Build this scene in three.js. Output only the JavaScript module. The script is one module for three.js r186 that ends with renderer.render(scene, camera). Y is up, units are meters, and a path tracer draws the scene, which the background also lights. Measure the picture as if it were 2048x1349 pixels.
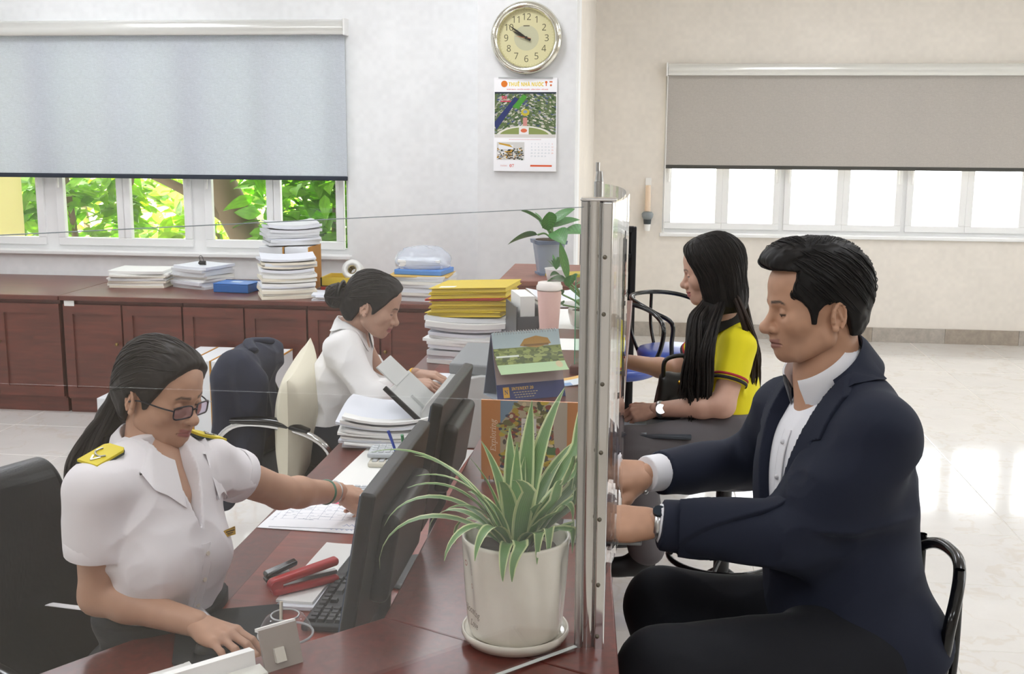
import * as THREE from 'three';
import { RoundedBoxGeometry } from 'three/addons/geometries/RoundedBoxGeometry.js';
import { mergeGeometries, mergeVertices } from 'three/addons/utils/BufferGeometryUtils.js';
import { RectAreaLightUniformsLib } from 'three/addons/lights/RectAreaLightUniformsLib.js';

// ---------- camera, sky, sun, exposure ----------
const scene = new THREE.Scene();
const camera = new THREE.PerspectiveCamera(33.23, 2048 / 1349, 0.05, 200);
camera.position.set(0, 1.75, 0);
camera.rotation.order = 'YXZ';
camera.rotation.set(-0.17977, 0.11519, 0.006);
const renderer = new THREE.WebGLRenderer();
renderer.toneMapping = THREE.LinearToneMapping;
renderer.toneMappingExposure = 1.68;
renderer.shadowMap.enabled = true;
RectAreaLightUniformsLib.init();
scene.background = new THREE.Color(0.93, 0.97, 1.0);
scene.backgroundIntensity = 3.2;
const sun = new THREE.DirectionalLight(0xfff3dc, 12);
sun.position.set(-3, 14, 6);
sun.target.position.set(-2, 0, -10);
sun.castShadow = true;
Object.assign(sun.shadow.camera, { left: -14, right: 14, top: 14, bottom: -14, near: 1, far: 40 });
sun.shadow.mapSize.set(2048, 2048);
scene.add(sun, sun.target);

// ---------- helpers ----------
const V = (a, b, c) => (a.isVector3 ? a.clone() : Array.isArray(a) ? new THREE.Vector3(a[0], a[1], a[2]) : new THREE.Vector3(a, b, c));
function rng(s) { return () => { s = (s + 0x6d2b79f5) | 0; let t = Math.imul(s ^ (s >>> 15), 1 | s); t = (t + Math.imul(t ^ (t >>> 7), 61 | t)) ^ t; return ((t ^ (t >>> 14)) >>> 0) / 4294967296; }; }
const lerp = (a, b, t) => a + (b - a) * t, clamp = (v, a, b) => Math.min(b, Math.max(a, v));
const sstep = (a, b, v) => { const t = clamp((v - a) / (b - a), 0, 1); return t * t * (3 - 2 * t); };
const hash = (x, y, z) => { let h = Math.imul(x, 374761393) ^ Math.imul(y, 668265263) ^ Math.imul(z, 2147483647 ^ 1274126177); h = Math.imul(h ^ (h >>> 13), 1274126177); return ((h ^ (h >>> 16)) >>> 0) / 4294967296; };
function noise(x, y, z) {
  const i = Math.floor(x), j = Math.floor(y), k = Math.floor(z), f = x - i, g = y - j, h = z - k;
  const u = f * f * (3 - 2 * f), v = g * g * (3 - 2 * g), w = h * h * (3 - 2 * h);
  const a = lerp(lerp(hash(i, j, k), hash(i + 1, j, k), u), lerp(hash(i, j + 1, k), hash(i + 1, j + 1, k), u), v);
  const b = lerp(lerp(hash(i, j, k + 1), hash(i + 1, j, k + 1), u), lerp(hash(i, j + 1, k + 1), hash(i + 1, j + 1, k + 1), u), v);
  return lerp(a, b, w) * 2 - 1;
}
const fbm = (x, y, z, o = 3) => { let s = 0, a = 0.5; for (let i = 0; i < o; i++) { s += a * noise(x, y, z); x *= 2.03; y *= 2.03; z *= 2.03; a *= 0.5; } return s; };
// tileable 2-D noise of period n
const tn = (x, y, n, s) => { const i = Math.floor(x), j = Math.floor(y), f = x - i, g = y - j, u = f * f * (3 - 2 * f), v = g * g * (3 - 2 * g), m = (q) => ((q % n) + n) % n; return lerp(lerp(hash(m(i), m(j), s), hash(m(i + 1), m(j), s), u), lerp(hash(m(i), m(j + 1), s), hash(m(i + 1), m(j + 1), s), u), v) * 2 - 1; };
const TX = 1 / 255;
function tex(w, h, fn, srgb = true, repeat) {
  const d = new Uint8Array(w * h * 4);
  for (let y = 0, i = 0; y < h; y++) for (let x = 0; x < w; x++, i += 4) { const c = fn(x / w, y / h); d[i] = clamp(c[0], 0, 255); d[i + 1] = clamp(c[1], 0, 255); d[i + 2] = clamp(c[2], 0, 255); d[i + 3] = 255; }
  const t = new THREE.DataTexture(d, w, h); t.wrapS = t.wrapT = THREE.RepeatWrapping; t.magFilter = THREE.LinearFilter; t.minFilter = THREE.LinearMipmapLinearFilter;
  if (srgb) t.colorSpace = THREE.SRGBColorSpace;
  if (repeat) t.repeat.set(repeat[0], repeat[1]);
  t.needsUpdate = true; return t;
}
function canvasTex(w, h, draw) {
  const c = document.createElement('canvas'); c.width = w; c.height = h; const g = c.getContext('2d'); draw(g, w, h);
  const t = new THREE.CanvasTexture(c); t.colorSpace = THREE.SRGBColorSpace; return t;
}
// letters with their accents drawn as strokes over the plain letter
function vn(g, text, x, y, size, squeeze = 1) {
  g.save(); g.textAlign = 'left'; g.textBaseline = 'alphabetic'; g.translate(x, y); g.scale(squeeze, 1); let w = 0; const chars = []; for (const ch of text) { const d = ch === 'Đ' || ch === 'đ' ? [ch === 'Đ' ? 'D' : 'd', '-'] : [...ch.normalize('NFD')]; chars.push(d); w += g.measureText(d[0]).width; }
  let c = -w / 2; const s = size; g.strokeStyle = g.fillStyle; g.lineWidth = s * 0.09;
  for (const d of chars) { const cw = g.measureText(d[0]).width, up = /[a-zđ]/.test(d[0]) ? 0.62 : 0.84, m = c + cw / 2; g.fillText(d[0], c, 0); let lift = 0; const ln = (...p) => { g.beginPath(); g.moveTo(p[0], p[1]); for (let i = 2; i < p.length; i += 2) g.lineTo(p[i], p[i + 1]); g.stroke(); };
    for (const k of d.slice(1)) { const t = -(up + lift) * s; if (k === '\u0302') { ln(m - s * 0.16, t + s * 0.1, m, t, m + s * 0.16, t + s * 0.1); lift += 0.12; } else if (k === '\u0306') { ln(m - s * 0.14, t, m, t + s * 0.09, m + s * 0.14, t); lift += 0.12; } else if (k === '\u0301') ln(m - s * 0.05, t + s * 0.07, m + s * 0.1, t - s * 0.05); else if (k === '\u0300') ln(m - s * 0.1, t - s * 0.05, m + s * 0.05, t + s * 0.07); else if (k === '\u0309') ln(m - s * 0.06, t - s * 0.04, m + s * 0.06, t, m, t + s * 0.08); else if (k === '\u0303') ln(m - s * 0.14, t + s * 0.04, m - s * 0.05, t - s * 0.02, m + s * 0.05, t + s * 0.04, m + s * 0.14, t - s * 0.02); else if (k === '\u031b') ln(c + cw * 0.84, -up * s * 0.82, c + cw * 1.02, -up * s * 1.0); else if (k === '\u0323') g.fillRect(m - s * 0.05, s * 0.08, s * 0.1, s * 0.1); else if (k === '-') ln(c - s * 0.02, -up * s * 0.45, c + cw * 0.5, -up * s * 0.45); }
    c += cw; }
  g.restore();
}
const mat = (color, roughness = 0.6, o = {}) => new THREE.MeshStandardMaterial({ color, roughness, ...o });
const phys = (color, roughness = 0.6, o = {}) => new THREE.MeshPhysicalMaterial({ color, roughness, ...o });
const used = {};
function numbered(n) { used[n] = (used[n] || 0) + 1; return used[n] === 1 ? n : n + '_' + String(used[n] - 1).padStart(3, '0'); }
function thing(name, label, category, pos, group) {
  const o = new THREE.Group(); o.name = numbered(name); if (pos) o.position.set(pos[0], pos[1], pos[2]); scene.add(o);
  o.userData = { label, category }; if (group) o.userData.group = group; return o;
}
function struct(name, geo, m, o = {}) { const s = geo ? new THREE.Mesh(geo, m) : new THREE.Group(); s.name = name; s.userData = { kind: 'structure', ...o }; s.castShadow = s.receiveShadow = true; scene.add(s); return s; }
// a named part; its geometry lies in the thing's own coordinates
function part(parent, name, geo, m, label, pos) {
  const g = Array.isArray(geo) ? merge(geo) : geo;
  const o = new THREE.Mesh(g, m); o.name = name; o.castShadow = o.receiveShadow = true; if (label) o.userData.label = label; if (pos) o.position.set(pos[0], pos[1], pos[2]);
  parent.add(o); return o;
}
function single(name, label, category, geo, m, pos, group) {
  const o = new THREE.Mesh(Array.isArray(geo) ? merge(geo) : geo, m); o.name = numbered(name); o.castShadow = o.receiveShadow = true; if (pos) o.position.set(pos[0], pos[1], pos[2]);
  o.userData = { label, category }; if (group) o.userData.group = group; scene.add(o); return o;
}
function merge(gs) {
  const col = gs.some((g) => g.attributes.color);
  return mergeGeometries(gs.map((g) => {
    const q = g.index ? g.toNonIndexed() : g.clone();
    for (const k of Object.keys(q.attributes)) if (!['position', 'normal', 'uv', 'color'].includes(k)) q.deleteAttribute(k);
    if (!q.attributes.uv) q.setAttribute('uv', new THREE.BufferAttribute(new Float32Array(q.attributes.position.count * 2), 2));
    if (col && !q.attributes.color) q.setAttribute('color', new THREE.BufferAttribute(new Float32Array(q.attributes.position.count * 3).fill(1), 3));
    q.morphAttributes = {}; return q;
  }));
}
// uv in metres from the dominant axis of every face
function muv(g, swap) {
  const q = g.index ? g.toNonIndexed() : g, p = q.attributes.position, uv = new Float32Array(p.count * 2);
  for (let i = 0; i < p.count; i += 3) {
    const a = V(p.getX(i), p.getY(i), p.getZ(i)), b = V(p.getX(i + 1), p.getY(i + 1), p.getZ(i + 1)), c = V(p.getX(i + 2), p.getY(i + 2), p.getZ(i + 2));
    const n = b.clone().sub(a).cross(c.clone().sub(a)), ax = Math.abs(n.x), ay = Math.abs(n.y), az = Math.abs(n.z);
    [a, b, c].forEach((v, k) => { let u, w; if (ay >= ax && ay >= az) { u = v.x; w = v.z; } else if (ax >= az) { u = v.z; w = v.y; } else { u = v.x; w = v.y; } if (swap) [u, w] = [w, u]; uv[(i + k) * 2] = u; uv[(i + k) * 2 + 1] = w; });
  }
  q.setAttribute('uv', new THREE.BufferAttribute(uv, 2)); return q;
}
const box = (w, h, d, x = 0, y = 0, z = 0, ry = 0) => { const g = new THREE.BoxGeometry(w, h, d); if (ry) g.rotateY(ry); return muv(g.translate(x, y, z)); };
const rbox = (w, h, d, r = 0.004, x = 0, y = 0, z = 0, s = 2) => muv(new RoundedBoxGeometry(w, h, d, s, Math.min(r, w / 2.01, h / 2.01, d / 2.01)).translate(x, y, z));
// box given by its two corners
const bx = (x0, y0, z0, x1, y1, z1) => box(Math.abs(x1 - x0), Math.abs(y1 - y0), Math.abs(z1 - z0), (x0 + x1) / 2, (y0 + y1) / 2, (z0 + z1) / 2);
const cyl = (r0, r1, h, x = 0, y = 0, z = 0, s = 24, open = false) => new THREE.CylinderGeometry(r0, r1, h, s, 1, open).translate(x, y, z);
const sph = (r, x = 0, y = 0, z = 0, a = 20, b = 14) => new THREE.SphereGeometry(r, a, b).translate(x, y, z);
const lathe = (pts, s = 40) => new THREE.LatheGeometry(pts.map((p) => new THREE.Vector2(p[0], p[1])), s);
const curve = (pts, closed = false, t = 0.5) => new THREE.CatmullRomCurve3(pts.map((p) => (p.isVector3 ? p : V(p))), closed, 'catmullrom', t);
const tube = (pts, r, n = 24, s = 8, closed = false) => new THREE.TubeGeometry(curve(pts, closed), n, r, s, closed);
// tube with a radius of its own at every point, round or flattened, closed at the ends
function rope(pts, rad, n = 20, s = 8, flat = 1, up) {
  const c = curve(pts), P = [], N = [], I = [], fr = c.computeFrenetFrames(n, false);
  for (let i = 0; i <= n; i++) {
    const t = i / n, p = c.getPointAt(t), r = typeof rad === 'function' ? rad(t) : rad; let a = fr.normals[i], b = fr.binormals[i];
    if (up) { const T = fr.tangents[i]; a = up.clone().addScaledVector(T, -up.dot(T)).normalize(); b = T.clone().cross(a); }
    for (let j = 0; j < s; j++) { const w = (j / s) * Math.PI * 2, cx = Math.cos(w), sy = Math.sin(w); const q = a.clone().multiplyScalar(cx * r * flat).addScaledVector(b, sy * r); P.push(p.x + q.x, p.y + q.y, p.z + q.z); const m = a.clone().multiplyScalar(cx / Math.max(flat, 0.05)).addScaledVector(b, sy).normalize(); N.push(m.x, m.y, m.z); }
  }
  for (let i = 0; i < n; i++) for (let j = 0; j < s; j++) { const k = (j + 1) % s, a = i * s + j, b = i * s + k; I.push(a, b, a + s, b, b + s, a + s); }
  for (const e of [0, n]) { const m = P.length / 3, p = c.getPoint(e / n), T = fr.tangents[e]; P.push(p.x, p.y, p.z); N.push(T.x * (e ? 1 : -1), T.y * (e ? 1 : -1), T.z * (e ? 1 : -1)); for (let j = 0; j < s; j++) { const k = (j + 1) % s; e ? I.push(m, e * s + j, e * s + k) : I.push(m, k, j); } }
  const g = new THREE.BufferGeometry(); g.setAttribute('position', new THREE.Float32BufferAttribute(P, 3)); g.setAttribute('normal', new THREE.Float32BufferAttribute(N, 3)); g.setIndex(I); return g;
}
function extr(shape, depth, bevel = 0, seg = 8) { return new THREE.ExtrudeGeometry(shape, { depth, bevelEnabled: bevel > 0, bevelThickness: bevel, bevelSize: bevel, bevelSegments: 2, curveSegments: seg }); }
const poly = (pts) => { const s = new THREE.Shape(); pts.forEach((p, i) => (i ? s.lineTo(p[0], p[1]) : s.moveTo(p[0], p[1]))); return s; };
const rrect = (w, h, r) => { const s = new THREE.Shape(), x = w / 2, y = h / 2; s.moveTo(-x + r, -y); s.lineTo(x - r, -y); s.quadraticCurveTo(x, -y, x, -y + r); s.lineTo(x, y - r); s.quadraticCurveTo(x, y, x - r, y); s.lineTo(-x + r, y); s.quadraticCurveTo(-x, y, -x, y - r); s.lineTo(-x, -y + r); s.quadraticCurveTo(-x, -y, -x + r, -y); return s; };
// horizontal slab with an outline in x, z
const slab = (pts, y0, y1, bevel = 0) => { const g = extr(poly(pts.map(([x, z]) => [x, -z])), y1 - y0 - 2 * bevel, bevel); g.rotateX(-Math.PI / 2); return muv(g.translate(0, y0 + bevel, 0)); };
const at = (g, x, y, z, rx = 0, ry = 0, rz = 0) => g.applyMatrix4(new THREE.Matrix4().makeRotationFromEuler(new THREE.Euler(rx, ry, rz, 'YXZ')).setPosition(x, y, z));
const along = (a, b) => new THREE.Quaternion().setFromUnitVectors(V(0, 1, 0), V(b).sub(V(a)).normalize());
const rod = (a, b, r0, r1 = r0, s = 12) => { const L = V(a).distanceTo(V(b)); return new THREE.CylinderGeometry(r1, r0, L, s).translate(0, L / 2, 0).applyQuaternion(along(a, b)).translate(a[0], a[1], a[2]); };
function bend(g, fn) { const p = g.attributes.position; for (let i = 0; i < p.count; i++) { const q = fn(p.getX(i), p.getY(i), p.getZ(i)); p.setXYZ(i, q[0], q[1], q[2]); } g.computeVertexNormals(); return g; }

// ---------- materials ----------
const woodTex = (r, g, b, amp, s) => tex(256, 256, (u, v) => { const n = tn(u * 6, v * 64, 64, s) * 0.5 + tn(u * 3, v * 24, 24, s + 1) * 0.6 + tn(u * 16, v * 128, 128, s + 2) * 0.35, m = tn(u * 4, v * 4, 4, s + 3) * 0.4; const k = 1 + amp * (n + m); return [r * k, g * k, b * k]; });
const speckTex = (r, g, b, amp, s) => tex(256, 256, (u, v) => { const n = tn(u * 128, v * 128, 128, s) * 0.6 + tn(u * 60, v * 60, 60, s + 1) * 0.5 + tn(u * 5, v * 5, 5, s + 2) * 0.5; const k = 1 + amp * n; return [r * k, g * k, b * k]; });
const wood = { cabinet: phys(0xffffff, 0.42, { map: woodTex(104, 53, 43, 0.14, 3), clearcoat: 0.25, clearcoatRoughness: 0.3 }), desk: phys(0xffffff, 0.34, { map: woodTex(138, 60, 46, 0.13, 9), clearcoat: 0.35, clearcoatRoughness: 0.22 }), counter: phys(0xffffff, 0.36, { map: speckTex(98, 41, 32, 0.14, 14), clearcoat: 0.3, clearcoatRoughness: 0.2 }) };
for (const k in wood) wood[k].map.repeat.set(1.6, 1.6);
const M = {
  white: mat(0xf4f3f0, 0.55), pvc: mat(0xf6f6f5, 0.35), chrome: mat(0xd8d8d8, 0.1, { metalness: 1 }), steel: mat(0xbcbcbc, 0.28, { metalness: 1 }), black: mat(0x131416, 0.45), blackGloss: mat(0x0b0b0d, 0.18),
  glass: phys(0xffffff, 0, { transmission: 1, thickness: 0, ior: 1.5 }), paper: mat(0xf3f3ef, 0.8), paperWarm: mat(0xece4cf, 0.8), grey: mat(0xb9bbba, 0.5), gold: mat(0xd4a83c, 0.3, { metalness: 1 }),
};
// ---------- the room ----------
const plaster = (r, g, b, s) => mat(0xffffff, 0.85, { map: tex(128, 128, (u, v) => { const k = 1 + 0.012 * tn(u * 32, v * 32, 32, s) + 0.012 * tn(u * 6, v * 6, 6, s + 1); return [r * k, g * k, b * k]; }) });
const wallWhite = plaster(246, 247, 247, 21), wallCream = plaster(238, 231, 221, 24), ceilM = mat(0xf0eeea, 0.9);
const H = 3.3, ZL = -7.45, ZR = -9.8, XP0 = -1.06, XP1 = -0.44, ZP = -7.2, XW = -6.2, XE = 5.6, ZF = 3.4;
const stone = mat(0xffffff, 0.4, { map: tex(128, 128, (u, v) => { const n = tn(u * 12, v * 12, 12, 31) * 0.5 + tn(u * 40, v * 40, 40, 32) * 0.4; const k = 1 + 0.08 * n; return [178 * k, 170 * k, 160 * k]; }) });
stone.map.repeat.set(2, 2);
const tileTex = (s) => tex(256, 256, (u, v) => { const w = fbm(u * 6 + s, v * 6, s, 4), q = Math.abs(fbm(u * 3 + 7, v * 5 + w * 1.4, s + 4, 4)); const vein = 1 - sstep(0, 0.1, q), k = 1 + 0.018 * w; return [233 * k - 5 * vein, 230 * k - 8 * vein, 225 * k - 12 * vein]; });
const tileM = [0, 1, 2].map((i) => phys(0xffffff, 0.1, { map: tileTex(i * 9 + 2), clearcoat: 0.5, clearcoatRoughness: 0.04 }));
const floor = struct('floor', bx(XW, -0.2, ZF, XE, -0.0015, ZR - 0.2), mat(0xcfc8bc, 0.3));
{ // polished floor tiles, 60 cm, each its own piece
  const T = 0.6, e = 0.0012, b = 0.0025, h = T / 2 - e, P = [], q = [[-h, -h], [h, -h], [h, h], [-h, h]], t = h - b;
  const pts = [...q.map(([x, z]) => [x, -0.004, z]), ...q.map(([x, z]) => [(x / h) * h, -0.0014, (z / h) * h]), ...q.map(([x, z]) => [(x / h) * t, 0, (z / h) * t])];
  const quad = (a, c, d, f) => { for (const k of [a, d, c, a, f, d]) P.push(...pts[k]); };
  for (let i = 0; i < 4; i++) { const j = (i + 1) % 4; quad(i + 4, j + 4, j + 8, i + 8); quad(i, j, j + 4, i + 4); }
  quad(8, 9, 10, 11);
  const g = new THREE.BufferGeometry(); g.setAttribute('position', new THREE.Float32BufferAttribute(P, 3)); g.computeVertexNormals();
  const gt = muv(g); { const uv = gt.attributes.uv; for (let i = 0; i < uv.count; i++) uv.setXY(i, uv.getX(i) / T + 0.5, uv.getY(i) / T + 0.5); }
  const r = rng(5);
  for (let z = ZR + 0.3; z < 0; z += T) for (let x = -4.62; x < 4; x += T) { const m = part(floor, 'tile', gt, tileM[(r() * 3) | 0]); m.position.set(x, 0, z); m.rotation.y = ((r() * 4) | 0) * Math.PI / 2; }
}
struct('ceiling', bx(XW - 0.2, H, ZF + 0.2, XE + 0.2, H + 0.2, ZR - 0.2), ceilM);
// a wall along x at depth z0 (inner face) with rectangular openings [x0, x1, y0, y1]
function wallX(name, x0, x1, z0, z1, m, holes = []) {
  const gs = []; let c = x0;
  for (const [a, b, y0, y1] of holes) { gs.push(bx(c, 0, z0, a, H, z1), bx(a, 0, z0, b, y0, z1), bx(a, y1, z0, b, H, z1)); c = b; }
  gs.push(bx(c, 0, z0, x1, H, z1)); return struct(name, merge(gs), m);
}
const W1 = { x0: -5.19, n: 3, pitch: 1.072, y0: 0.9, y1: 2.4, z: ZL }, W2 = { x0: 0.155, n: 4, pitch: 1.005, y0: 0.885, y1: 2.26, z: ZR };
for (const w of [W1, W2]) w.x1 = w.x0 + w.n * w.pitch;
wallX('wall_back_left', XW, XP1, ZL, ZL - 0.22, wallWhite, [[W1.x0, W1.x1, W1.y0, W1.y1]]);
struct('wall_pillar', bx(XP0, 0, ZP, XP1, H, ZL), plaster(234, 234, 234, 27));
struct('wall_return', bx(XP1 - 0.22, 0, ZL - 0.22, XP1, H, ZR - 0.2), wallCream);
wallX('wall_back_right', XP1, XE, ZR, ZR - 0.22, wallCream, [[W2.x0, W2.x1, W2.y0, W2.y1]]);
struct('wall_left', bx(XW - 0.2, 0, ZF, XW, H, ZL - 0.22), wallWhite);
struct('wall_front', bx(XW - 0.2, 0, ZF, XE + 0.2, H, ZF + 0.2), wallCream);
{ // right-hand wall with its own windows beside the camera
  const gs = [], hz = [[-8.6, -6.2], [-5.2, -2.8]]; let c = ZR - 0.2;
  for (const [a, b] of hz) { gs.push(bx(XE, 0, c, XE + 0.22, H, a), bx(XE, 0, a, XE + 0.22, 0.9, b), bx(XE, 2.3, a, XE + 0.22, H, b)); c = b; }
  gs.push(bx(XE, 0, c, XE + 0.22, H, ZF)); struct('wall_right', merge(gs), wallCream);
  hz.forEach(([a, b], i) => {
    const w = struct('window_' + (i + 3)); const f = [bx(XE + 0.08, 0.9, a, XE + 0.14, 0.97, b), bx(XE + 0.08, 2.23, a, XE + 0.14, 2.3, b)];
    const n = 4; for (let k = 0; k <= n; k++) { const z = lerp(a, b, k / n); f.push(bx(XE + 0.08, 0.97, z - 0.04, XE + 0.14, 2.23, z + 0.04)); }
    part(w, 'frame', f, M.pvc); for (let k = 0; k < n; k++) part(w, 'pane', bx(XE + 0.108, 0.96, lerp(a, b, k / n) + 0.03, XE + 0.112, 2.24, lerp(a, b, (k + 1) / n) - 0.03), M.glass);
  });
}
// skirting of grey stone pieces along the far right wall
{
  const b = struct('baseboard_right'); let x = XP1, i = 0; const sk = [stone, stone.clone()]; sk[1].color.set(0xeee8e2);
  while (x < XE) { const L = 0.6; part(b, 'stone_strip', bx(x + 0.0015, 0, ZR, Math.min(x + L, XE) - 0.0015, 0.125, ZR + 0.014), sk[i++ % 2]); x += L; }
}
// casement windows in white plastic: pairs of sashes in a fixed frame
function windowPairs(name, w, glassW, mid) {
  const g = struct(name), { x0, x1, y0, y1, z } = w, zf = z - 0.1, fr = [];
  fr.push(bx(x0, y0, zf - 0.03, x1, y0 + 0.055, zf + 0.03), bx(x0, y1 - 0.05, zf - 0.03, x1, y1, zf + 0.03));
  for (let k = 0; k <= w.n; k++) { const x = x0 + k * w.pitch, hw = k && k < w.n ? 0.055 : 0.03; fr.push(bx(clamp(x - hw, x0, x1), y0 + 0.055, zf - 0.03, clamp(x + hw, x0, x1), y1 - 0.05, zf + 0.03)); }
  part(g, 'frame', fr, M.pvc);
  part(g, 'sill', rbox(x1 - x0 + 0.04, 0.03, 0.2, 0.008, (x0 + x1) / 2, y0 + 0.005, z - 0.06), M.pvc);
  const sash = (xa, xb, hs) => {
    const s = 0.055, t = 0.022, zs = zf + 0.03, ya = y0 + 0.05, yb = y1 - 0.045, gs = [];
    gs.push(rbox(xb - xa, s, t * 2, 0.006, (xa + xb) / 2, ya + s / 2, zs), rbox(xb - xa, s, t * 2, 0.006, (xa + xb) / 2, yb - s / 2, zs), rbox(s, yb - ya - 2 * s, t * 2 - 0.001, 0.004, xa + s / 2, (ya + yb) / 2, zs), rbox(s, yb - ya - 2 * s, t * 2 - 0.001, 0.004, xb - s / 2, (ya + yb) / 2, zs));
    const o = part(g, 'sash', gs, M.pvc);
    part(o, 'pane', bx(xa + s - 0.01, ya + s - 0.01, zs - 0.002, xb - s + 0.01, yb - s + 0.01, zs + 0.002), M.glass);
    const hx = hs > 0 ? xb - 0.03 : xa + 0.03, hy = y0 + 0.56; part(o, 'handle', [rbox(0.026, 0.07, 0.012, 0.004, hx, hy, zs + 0.026), rbox(0.018, 0.12, 0.014, 0.005, hx, hy - 0.05, zs + 0.045), bx(hx - 0.008, hy - 0.01, zs + 0.02, hx + 0.008, hy + 0.01, zs + 0.04)], M.white);
  };
  for (let k = 0; k < w.n; k++) { const c = x0 + (k + 0.5) * w.pitch, d = glassW + 0.11; sash(c - mid / 2 - d + 0.055, c - mid / 2 + 0.055, -1); sash(c + mid / 2 - 0.055, c + mid / 2 + d - 0.055, 1); }
}
windowPairs('window_1', W1, 0.385, 0.1); windowPairs('window_2', W2, 0.375, 0.11);
// ceiling lamps: square diffuser panels
{
  const spots = [[-3.6, -6.2], [-3.6, -3], [-1.2, -6.2], [-1.2, -3], [1.4, -7.8], [1.4, -5.2], [1.4, -2.6], [-3.6, -0.4], [-1.2, -0.4], [1.4, 0.2], [3.8, -6.5], [3.8, -2.6], [0, 2.2], [-5.1, -4.6], [-2.4, -4.6]];  // final pair of panels is added, out of view, to brighten the left floor
  const glow = mat(0xffffff, 0.6, { emissive: 0xf6f9ff, emissiveIntensity: 4 });
  spots.forEach(([x, z], i) => {
    const t = thing('ceiling_lamp', 'square white panel lamp on the ceiling', 'lamp', [x, H, z], 'ceiling panel lamps');
    part(t, 'frame', [bx(-0.31, -0.035, -0.31, 0.31, 0, -0.29), bx(-0.31, -0.035, 0.29, 0.31, 0, 0.31), bx(-0.31, -0.035, -0.29, -0.29, 0, 0.29), bx(0.29, -0.035, -0.29, 0.31, 0, 0.29)], M.white);
    part(t, 'diffuser', bx(-0.29, -0.03, -0.29, 0.29, -0.005, 0.29), glow);
    const l = new THREE.RectAreaLight(0xf6f9ff, 7, 0.56, 0.56); l.position.set(0, -0.034, 0); l.rotation.x = -Math.PI / 2; t.add(l);
  });
}
// roller blinds
function blind(name, label, x0, x1, yTop, yBot, z, color, transmission, rail, sideCord) {
  const t = thing(name, label, 'blind', [0, 0, z]); const fab = phys(0xffffff, 0.95, { transmission, thickness: 0, map: tex(64, 64, (u, v) => { const k = 1 + 0.03 * tn(u * 64, v * 64, 64, 51) + 0.02 * tn(u * 8, v * 64, 64, 52); return color.map((c) => c * k); }) });
  fab.map.repeat.set(6, 6);
  const hs = new THREE.Shape(); hs.moveTo(0, 0); hs.lineTo(0.085, 0); hs.quadraticCurveTo(0.1, 0.02, 0.098, 0.05); hs.quadraticCurveTo(0.09, 0.095, 0.05, 0.098); hs.lineTo(0, 0.098); hs.lineTo(0, 0);
  const hg = extr(hs, x1 - x0 - 0.02, 0); hg.rotateY(-Math.PI / 2); hg.translate(x1 - 0.01, yTop - 0.098, 0);
  part(t, 'housing', hg, mat(0xe9e9e4, 0.22, { metalness: 0.35 }));
  for (const x of [x0, x1]) part(t, 'end_cap', rbox(0.014, 0.108, 0.108, 0.004, x, yTop - 0.049, 0.052), M.white);
  part(t, 'fabric', bx(x0 + 0.012, yBot + 0.02, 0.036, x1 - 0.012, yTop - 0.06, 0.0385), fab);
  part(t, 'bottom_rail', rbox(x1 - x0 - 0.02, 0.03, 0.016, 0.006, (x0 + x1) / 2, yBot + 0.012, 0.037), mat(rail, 0.5));
  if (sideCord) part(t, 'cord', [rod([sideCord, yTop - 0.1, 0.03], [sideCord, yBot - 0.55, 0.03], 0.004), rod([sideCord, yTop - 0.1, 0.05], [sideCord, yBot - 0.55, 0.05], 0.004)], M.white);
  return t;
}
blind('roller_blind', 'pale blue-grey roller blind with dark bottom rail over the garden window', -5.3, -1.955, 2.462, 1.425, ZL, [228, 232, 238], 0.45, 0x2b3340, 0);
blind('roller_blind', 'beige-grey roller blind over the bright window behind the suited man', 0.16, 4.25, 2.318, 1.455, ZR, [196, 190, 183], 0.14, 0x45443f, 0.168);
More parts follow.
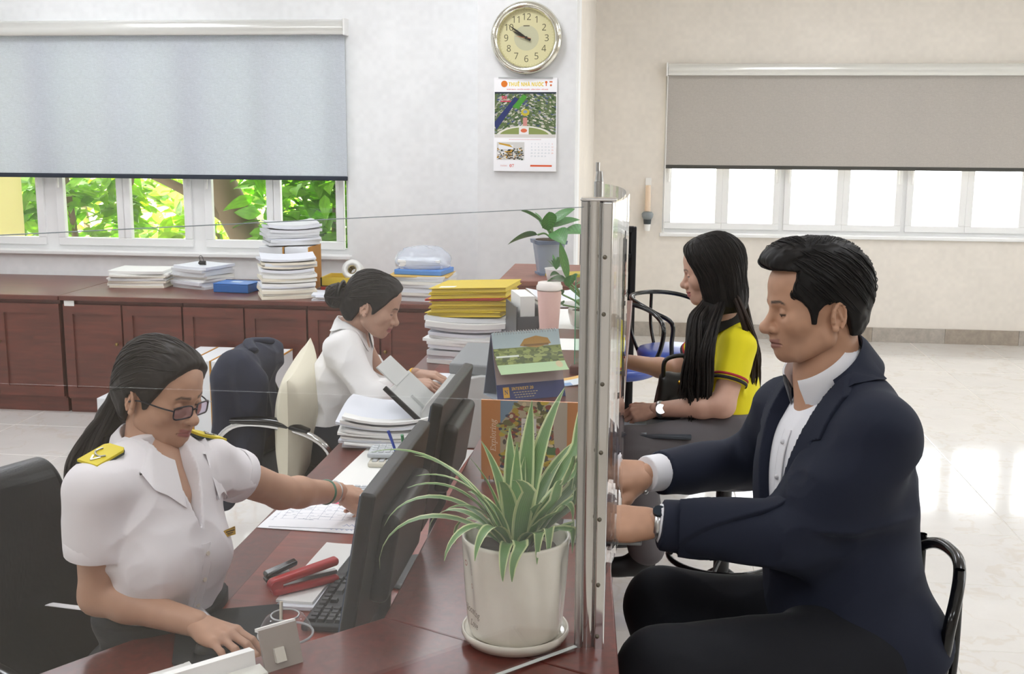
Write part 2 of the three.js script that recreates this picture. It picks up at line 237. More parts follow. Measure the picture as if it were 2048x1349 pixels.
// ---------- outdoors ----------
struct('ground', bx(-40, -0.6, -60, 40, -0.4, -7.9), mat(0xcfcabb, 0.9), { label: 'pale sunlit paved yard outside the windows', category: 'ground' });
{
  const lm = tex(64, 64, (u, v) => { const k = 1 + 0.12 * tn(u * 8, v * 8, 8, 61); return [142 * k, 186 * k, 62 * k]; });
  const leafM = phys(0xffffff, 0.5, { map: lm, transmission: 0.4, thickness: 0, side: THREE.DoubleSide }), barkM = mat(0xffffff, 0.9, { map: tex(128, 128, (u, v) => { const k = 1 + 0.2 * tn(u * 24, v * 6, 24, 71) + 0.15 * tn(u * 40, v * 40, 40, 72); return [122 * k, 104 * k, 84 * k]; }) });
  barkM.map.repeat.set(1, 1);
  const leaf = (() => { const n = 5, P = [], I = [], U = []; for (let i = 0; i <= n; i++) { const t = i / n, w = 0.46 * Math.sin(Math.PI * Math.pow(t, 0.75)) * (1 - 0.2 * t) + 0.004; for (const s of [-1, 0, 1]) { P.push(s * w * 0.5, (s ? 0.05 : 0) - 0.25 * t * t, t); U.push(s * 0.5 + 0.5, t); } } for (let i = 0; i < n; i++) for (let j = 0; j < 2; j++) { const a = i * 3 + j; I.push(a, a + 1, a + 3, a + 1, a + 4, a + 3); } const g = new THREE.BufferGeometry(); g.setAttribute('position', new THREE.Float32BufferAttribute(P, 3)); g.setAttribute('uv', new THREE.Float32BufferAttribute(U, 2)); g.setIndex(I); g.computeVertexNormals(); return g; })();
  function foliage(parent, n, center, rad, size, seed, tint, holes = 0) {
    const r = rng(seed), im = new THREE.InstancedMesh(leaf, leafM, n), m = new THREE.Matrix4(), q = new THREE.Quaternion(), c = new THREE.Color(); let i = 0, guard = 0;
    while (i < n && guard++ < n * 20) {
      const p = V(r() * 2 - 1, r() * 2 - 1, r() * 2 - 1); if (p.length() > 1) continue; const w = V(center[0] + p.x * rad[0], center[1] + p.y * rad[1], center[2] + p.z * rad[2]);
      if (holes && fbm(w.x * 2.6, w.y * 2.6, w.z * 0.6 + seed, 2) < holes) continue;
      q.setFromEuler(new THREE.Euler(r() * 1.6 - 0.4, r() * 6.28, (r() - 0.5) * 1.2)); const s = size * (0.6 + 0.8 * r());
      m.compose(w, q, V(s, s, s)); im.setMatrixAt(i, m); const k = 0.55 + 0.75 * r(); c.setRGB(tint[0] * k, tint[1] * k, tint[2] * (0.6 + 0.6 * r())); im.setColorAt(i, c); i++;
    }
    im.name = 'foliage'; im.userData.kind = 'stuff'; im.castShadow = im.receiveShadow = true; parent.add(im); return im;
  }
  let t = thing('tree', 'leaning garden tree with brown trunk outside the left window', 'tree', [0, -0.4, 0]);
  const tr = (px) => px;
  part(t, 'trunk', [rope([[-3.15, 0, -9.6], [-3.32, 0.9, -9.6], [-3.62, 1.55, -9.6], [-3.85, 2.1, -9.62], [-3.8, 3, -9.7], [-3.7, 4.2, -9.9]], (u) => 0.17 - 0.07 * u, 30, 14), rope([[-3.5, 1.3, -9.6], [-3.95, 1.62, -9.5], [-4.5, 1.85, -9.5]], (u) => 0.07 - 0.05 * u, 10, 8), rope([[-3.85, 2, -9.62], [-3.5, 2.5, -9.4], [-3.2, 3.3, -9.3]], (u) => 0.08 - 0.04 * u, 10, 8)], barkM);
  foliage(t, 900, [-3.7, 3.1, -10], [2.2, 1.3, 1], 0.24, 3, [1.25, 1.15, 0.7], 0.1); foliage(t, 420, [-3.9, 1.85, -10.5], [1.8, 0.9, 0.5], 0.2, 4, [1.35, 1.2, 0.5], 0.08);
  t = thing('shrub', 'dense green large-leaved shrub outside the right end of the garden window', 'shrub', [0, -0.4, 0]);
  for (const q of [rope([[-2.6, 0, -9.4], [-2.62, 1, -9.4], [-2.55, 2.2, -9.4]], 0.035, 10, 8), rope([[-2.1, 0, -9.4], [-2.12, 1, -9.4], [-2.1, 2.4, -9.5]], 0.045, 10, 8)]) part(t, 'stem', q, barkM);
  foliage(t, 1500, [-2.55, 1.55, -9.35], [0.85, 1.3, 0.5], 0.2, 5, [0.8, 1.05, 0.62]);
  t = thing('shrub', 'sunlit yellow-green shrub outside the left end of the garden window', 'shrub', [0, -0.4, 0]);
  for (const q of [rope([[-5.2, 0, -9.9], [-5.2, 1, -9.9], [-5.3, 2, -9.9]], 0.03, 10, 8), rope([[-4.8, 0, -9.9], [-4.75, 1, -9.9], [-4.5, 2.4, -9.9]], 0.02, 10, 8)]) part(t, 'stem', q, barkM);
  foliage(t, 700, [-5.5, 1.6, -10], [0.85, 1.2, 0.4], 0.22, 6, [1, 1.1, 0.6], 0.02);
  t = thing('hedge', 'distant sunlit hedge beyond the garden tree', 'hedge', [0, -0.4, 0]);
  for (const i of [0, 1, 2, 3]) part(t, 'stem', (rope([[-7.5 + i * 1.8, 0, -14.4], [-7.4 + i * 1.8, 0.8, -14.4], [-7.5 + i * 1.8, 1.5, -14.4]], 0.04, 6, 6)), barkM);
  foliage(t, 1400, [-5, 0.75, -14.4], [4.6, 1.3, 0.5], 0.3, 7, [1.2, 1.15, 0.6], 0.04);
  const gw = thing('garden_pillar', 'pale yellow masonry pillar at the left edge of the garden window', 'pillar', [-5.69, -0.4, -9.2]);
  part(gw, 'shaft', box(0.55, 3.6, 0.4, 0, 1.8, 0), mat(0xe2d196, 0.9)); part(gw, 'cap', rbox(0.68, 0.12, 0.52, 0.01, 0, 3.62, 0), mat(0xe2d196, 0.9));
}
// ---------- furniture ----------
// parts are written in the room's coordinates, then the thing's origin is moved to its base
function settle(t) {
  const b = new THREE.Box3().setFromObject(t), c = b.getCenter(new THREE.Vector3()); c.y = b.min.y;
  for (const o of t.children) o.position.sub(c); t.position.copy(c); return t;
}
const brass = mat(0x8d7448, 0.35, { metalness: 1 });
{ // cabinets along the window wall
  const zf = -6.53, zb = -7.43, h = 0.715;
  const unit = (x0, x1, doors, label, sticker) => {
    const t = thing('cabinet', label, 'cabinet');
    part(t, 'body', [bx(x0 + 0.003, 0.09, zb, x1 - 0.003, h, zf), bx(x0 + 0.003, 0, zb, x1 - 0.003, 0.09, zf - 0.02)], wood.cabinet);
    const n = doors, w = (x1 - x0) / n;
    for (let k = 0; k < n; k++) {
      const a = x0 + k * w + 0.008, b = a + w - 0.012, y0 = 0.105, y1 = h - 0.025, s = 0.06, z = zf + 0.011;
      const gs = [bx(a, y0, zf, b, y0 + s, z + 0.011), bx(a, y1 - s, zf, b, y1, z + 0.011), bx(a, y0 + s, zf, a + s, y1 - s, z + 0.011), bx(b - s, y0 + s, zf, b, y1 - s, z + 0.011), bx(a + s, y0 + s, zf, b - s, y1 - s, z - 0.002)];
      const d = part(t, 'door', gs, wood.cabinet);
      const kx = k % 2 ? a + 0.028 : b - 0.028; part(d, 'knob', [sph(0.012, kx, y1 - 0.24, z + 0.03, 12, 8), cyl(0.005, 0.005, 0.02, 0, 0, 0, 8).rotateX(Math.PI / 2).translate(kx, y1 - 0.24, z + 0.018)], brass);
    }
    if (sticker) part(t, 'sticker', bx(x0 + 0.02, h - 0.035, zf + 0.024, x0 + 0.085, h - 0.001, zf + 0.0255), M.paper, 'small white paper sticker');
    return settle(t);
  };
  unit(-5.3, -4.43, 2, 'reddish wooden two-door cabinet at the far left wall end'); unit(-4.43, -3.56, 2, 'reddish wooden two-door cabinet at the left frame edge under the window');
  unit(-3.545, -2.775, 2, 'reddish wooden cabinet with a small white sticker at its top corner', true); unit(-2.775, -1.995, 2, 'reddish wooden cabinet behind the white archive boxes'); unit(-1.995, -1.1, 2, 'reddish wooden cabinet behind the woman with the hair bun');
  const top = (x0, x1, l) => single('worktop', l, 'worktop', rbox(x1 - x0, 0.03, zf - zb + 0.04, 0.006, (x0 + x1) / 2, 0, 0), wood.cabinet, [0, 0.73, (zf + zb) / 2 + 0.02]);
  top(-5.32, -3.556, 'glossy reddish wooden worktop at the left frame edge, empty'); top(-3.55, -1.085, 'long glossy reddish wooden worktop under the paper stacks');
}
{ // staff desk, long, with a wing towards the camera
  const t = thing('staff_desk', 'long reddish-brown wooden staff desk with keyboards and papers on it', 'desk');
  const x0 = -0.962, x1 = -0.4, z1 = -5.45;
  part(t, 'desktop', slab([[x1, -1.5], [x1, z1], [x0 + 0.095, z1], [x0 + 0.095, -2.1], [x0 + 0.16, -1.94], [-1.06, -1.66], [-0.84, -1.16]], 0.722, 0.75, 0.002), wood.desk);
  part(t, 'edge_board', slab([[x0 + 0.094, z1], [x0, z1], [x0, -2.04], [-1.14, -1.78], [-1.06, -1.662], [x0 + 0.158, -1.942], [x0 + 0.094, -2.102]], 0.715, 0.7502, 0.003), wood.counter, 'darker edge board');
  for (const z of [-1.75, -3.1, -4.4, -5.42]) part(t, 'side_panel', bx(x0 + 0.06, 0, z, x1, 0.72, z + 0.03), wood.desk);
  part(t, 'back_panel', bx(x1 - 0.03, 0, z1, x1, 0.72, -1.6), wood.desk); settle(t);
}
{ // raised customer counter: main run and a wing at 45 degrees
  const t = thing('service_counter', 'raised reddish-brown service counter between the staff and the customers', 'counter');
  const A = [-0.385, -1.628], B = [-0.02, -1.46], run = [[-0.385, -1.631], [-0.395, -5.1], [-0.045, -5.1], [-0.045, -1.9], [-0.018, -1.463]];
  part(t, 'counter_top', slab(run, 0.965, 1.0, 0.003), wood.counter);
  part(t, 'wing_top', slab([[A[0] - 0.001, A[1] + 0.002], [B[0] - 0.001, B[1] + 0.003], [-0.04, -1.44], [-0.78, -0.7], [-1.0, -1.0]], 0.965, 1.0, 0.003), wood.counter);
  part(t, 'front_panel', bx(-0.11, 0, -5.05, -0.085, 0.965, -1.62), wood.counter); part(t, 'rear_panel', bx(-0.385, 0.75, -5.05, -0.365, 0.965, -1.65), wood.desk);
  part(t, 'wing_panel', slab([[-0.1, -1.52], [-0.75, -0.86], [-0.77, -0.88], [-0.1, -1.55]], 0, 0.965), wood.counter);
  part(t, 'end_panel', bx(-0.385, 0, -5.09, -0.085, 0.965, -5.06), wood.counter);
  settle(t);
}
// chrome posts and glass screens on the counter
{
  const p = thing('screen_post', 'tall chrome corner post of the glass screen in the foreground', 'post'); const px = -0.06, pz = -1.575;
  const half = new THREE.Shape(); half.absarc(0, 0, 0.0135, 0, Math.PI * 2);
  part(p, 'tube', cyl(0.013, 0.013, 0.79, px - 0.008, 1.262, pz, 28), M.chrome);
  part(p, 'cover_plate', rbox(0.0155, 0.79, 0.024, 0.003, px + 0.0105, 1.262, pz + 0.002), M.chrome);
  part(p, 'glass_channel', rbox(0.01, 0.79, 0.012, 0.002, px - 0.021, 1.262, pz + 0.008), M.steel);
  part(p, 'top_cap', rbox(0.05, 0.004, 0.036, 0.0015, px - 0.002, 1.659, pz), M.chrome);
  for (const y of [1.58, 1.5, 1.4, 1.3, 1.2, 1.1, 1.02]) part(p, 'bolt', [sph(0.0032, px + 0.008, y, pz + 0.0145, 10, 8)], mat(0x6d675c, 0.35, { metalness: 1 }));
  settle(p);
  const q = thing('screen_post', 'slim steel post holding the far end of the curved glass', 'post');
  part(q, 'tube', cyl(0.0095, 0.0095, 0.655, -0.09, 1.327, -2.25, 18), M.steel); part(q, 'finial', [cyl(0.006, 0.0085, 0.02, -0.089, 1.665, -2.25, 14), cyl(0.004, 0.004, 0.018, -0.0925, 1.683, -2.25, 10)], M.steel); settle(q);
  // front pane, 45 degrees to the counter
  const L = 0.98, f = thing('glass_screen', 'flat clear glass screen at the near end of the counter', 'glass screen'); part(f, 'pane', new THREE.BoxGeometry(L, 0.643, 0.005), M.glass); part(f, 'top_edge', box(L, 0.0008, 0.003, 0, 0.322, 0), phys(0x8d989c, 0.2)); part(f, 'bottom_edge', box(L, 0.0016, 0.006, 0, -0.3224, 0), phys(0xdfe6e4, 0.2));
  f.position.set(-0.083 - (L / 2) * Math.SQRT1_2, 1.0 + 0.6 / 2 + 0.027, -1.557 + (L / 2) * Math.SQRT1_2); f.rotation.y = Math.PI / 4;
  // curved pane towards the customers
  const cs = curve([[-0.047, 0, -1.585], [-0.031, 0, -1.72], [-0.028, 0, -1.93], [-0.045, 0, -2.1], [-0.083, 0, -2.243]]), P = [], O = [];
  for (let i = 0; i <= 24; i++) { const a = cs.getPoint(i / 24), d = cs.getTangent(i / 24), n = V(-d.z, 0, d.x).normalize(); P.push([a.x + n.x * 0.003, a.z + n.z * 0.003]); O.unshift([a.x - n.x * 0.003, a.z - n.z * 0.003]); }
  single('glass_screen', 'curved clear glass screen between the chrome post and the slim post', 'glass screen', slab([...P, ...O], 1.1, 1.652), M.glass);
  const g2 = thing('glass_divider', 'low glass divider with a green edge and a red base clamp on the counter', 'divider');
  part(g2, 'pane', bx(-0.205, 1.01, -3.512, -0.05, 1.315, -3.506), phys(0xe9f6ee, 0, { transmission: 1, thickness: 0, ior: 1.5 }));
  part(g2, 'edge', bx(-0.2075, 1.01, -3.513, -0.2045, 1.315, -3.505), phys(0x4f9c78, 0.15));
  part(g2, 'clamp', [rbox(0.1, 0.026, 0.05, 0.004, -0.17, 1.013, -3.5)], mat(0x5a2b28, 0.4)); part(g2, 'clamp_pad', rbox(0.05, 0.014, 0.03, 0.003, -0.15, 1.03, -3.49), mat(0xa83a34, 0.45)); settle(g2);
}
// stools for customers: round seat, tube hoop back, column, foot ring
function stool(x, z, turn, seatM, label, seatY = 0.68, hr = 0.235, hh = 0.27, arc = 2) {
  const t = thing('customer_stool', label, 'stool', [x, 0, z]); t.rotation.y = turn;   // the back lies towards +x before turning
  part(t, 'seat', lathe([[0, seatY - 0.055], [0.17, seatY - 0.055], [0.195, seatY - 0.045], [0.2, seatY - 0.02], [0.19, seatY], [0.15, seatY + 0.008], [0, seatY + 0.01]], 36), seatM);
  part(t, 'column', [cyl(0.028, 0.028, seatY - 0.1, 0, seatY / 2, 0, 16), cyl(0.07, 0.05, 0.02, 0, seatY - 0.065, 0, 20)], M.black);
  const hy = seatY + hh, pts = []; for (let k = 0; k <= 10; k++) { const a = (k / 5 - 1) * arc; pts.push([Math.cos(a) * hr, hy - 0.1 * Math.pow(Math.abs(a) / arc, 3), Math.sin(a) * hr]); }
  part(t, 'back_hoop', [tube([[Math.cos(arc) * 0.17, seatY - 0.04, -Math.sin(arc) * 0.17], [Math.cos(arc) * (hr - 0.015), seatY + 0.06, -Math.sin(arc) * (hr - 0.015)], ...pts, [Math.cos(arc) * (hr - 0.015), seatY + 0.06, Math.sin(arc) * (hr - 0.015)], [Math.cos(arc) * 0.17, seatY - 0.04, Math.sin(arc) * 0.17]], 0.0115, 70, 10)], M.blackGloss);
  for (const s of [-0.45, 0.45]) part(t, 'back_strut', tube([[Math.cos(s) * 0.19, seatY - 0.03, Math.sin(s) * 0.19], [Math.cos(s) * hr, seatY + 0.1, Math.sin(s) * hr], [Math.cos(s) * hr, hy, Math.sin(s) * hr]], 0.009, 14, 8), M.blackGloss);
  part(t, 'foot_ring', new THREE.TorusGeometry(0.19, 0.011, 10, 44).rotateX(Math.PI / 2).translate(0, 0.25, 0), M.blackGloss);
  for (let k = 0; k < 5; k++) { const a = (k / 5) * 6.283 + 0.3; part(t, 'leg', [rope([[0, 0.2, 0], [Math.cos(a) * 0.1, 0.13, Math.sin(a) * 0.1], [Math.cos(a) * 0.26, 0.02, Math.sin(a) * 0.26]], (u) => 0.018 - 0.006 * u, 10, 8), sph(0.02, Math.cos(a) * 0.26, 0.02, Math.sin(a) * 0.26, 10, 8)], M.black); }
  for (let k = 0; k < 3; k++) { const a = k * 2.094; part(t, 'ring_spoke', rod([0, 0.25, 0], [Math.cos(a) * 0.19, 0.25, Math.sin(a) * 0.19], 0.008), M.black); }
  return t;
}
const blueVinyl = phys(0x2646a0, 0.3, { clearcoat: 0.4, clearcoatRoughness: 0.2 }), greyVinyl = mat(0x6a6c70, 0.45);
stool(0.385, -2.1, 0.12, greyVinyl, 'black tube-backed stool under the man in the navy suit', 0.66, 0.215, 0.31, 0.72);
stool(0.31, -3.93, 0.3, greyVinyl, 'black tube-backed stool under the woman in the yellow shirt', 0.6, 0.2, 0.2, 1.1);
stool(0.18, -5.86, 2.6, blueVinyl, 'empty stool with blue seat and round black back hoop behind the yellow-shirted woman', 0.64);
stool(-0.12, -5.42, 2.2, blueVinyl, 'second empty blue-seated stool close to the end of the counter', 0.64);
{ // leaflet rack by the far wall
  const t = thing('leaflet_rack', 'tall narrow black leaflet rack with white sheets by the far wall', 'rack'); const x0 = -0.36, x1 = -0.055, z = -6.75;
  part(t, 'frame', [rbox(0.03, 1.2, 0.05, 0.006, x0, 0.6, z), rbox(0.03, 1.2, 0.05, 0.006, x1, 0.6, z), rbox(x1 - x0, 0.035, 0.05, 0.006, (x0 + x1) / 2, 1.185, z), bx(x0, 0.02, z - 0.02, x1, 1.17, z - 0.012)], M.black);
  part(t, 'base', rbox(0.42, 0.025, 0.34, 0.008, (x0 + x1) / 2, 0.0125, z), M.black);
  for (const [y, h] of [[1.02, 0.14], [0.78, 0.15], [0.52, 0.16]]) { const s = part(t, 'shelf', bx(x0 + 0.015, y, z - 0.01, x1 - 0.015, y + 0.02, z + 0.06), M.black); part(s, 'leaflet', bx(x0 + 0.03, y + 0.02, z + 0.005, x1 - 0.03, y + h, z + 0.02), M.paper, 'white printed leaflet stack'); }
  settle(t);
}
{ // low wooden cabinet by the pillar
  const t = thing('pedestal_cabinet', 'pinkish-brown wooden pedestal cabinet beside the pillar, pots on top', 'cabinet'); const m = phys(0xffffff, 0.45, { map: woodTex(150, 98, 84, 0.08, 41) }); m.map.repeat.set(1.5, 1.5);
  part(t, 'body', bx(-0.72, 0, -6.45, -0.12, 0.975, -5.72), m); part(t, 'top', rbox(0.63, 0.028, 0.76, 0.005, -0.42, 0.986, -6.085), m);
  for (let k = 0; k < 3; k++) { const d = part(t, 'drawer', rbox(0.6, 0.27, 0.02, 0.004, -0.405, 0.2 + k * 0.29, -5.712), m); part(d, 'lock', cyl(0.011, 0.011, 0.01, 0, 0, 0, 12).rotateX(Math.PI / 2).translate(-0.2, 0.27 + k * 0.29, -5.698), M.steel); }
  settle(t);
}
// office chairs: leather back and seat, chrome loop arms, star base
const leather = phys(0xffffff, 0.38, { map: tex(128, 128, (u, v) => { const k = 1 + 0.1 * tn(u * 64, v * 64, 64, 81); return [24 * k, 26 * k, 30 * k]; }) });
leather.bumpMap = tex(128, 128, (u, v) => { const n = 128 + 60 * tn(u * 48, v * 48, 48, 82) + 50 * tn(u * 100, v * 100, 100, 83); return [n, n, n]; }, false); leather.bumpScale = 0.0006;
function officeChair(x, z, turn, label, backTop, name = 'office_chair') {
  const t = thing(name, label, 'chair', [x, 0, z]); t.rotation.y = turn;   // faces +x before turning
  const shell = (w, h, d, r) => { const g = new RoundedBoxGeometry(w, h, d, 5, r); return g; };
  part(t, 'seat', bend(shell(0.5, 0.1, 0.5, 0.045), (a, b, c) => [a, b + 0.46 - 0.05 * sstep(0.1, 0.26, a) + 0.02 * (c / 0.25) ** 2, c]), leather);
  const hb = backTop - 0.5, bg = new RoundedBoxGeometry(0.08, hb, 0.48, 6, 0.038); const bp = bg.attributes.position;
  part(t, 'backrest', bend(bg, (a, b, c) => { const u = b / hb + 0.5, w = 1 - 0.62 * sstep(0.3, 1, u) ** 1.3 - 0.1 * (1 - u); return [a - 0.25 - 0.07 * u + 0.05 * (c / 0.24) ** 2 + 0.03 * Math.sin(u * 4), b + 0.5 + hb / 2, c * w]; }), leather);
  for (const s of [-1, 1]) {
    part(t, 'arm_loop', rope([[-0.2, 0.42, s * 0.27], [-0.24, 0.6, s * 0.29], [-0.14, 0.7, s * 0.29], [0.1, 0.695, s * 0.29], [0.22, 0.62, s * 0.28], [0.2, 0.46, s * 0.26]], 0.013, 40, 10, 1), M.chrome);
    part(t, 'arm_pad', rope([[-0.17, 0.712, s * 0.29], [0, 0.722, s * 0.29], [0.14, 0.7, s * 0.29]], (u) => 0.028 - 0.01 * Math.abs(u * 2 - 1) ** 3, 20, 12, 0.55, V(0, 1, 0)), M.blackGloss);
  }
  part(t, 'gas_column', [cyl(0.025, 0.03, 0.3, 0, 0.25, 0, 16), cyl(0.09, 0.07, 0.03, 0, 0.4, 0, 16)], M.black);
  for (let k = 0; k < 5; k++) { const a = k * 1.2566 + 0.4, l = part(t, 'star_leg', rope([[0, 0.11, 0], [Math.cos(a) * 0.15, 0.095, Math.sin(a) * 0.15], [Math.cos(a) * 0.29, 0.07, Math.sin(a) * 0.29]], (u) => 0.03 - 0.012 * u, 8, 8), M.black); part(l, 'castor', new THREE.TorusGeometry(0.02, 0.012, 8, 18).rotateY(-a).translate(Math.cos(a) * 0.28, 0.032, Math.sin(a) * 0.28), M.black); }
  return t;
}
// ---------- papers, boxes and things on the cabinets ----------
const paperM = [0xf4f4f1, 0xeeece4, 0xe9ecf3, 0xf1ead8, 0xe2e4e6].map((c) => mat(c, 0.85));
const sheafG = {};
// a pile of loose sheaves: every sheaf is a slab, a little turned and shifted
function pile(name, label, cat, base, w, d, h, n, ry, seed, tones, group, curl = 0.004) {
  const t = thing(name, label, cat, base, group), r = rng(seed); t.rotation.y = ry; let y = 0;
  for (let i = 0; i < n; i++) {
    const th = (h / n) * (0.6 + 0.8 * r()), g = new THREE.BoxGeometry(w * (0.94 + 0.06 * r()), th, d * (0.94 + 0.06 * r()), 6, 1, 6), c = curl * (0.4 + r()) * (i / n + 0.3), ph = r() * 6;
    bend(g, (a, b, e) => [a, b + c * (a / w * 2) ** 2 * 1.0 + c * 0.6 * Math.sin(e * 9 + ph), e]); g.rotateY((r() - 0.5) * 0.13); g.translate((r() - 0.5) * 0.02, y + th / 2, (r() - 0.5) * 0.02); y += th;
    part(t, 'sheaf', g, paperM[tones[(r() * tones.length) | 0]]);
  }
  t.userData.top = undefined; delete t.userData.top; return [t, y];
}
const CT = 0.745;
pile('paper_stack', 'stack of cream papers, leftmost on the long worktop', 'papers', [-3.24, CT, -7.02], 0.38, 0.28, 0.115, 9, 0.1, 1, [1, 3, 0, 4]);
{
  const [, h] = pile('paper_stack', 'paper stack with a black clip on top beside the blue folder', 'papers', [-2.84, CT, -7.03], 0.3, 0.27, 0.125, 9, -0.45, 2, [0, 2, 1, 4]);
  const c = thing('binder_clip', 'small black binder clip on top of a paper stack', 'clip', [-2.83, CT + h + 0.006, -7.0]);
  part(c, 'jaw', new THREE.CylinderGeometry(0.016, 0.016, 0.045, 3).rotateZ(Math.PI / 2).translate(0, 0.008, 0), M.black); part(c, 'lever', tube([[-0.012, 0.015, 0], [-0.014, 0.05, 0.012], [0.004, 0.055, 0.014], [0.012, 0.015, 0]], 0.002, 16, 6), M.black);
}
{
  const t = thing('box_folder', 'bright blue plastic box folder lying between two paper stacks', 'folder', [-2.545, CT, -6.86]); t.rotation.y = -0.12; const bl = mat(0x2a6cb8, 0.4);
  part(t, 'case', rbox(0.24, 0.052, 0.2, 0.006, 0, 0.027, 0), bl); part(t, 'lid', rbox(0.242, 0.006, 0.202, 0.003, 0, 0.056, 0), mat(0x2f7ad0, 0.35)); part(t, 'label_patch', bx(-0.04, 0.0592, -0.02, 0.03, 0.0598, 0.03), mat(0xcfe0f4, 0.7), 'white label patch'); part(t, 'elastic', bx(-0.122, 0.0575, -0.085, 0.122, 0.0605, -0.075), M.black);
}
const kraft = mat(0xc48a35, 0.8), boxWhite = mat(0xe8eaec, 0.7);
function archiveBox(x, y, z, w, h, d, label, group, ry = 0) {
  const t = thing('archive_box', label, 'box', [x, y, z], group); t.rotation.y = ry;
  part(t, 'body', rbox(w - 0.002, h, d, 0.003, -0.001, h / 2, 0, 1), boxWhite); part(t, 'kraft_edge', [bx(w / 2 - 0.009, 0.004, d / 2 - 0.012, w / 2, h - 0.003, d / 2 + 0.0012), bx(w / 2 - 0.009, h - 0.005, -d / 2 + 0.002, w / 2, h + 0.0012, d / 2 + 0.0012)], kraft, 'brown cardboard edge');
  return t;
}
for (let k = 0; k < 2; k++) archiveBox(-2.315 + k * 0.165, CT, -6.98, 0.16, 0.285, 0.26, ['white archive box standing left under a paper stack on the worktop', 'white archive box with brown side standing beside another on the worktop'][k], 'upright boxes on the worktop');
part(scene.children[scene.children.length - 1], 'side_panel', bx(0.0775, 0.01, -0.12, 0.0815, 0.28, 0.12), kraft, 'brown cardboard side');
pile('paper_stack', 'paper stack on top of the two upright white boxes', 'papers', [-2.23, CT + 0.295, -6.99], 0.34, 0.25, 0.115, 8, 0.5, 3, [1, 4, 4, 2], undefined, 0.012);
pile('paper_stack', 'tall fanned paper stack in front of the upright white boxes', 'papers', [-2.165, CT, -6.68], 0.33, 0.26, 0.225, 16, 0.42, 4, [0, 1, 3, 2], undefined, 0.012);
{
  const t = thing('paper_tray', 'open yellow tray with red base on the worktop behind the hair bun', 'tray', [-1.82, CT, -6.92]); const ye = mat(0xd8b92c, 0.45), re = mat(0xb8322c, 0.5);
  part(t, 'base', rbox(0.34, 0.05, 0.24, 0.004, 0, 0.025, 0), re); part(t, 'tray_wall', [bx(-0.17, 0.05, 0.11, 0.17, 0.105, 0.12), bx(-0.17, 0.05, -0.12, 0.17, 0.105, -0.11), bx(-0.17, 0.05, -0.12, -0.16, 0.105, 0.12), bx(0.16, 0.05, -0.12, 0.17, 0.105, 0.12), bx(-0.17, 0.05, -0.12, 0.17, 0.056, 0.12)], ye);
  const roll = (x, z, l) => { const o = thing('paper_roll', l, 'roll', [x, CT + 0.056, z]); part(o, 'roll_body', lathe([[0.028, 0], [0.065, 0], [0.065, 0.075], [0.028, 0.075], [0.028, 0]], 30).rotateX(1.2).translate(0, 0.07, 0), M.paper); part(o, 'core', lathe([[0.022, 0.001], [0.028, 0.001], [0.028, 0.076], [0.022, 0.076]], 20).rotateX(1.2).translate(0, 0.07, 0), mat(0x9a8a62, 0.8)); };
  roll(-1.8, -6.92, 'white paper roll in the middle of the yellow tray');
}
pile('paper_stack', 'thin sheaf of white papers in front of the yellow tray', 'papers', [-1.84, CT, -6.64], 0.28, 0.2, 0.035, 4, 0.2, 6, [0, 0, 2]);
{
  pile('magazine_stack', 'stack of grey bound documents behind the seated woman with the bun', 'documents', [-1.33, CT, -6.72], 0.36, 0.27, 0.14, 10, -0.1, 7, [4, 2, 4, 1]);
  single('folder', 'ochre-edged folder lying on the grey documents', 'folder', rbox(0.37, 0.008, 0.28, 0.002, 0, 0.004, 0), mat(0xd9b25c, 0.6), [-1.33, CT + 0.146, -6.72]);
  single('folder', 'bright blue folder under the plastic bag of papers', 'folder', rbox(0.3, 0.03, 0.24, 0.004, 0, 0.015, 0), mat(0x5a92dc, 0.45), [-1.32, CT + 0.155, -6.74]).rotation.y = -0.15;
  pile('paper_stack', 'papers on the blue folder inside the plastic bag', 'papers', [-1.34, CT + 0.186, -6.76], 0.26, 0.2, 0.06, 5, 0.1, 8, [2, 0, 4]);
  const g = new THREE.SphereGeometry(0.17, 28, 18); bend(g, (a, b, c) => { const n = 1 + 0.12 * noise(a * 22, b * 22, c * 22); return [a * n * 1.02, Math.max(-0.03, b * 0.62 * n), c * n * 0.8]; });
  single('plastic_bag', 'crumpled clear plastic bag over the papers on the blue folder', 'bag', g, phys(0xf4f8ff, 0.25, { transmission: 0.75, thickness: 0 }), [-1.335, CT + 0.218, -6.76]);
}
// archive boxes on the floor in two tiers
const ORD = ['first', 'second', 'third', 'fourth', 'fifth', 'sixth', 'seventh', 'eighth', 'ninth'];
for (let k = 0; k < 9; k++) archiveBox(-3.03 + k * 0.115, 0, -6.2, 0.113, 0.233, 0.42, 'white archive box, ' + ORD[k] + ' from the left in the lower tier on the floor', 'lower tier of archive boxes');
for (let k = 0; k < 5; k++) archiveBox(-2.57 + k * 0.115, 0.236, -6.2, 0.113, 0.233, 0.42, 'white archive box, ' + ORD[k] + ' from the left in the upper tier on the floor', 'upper tier of archive boxes');
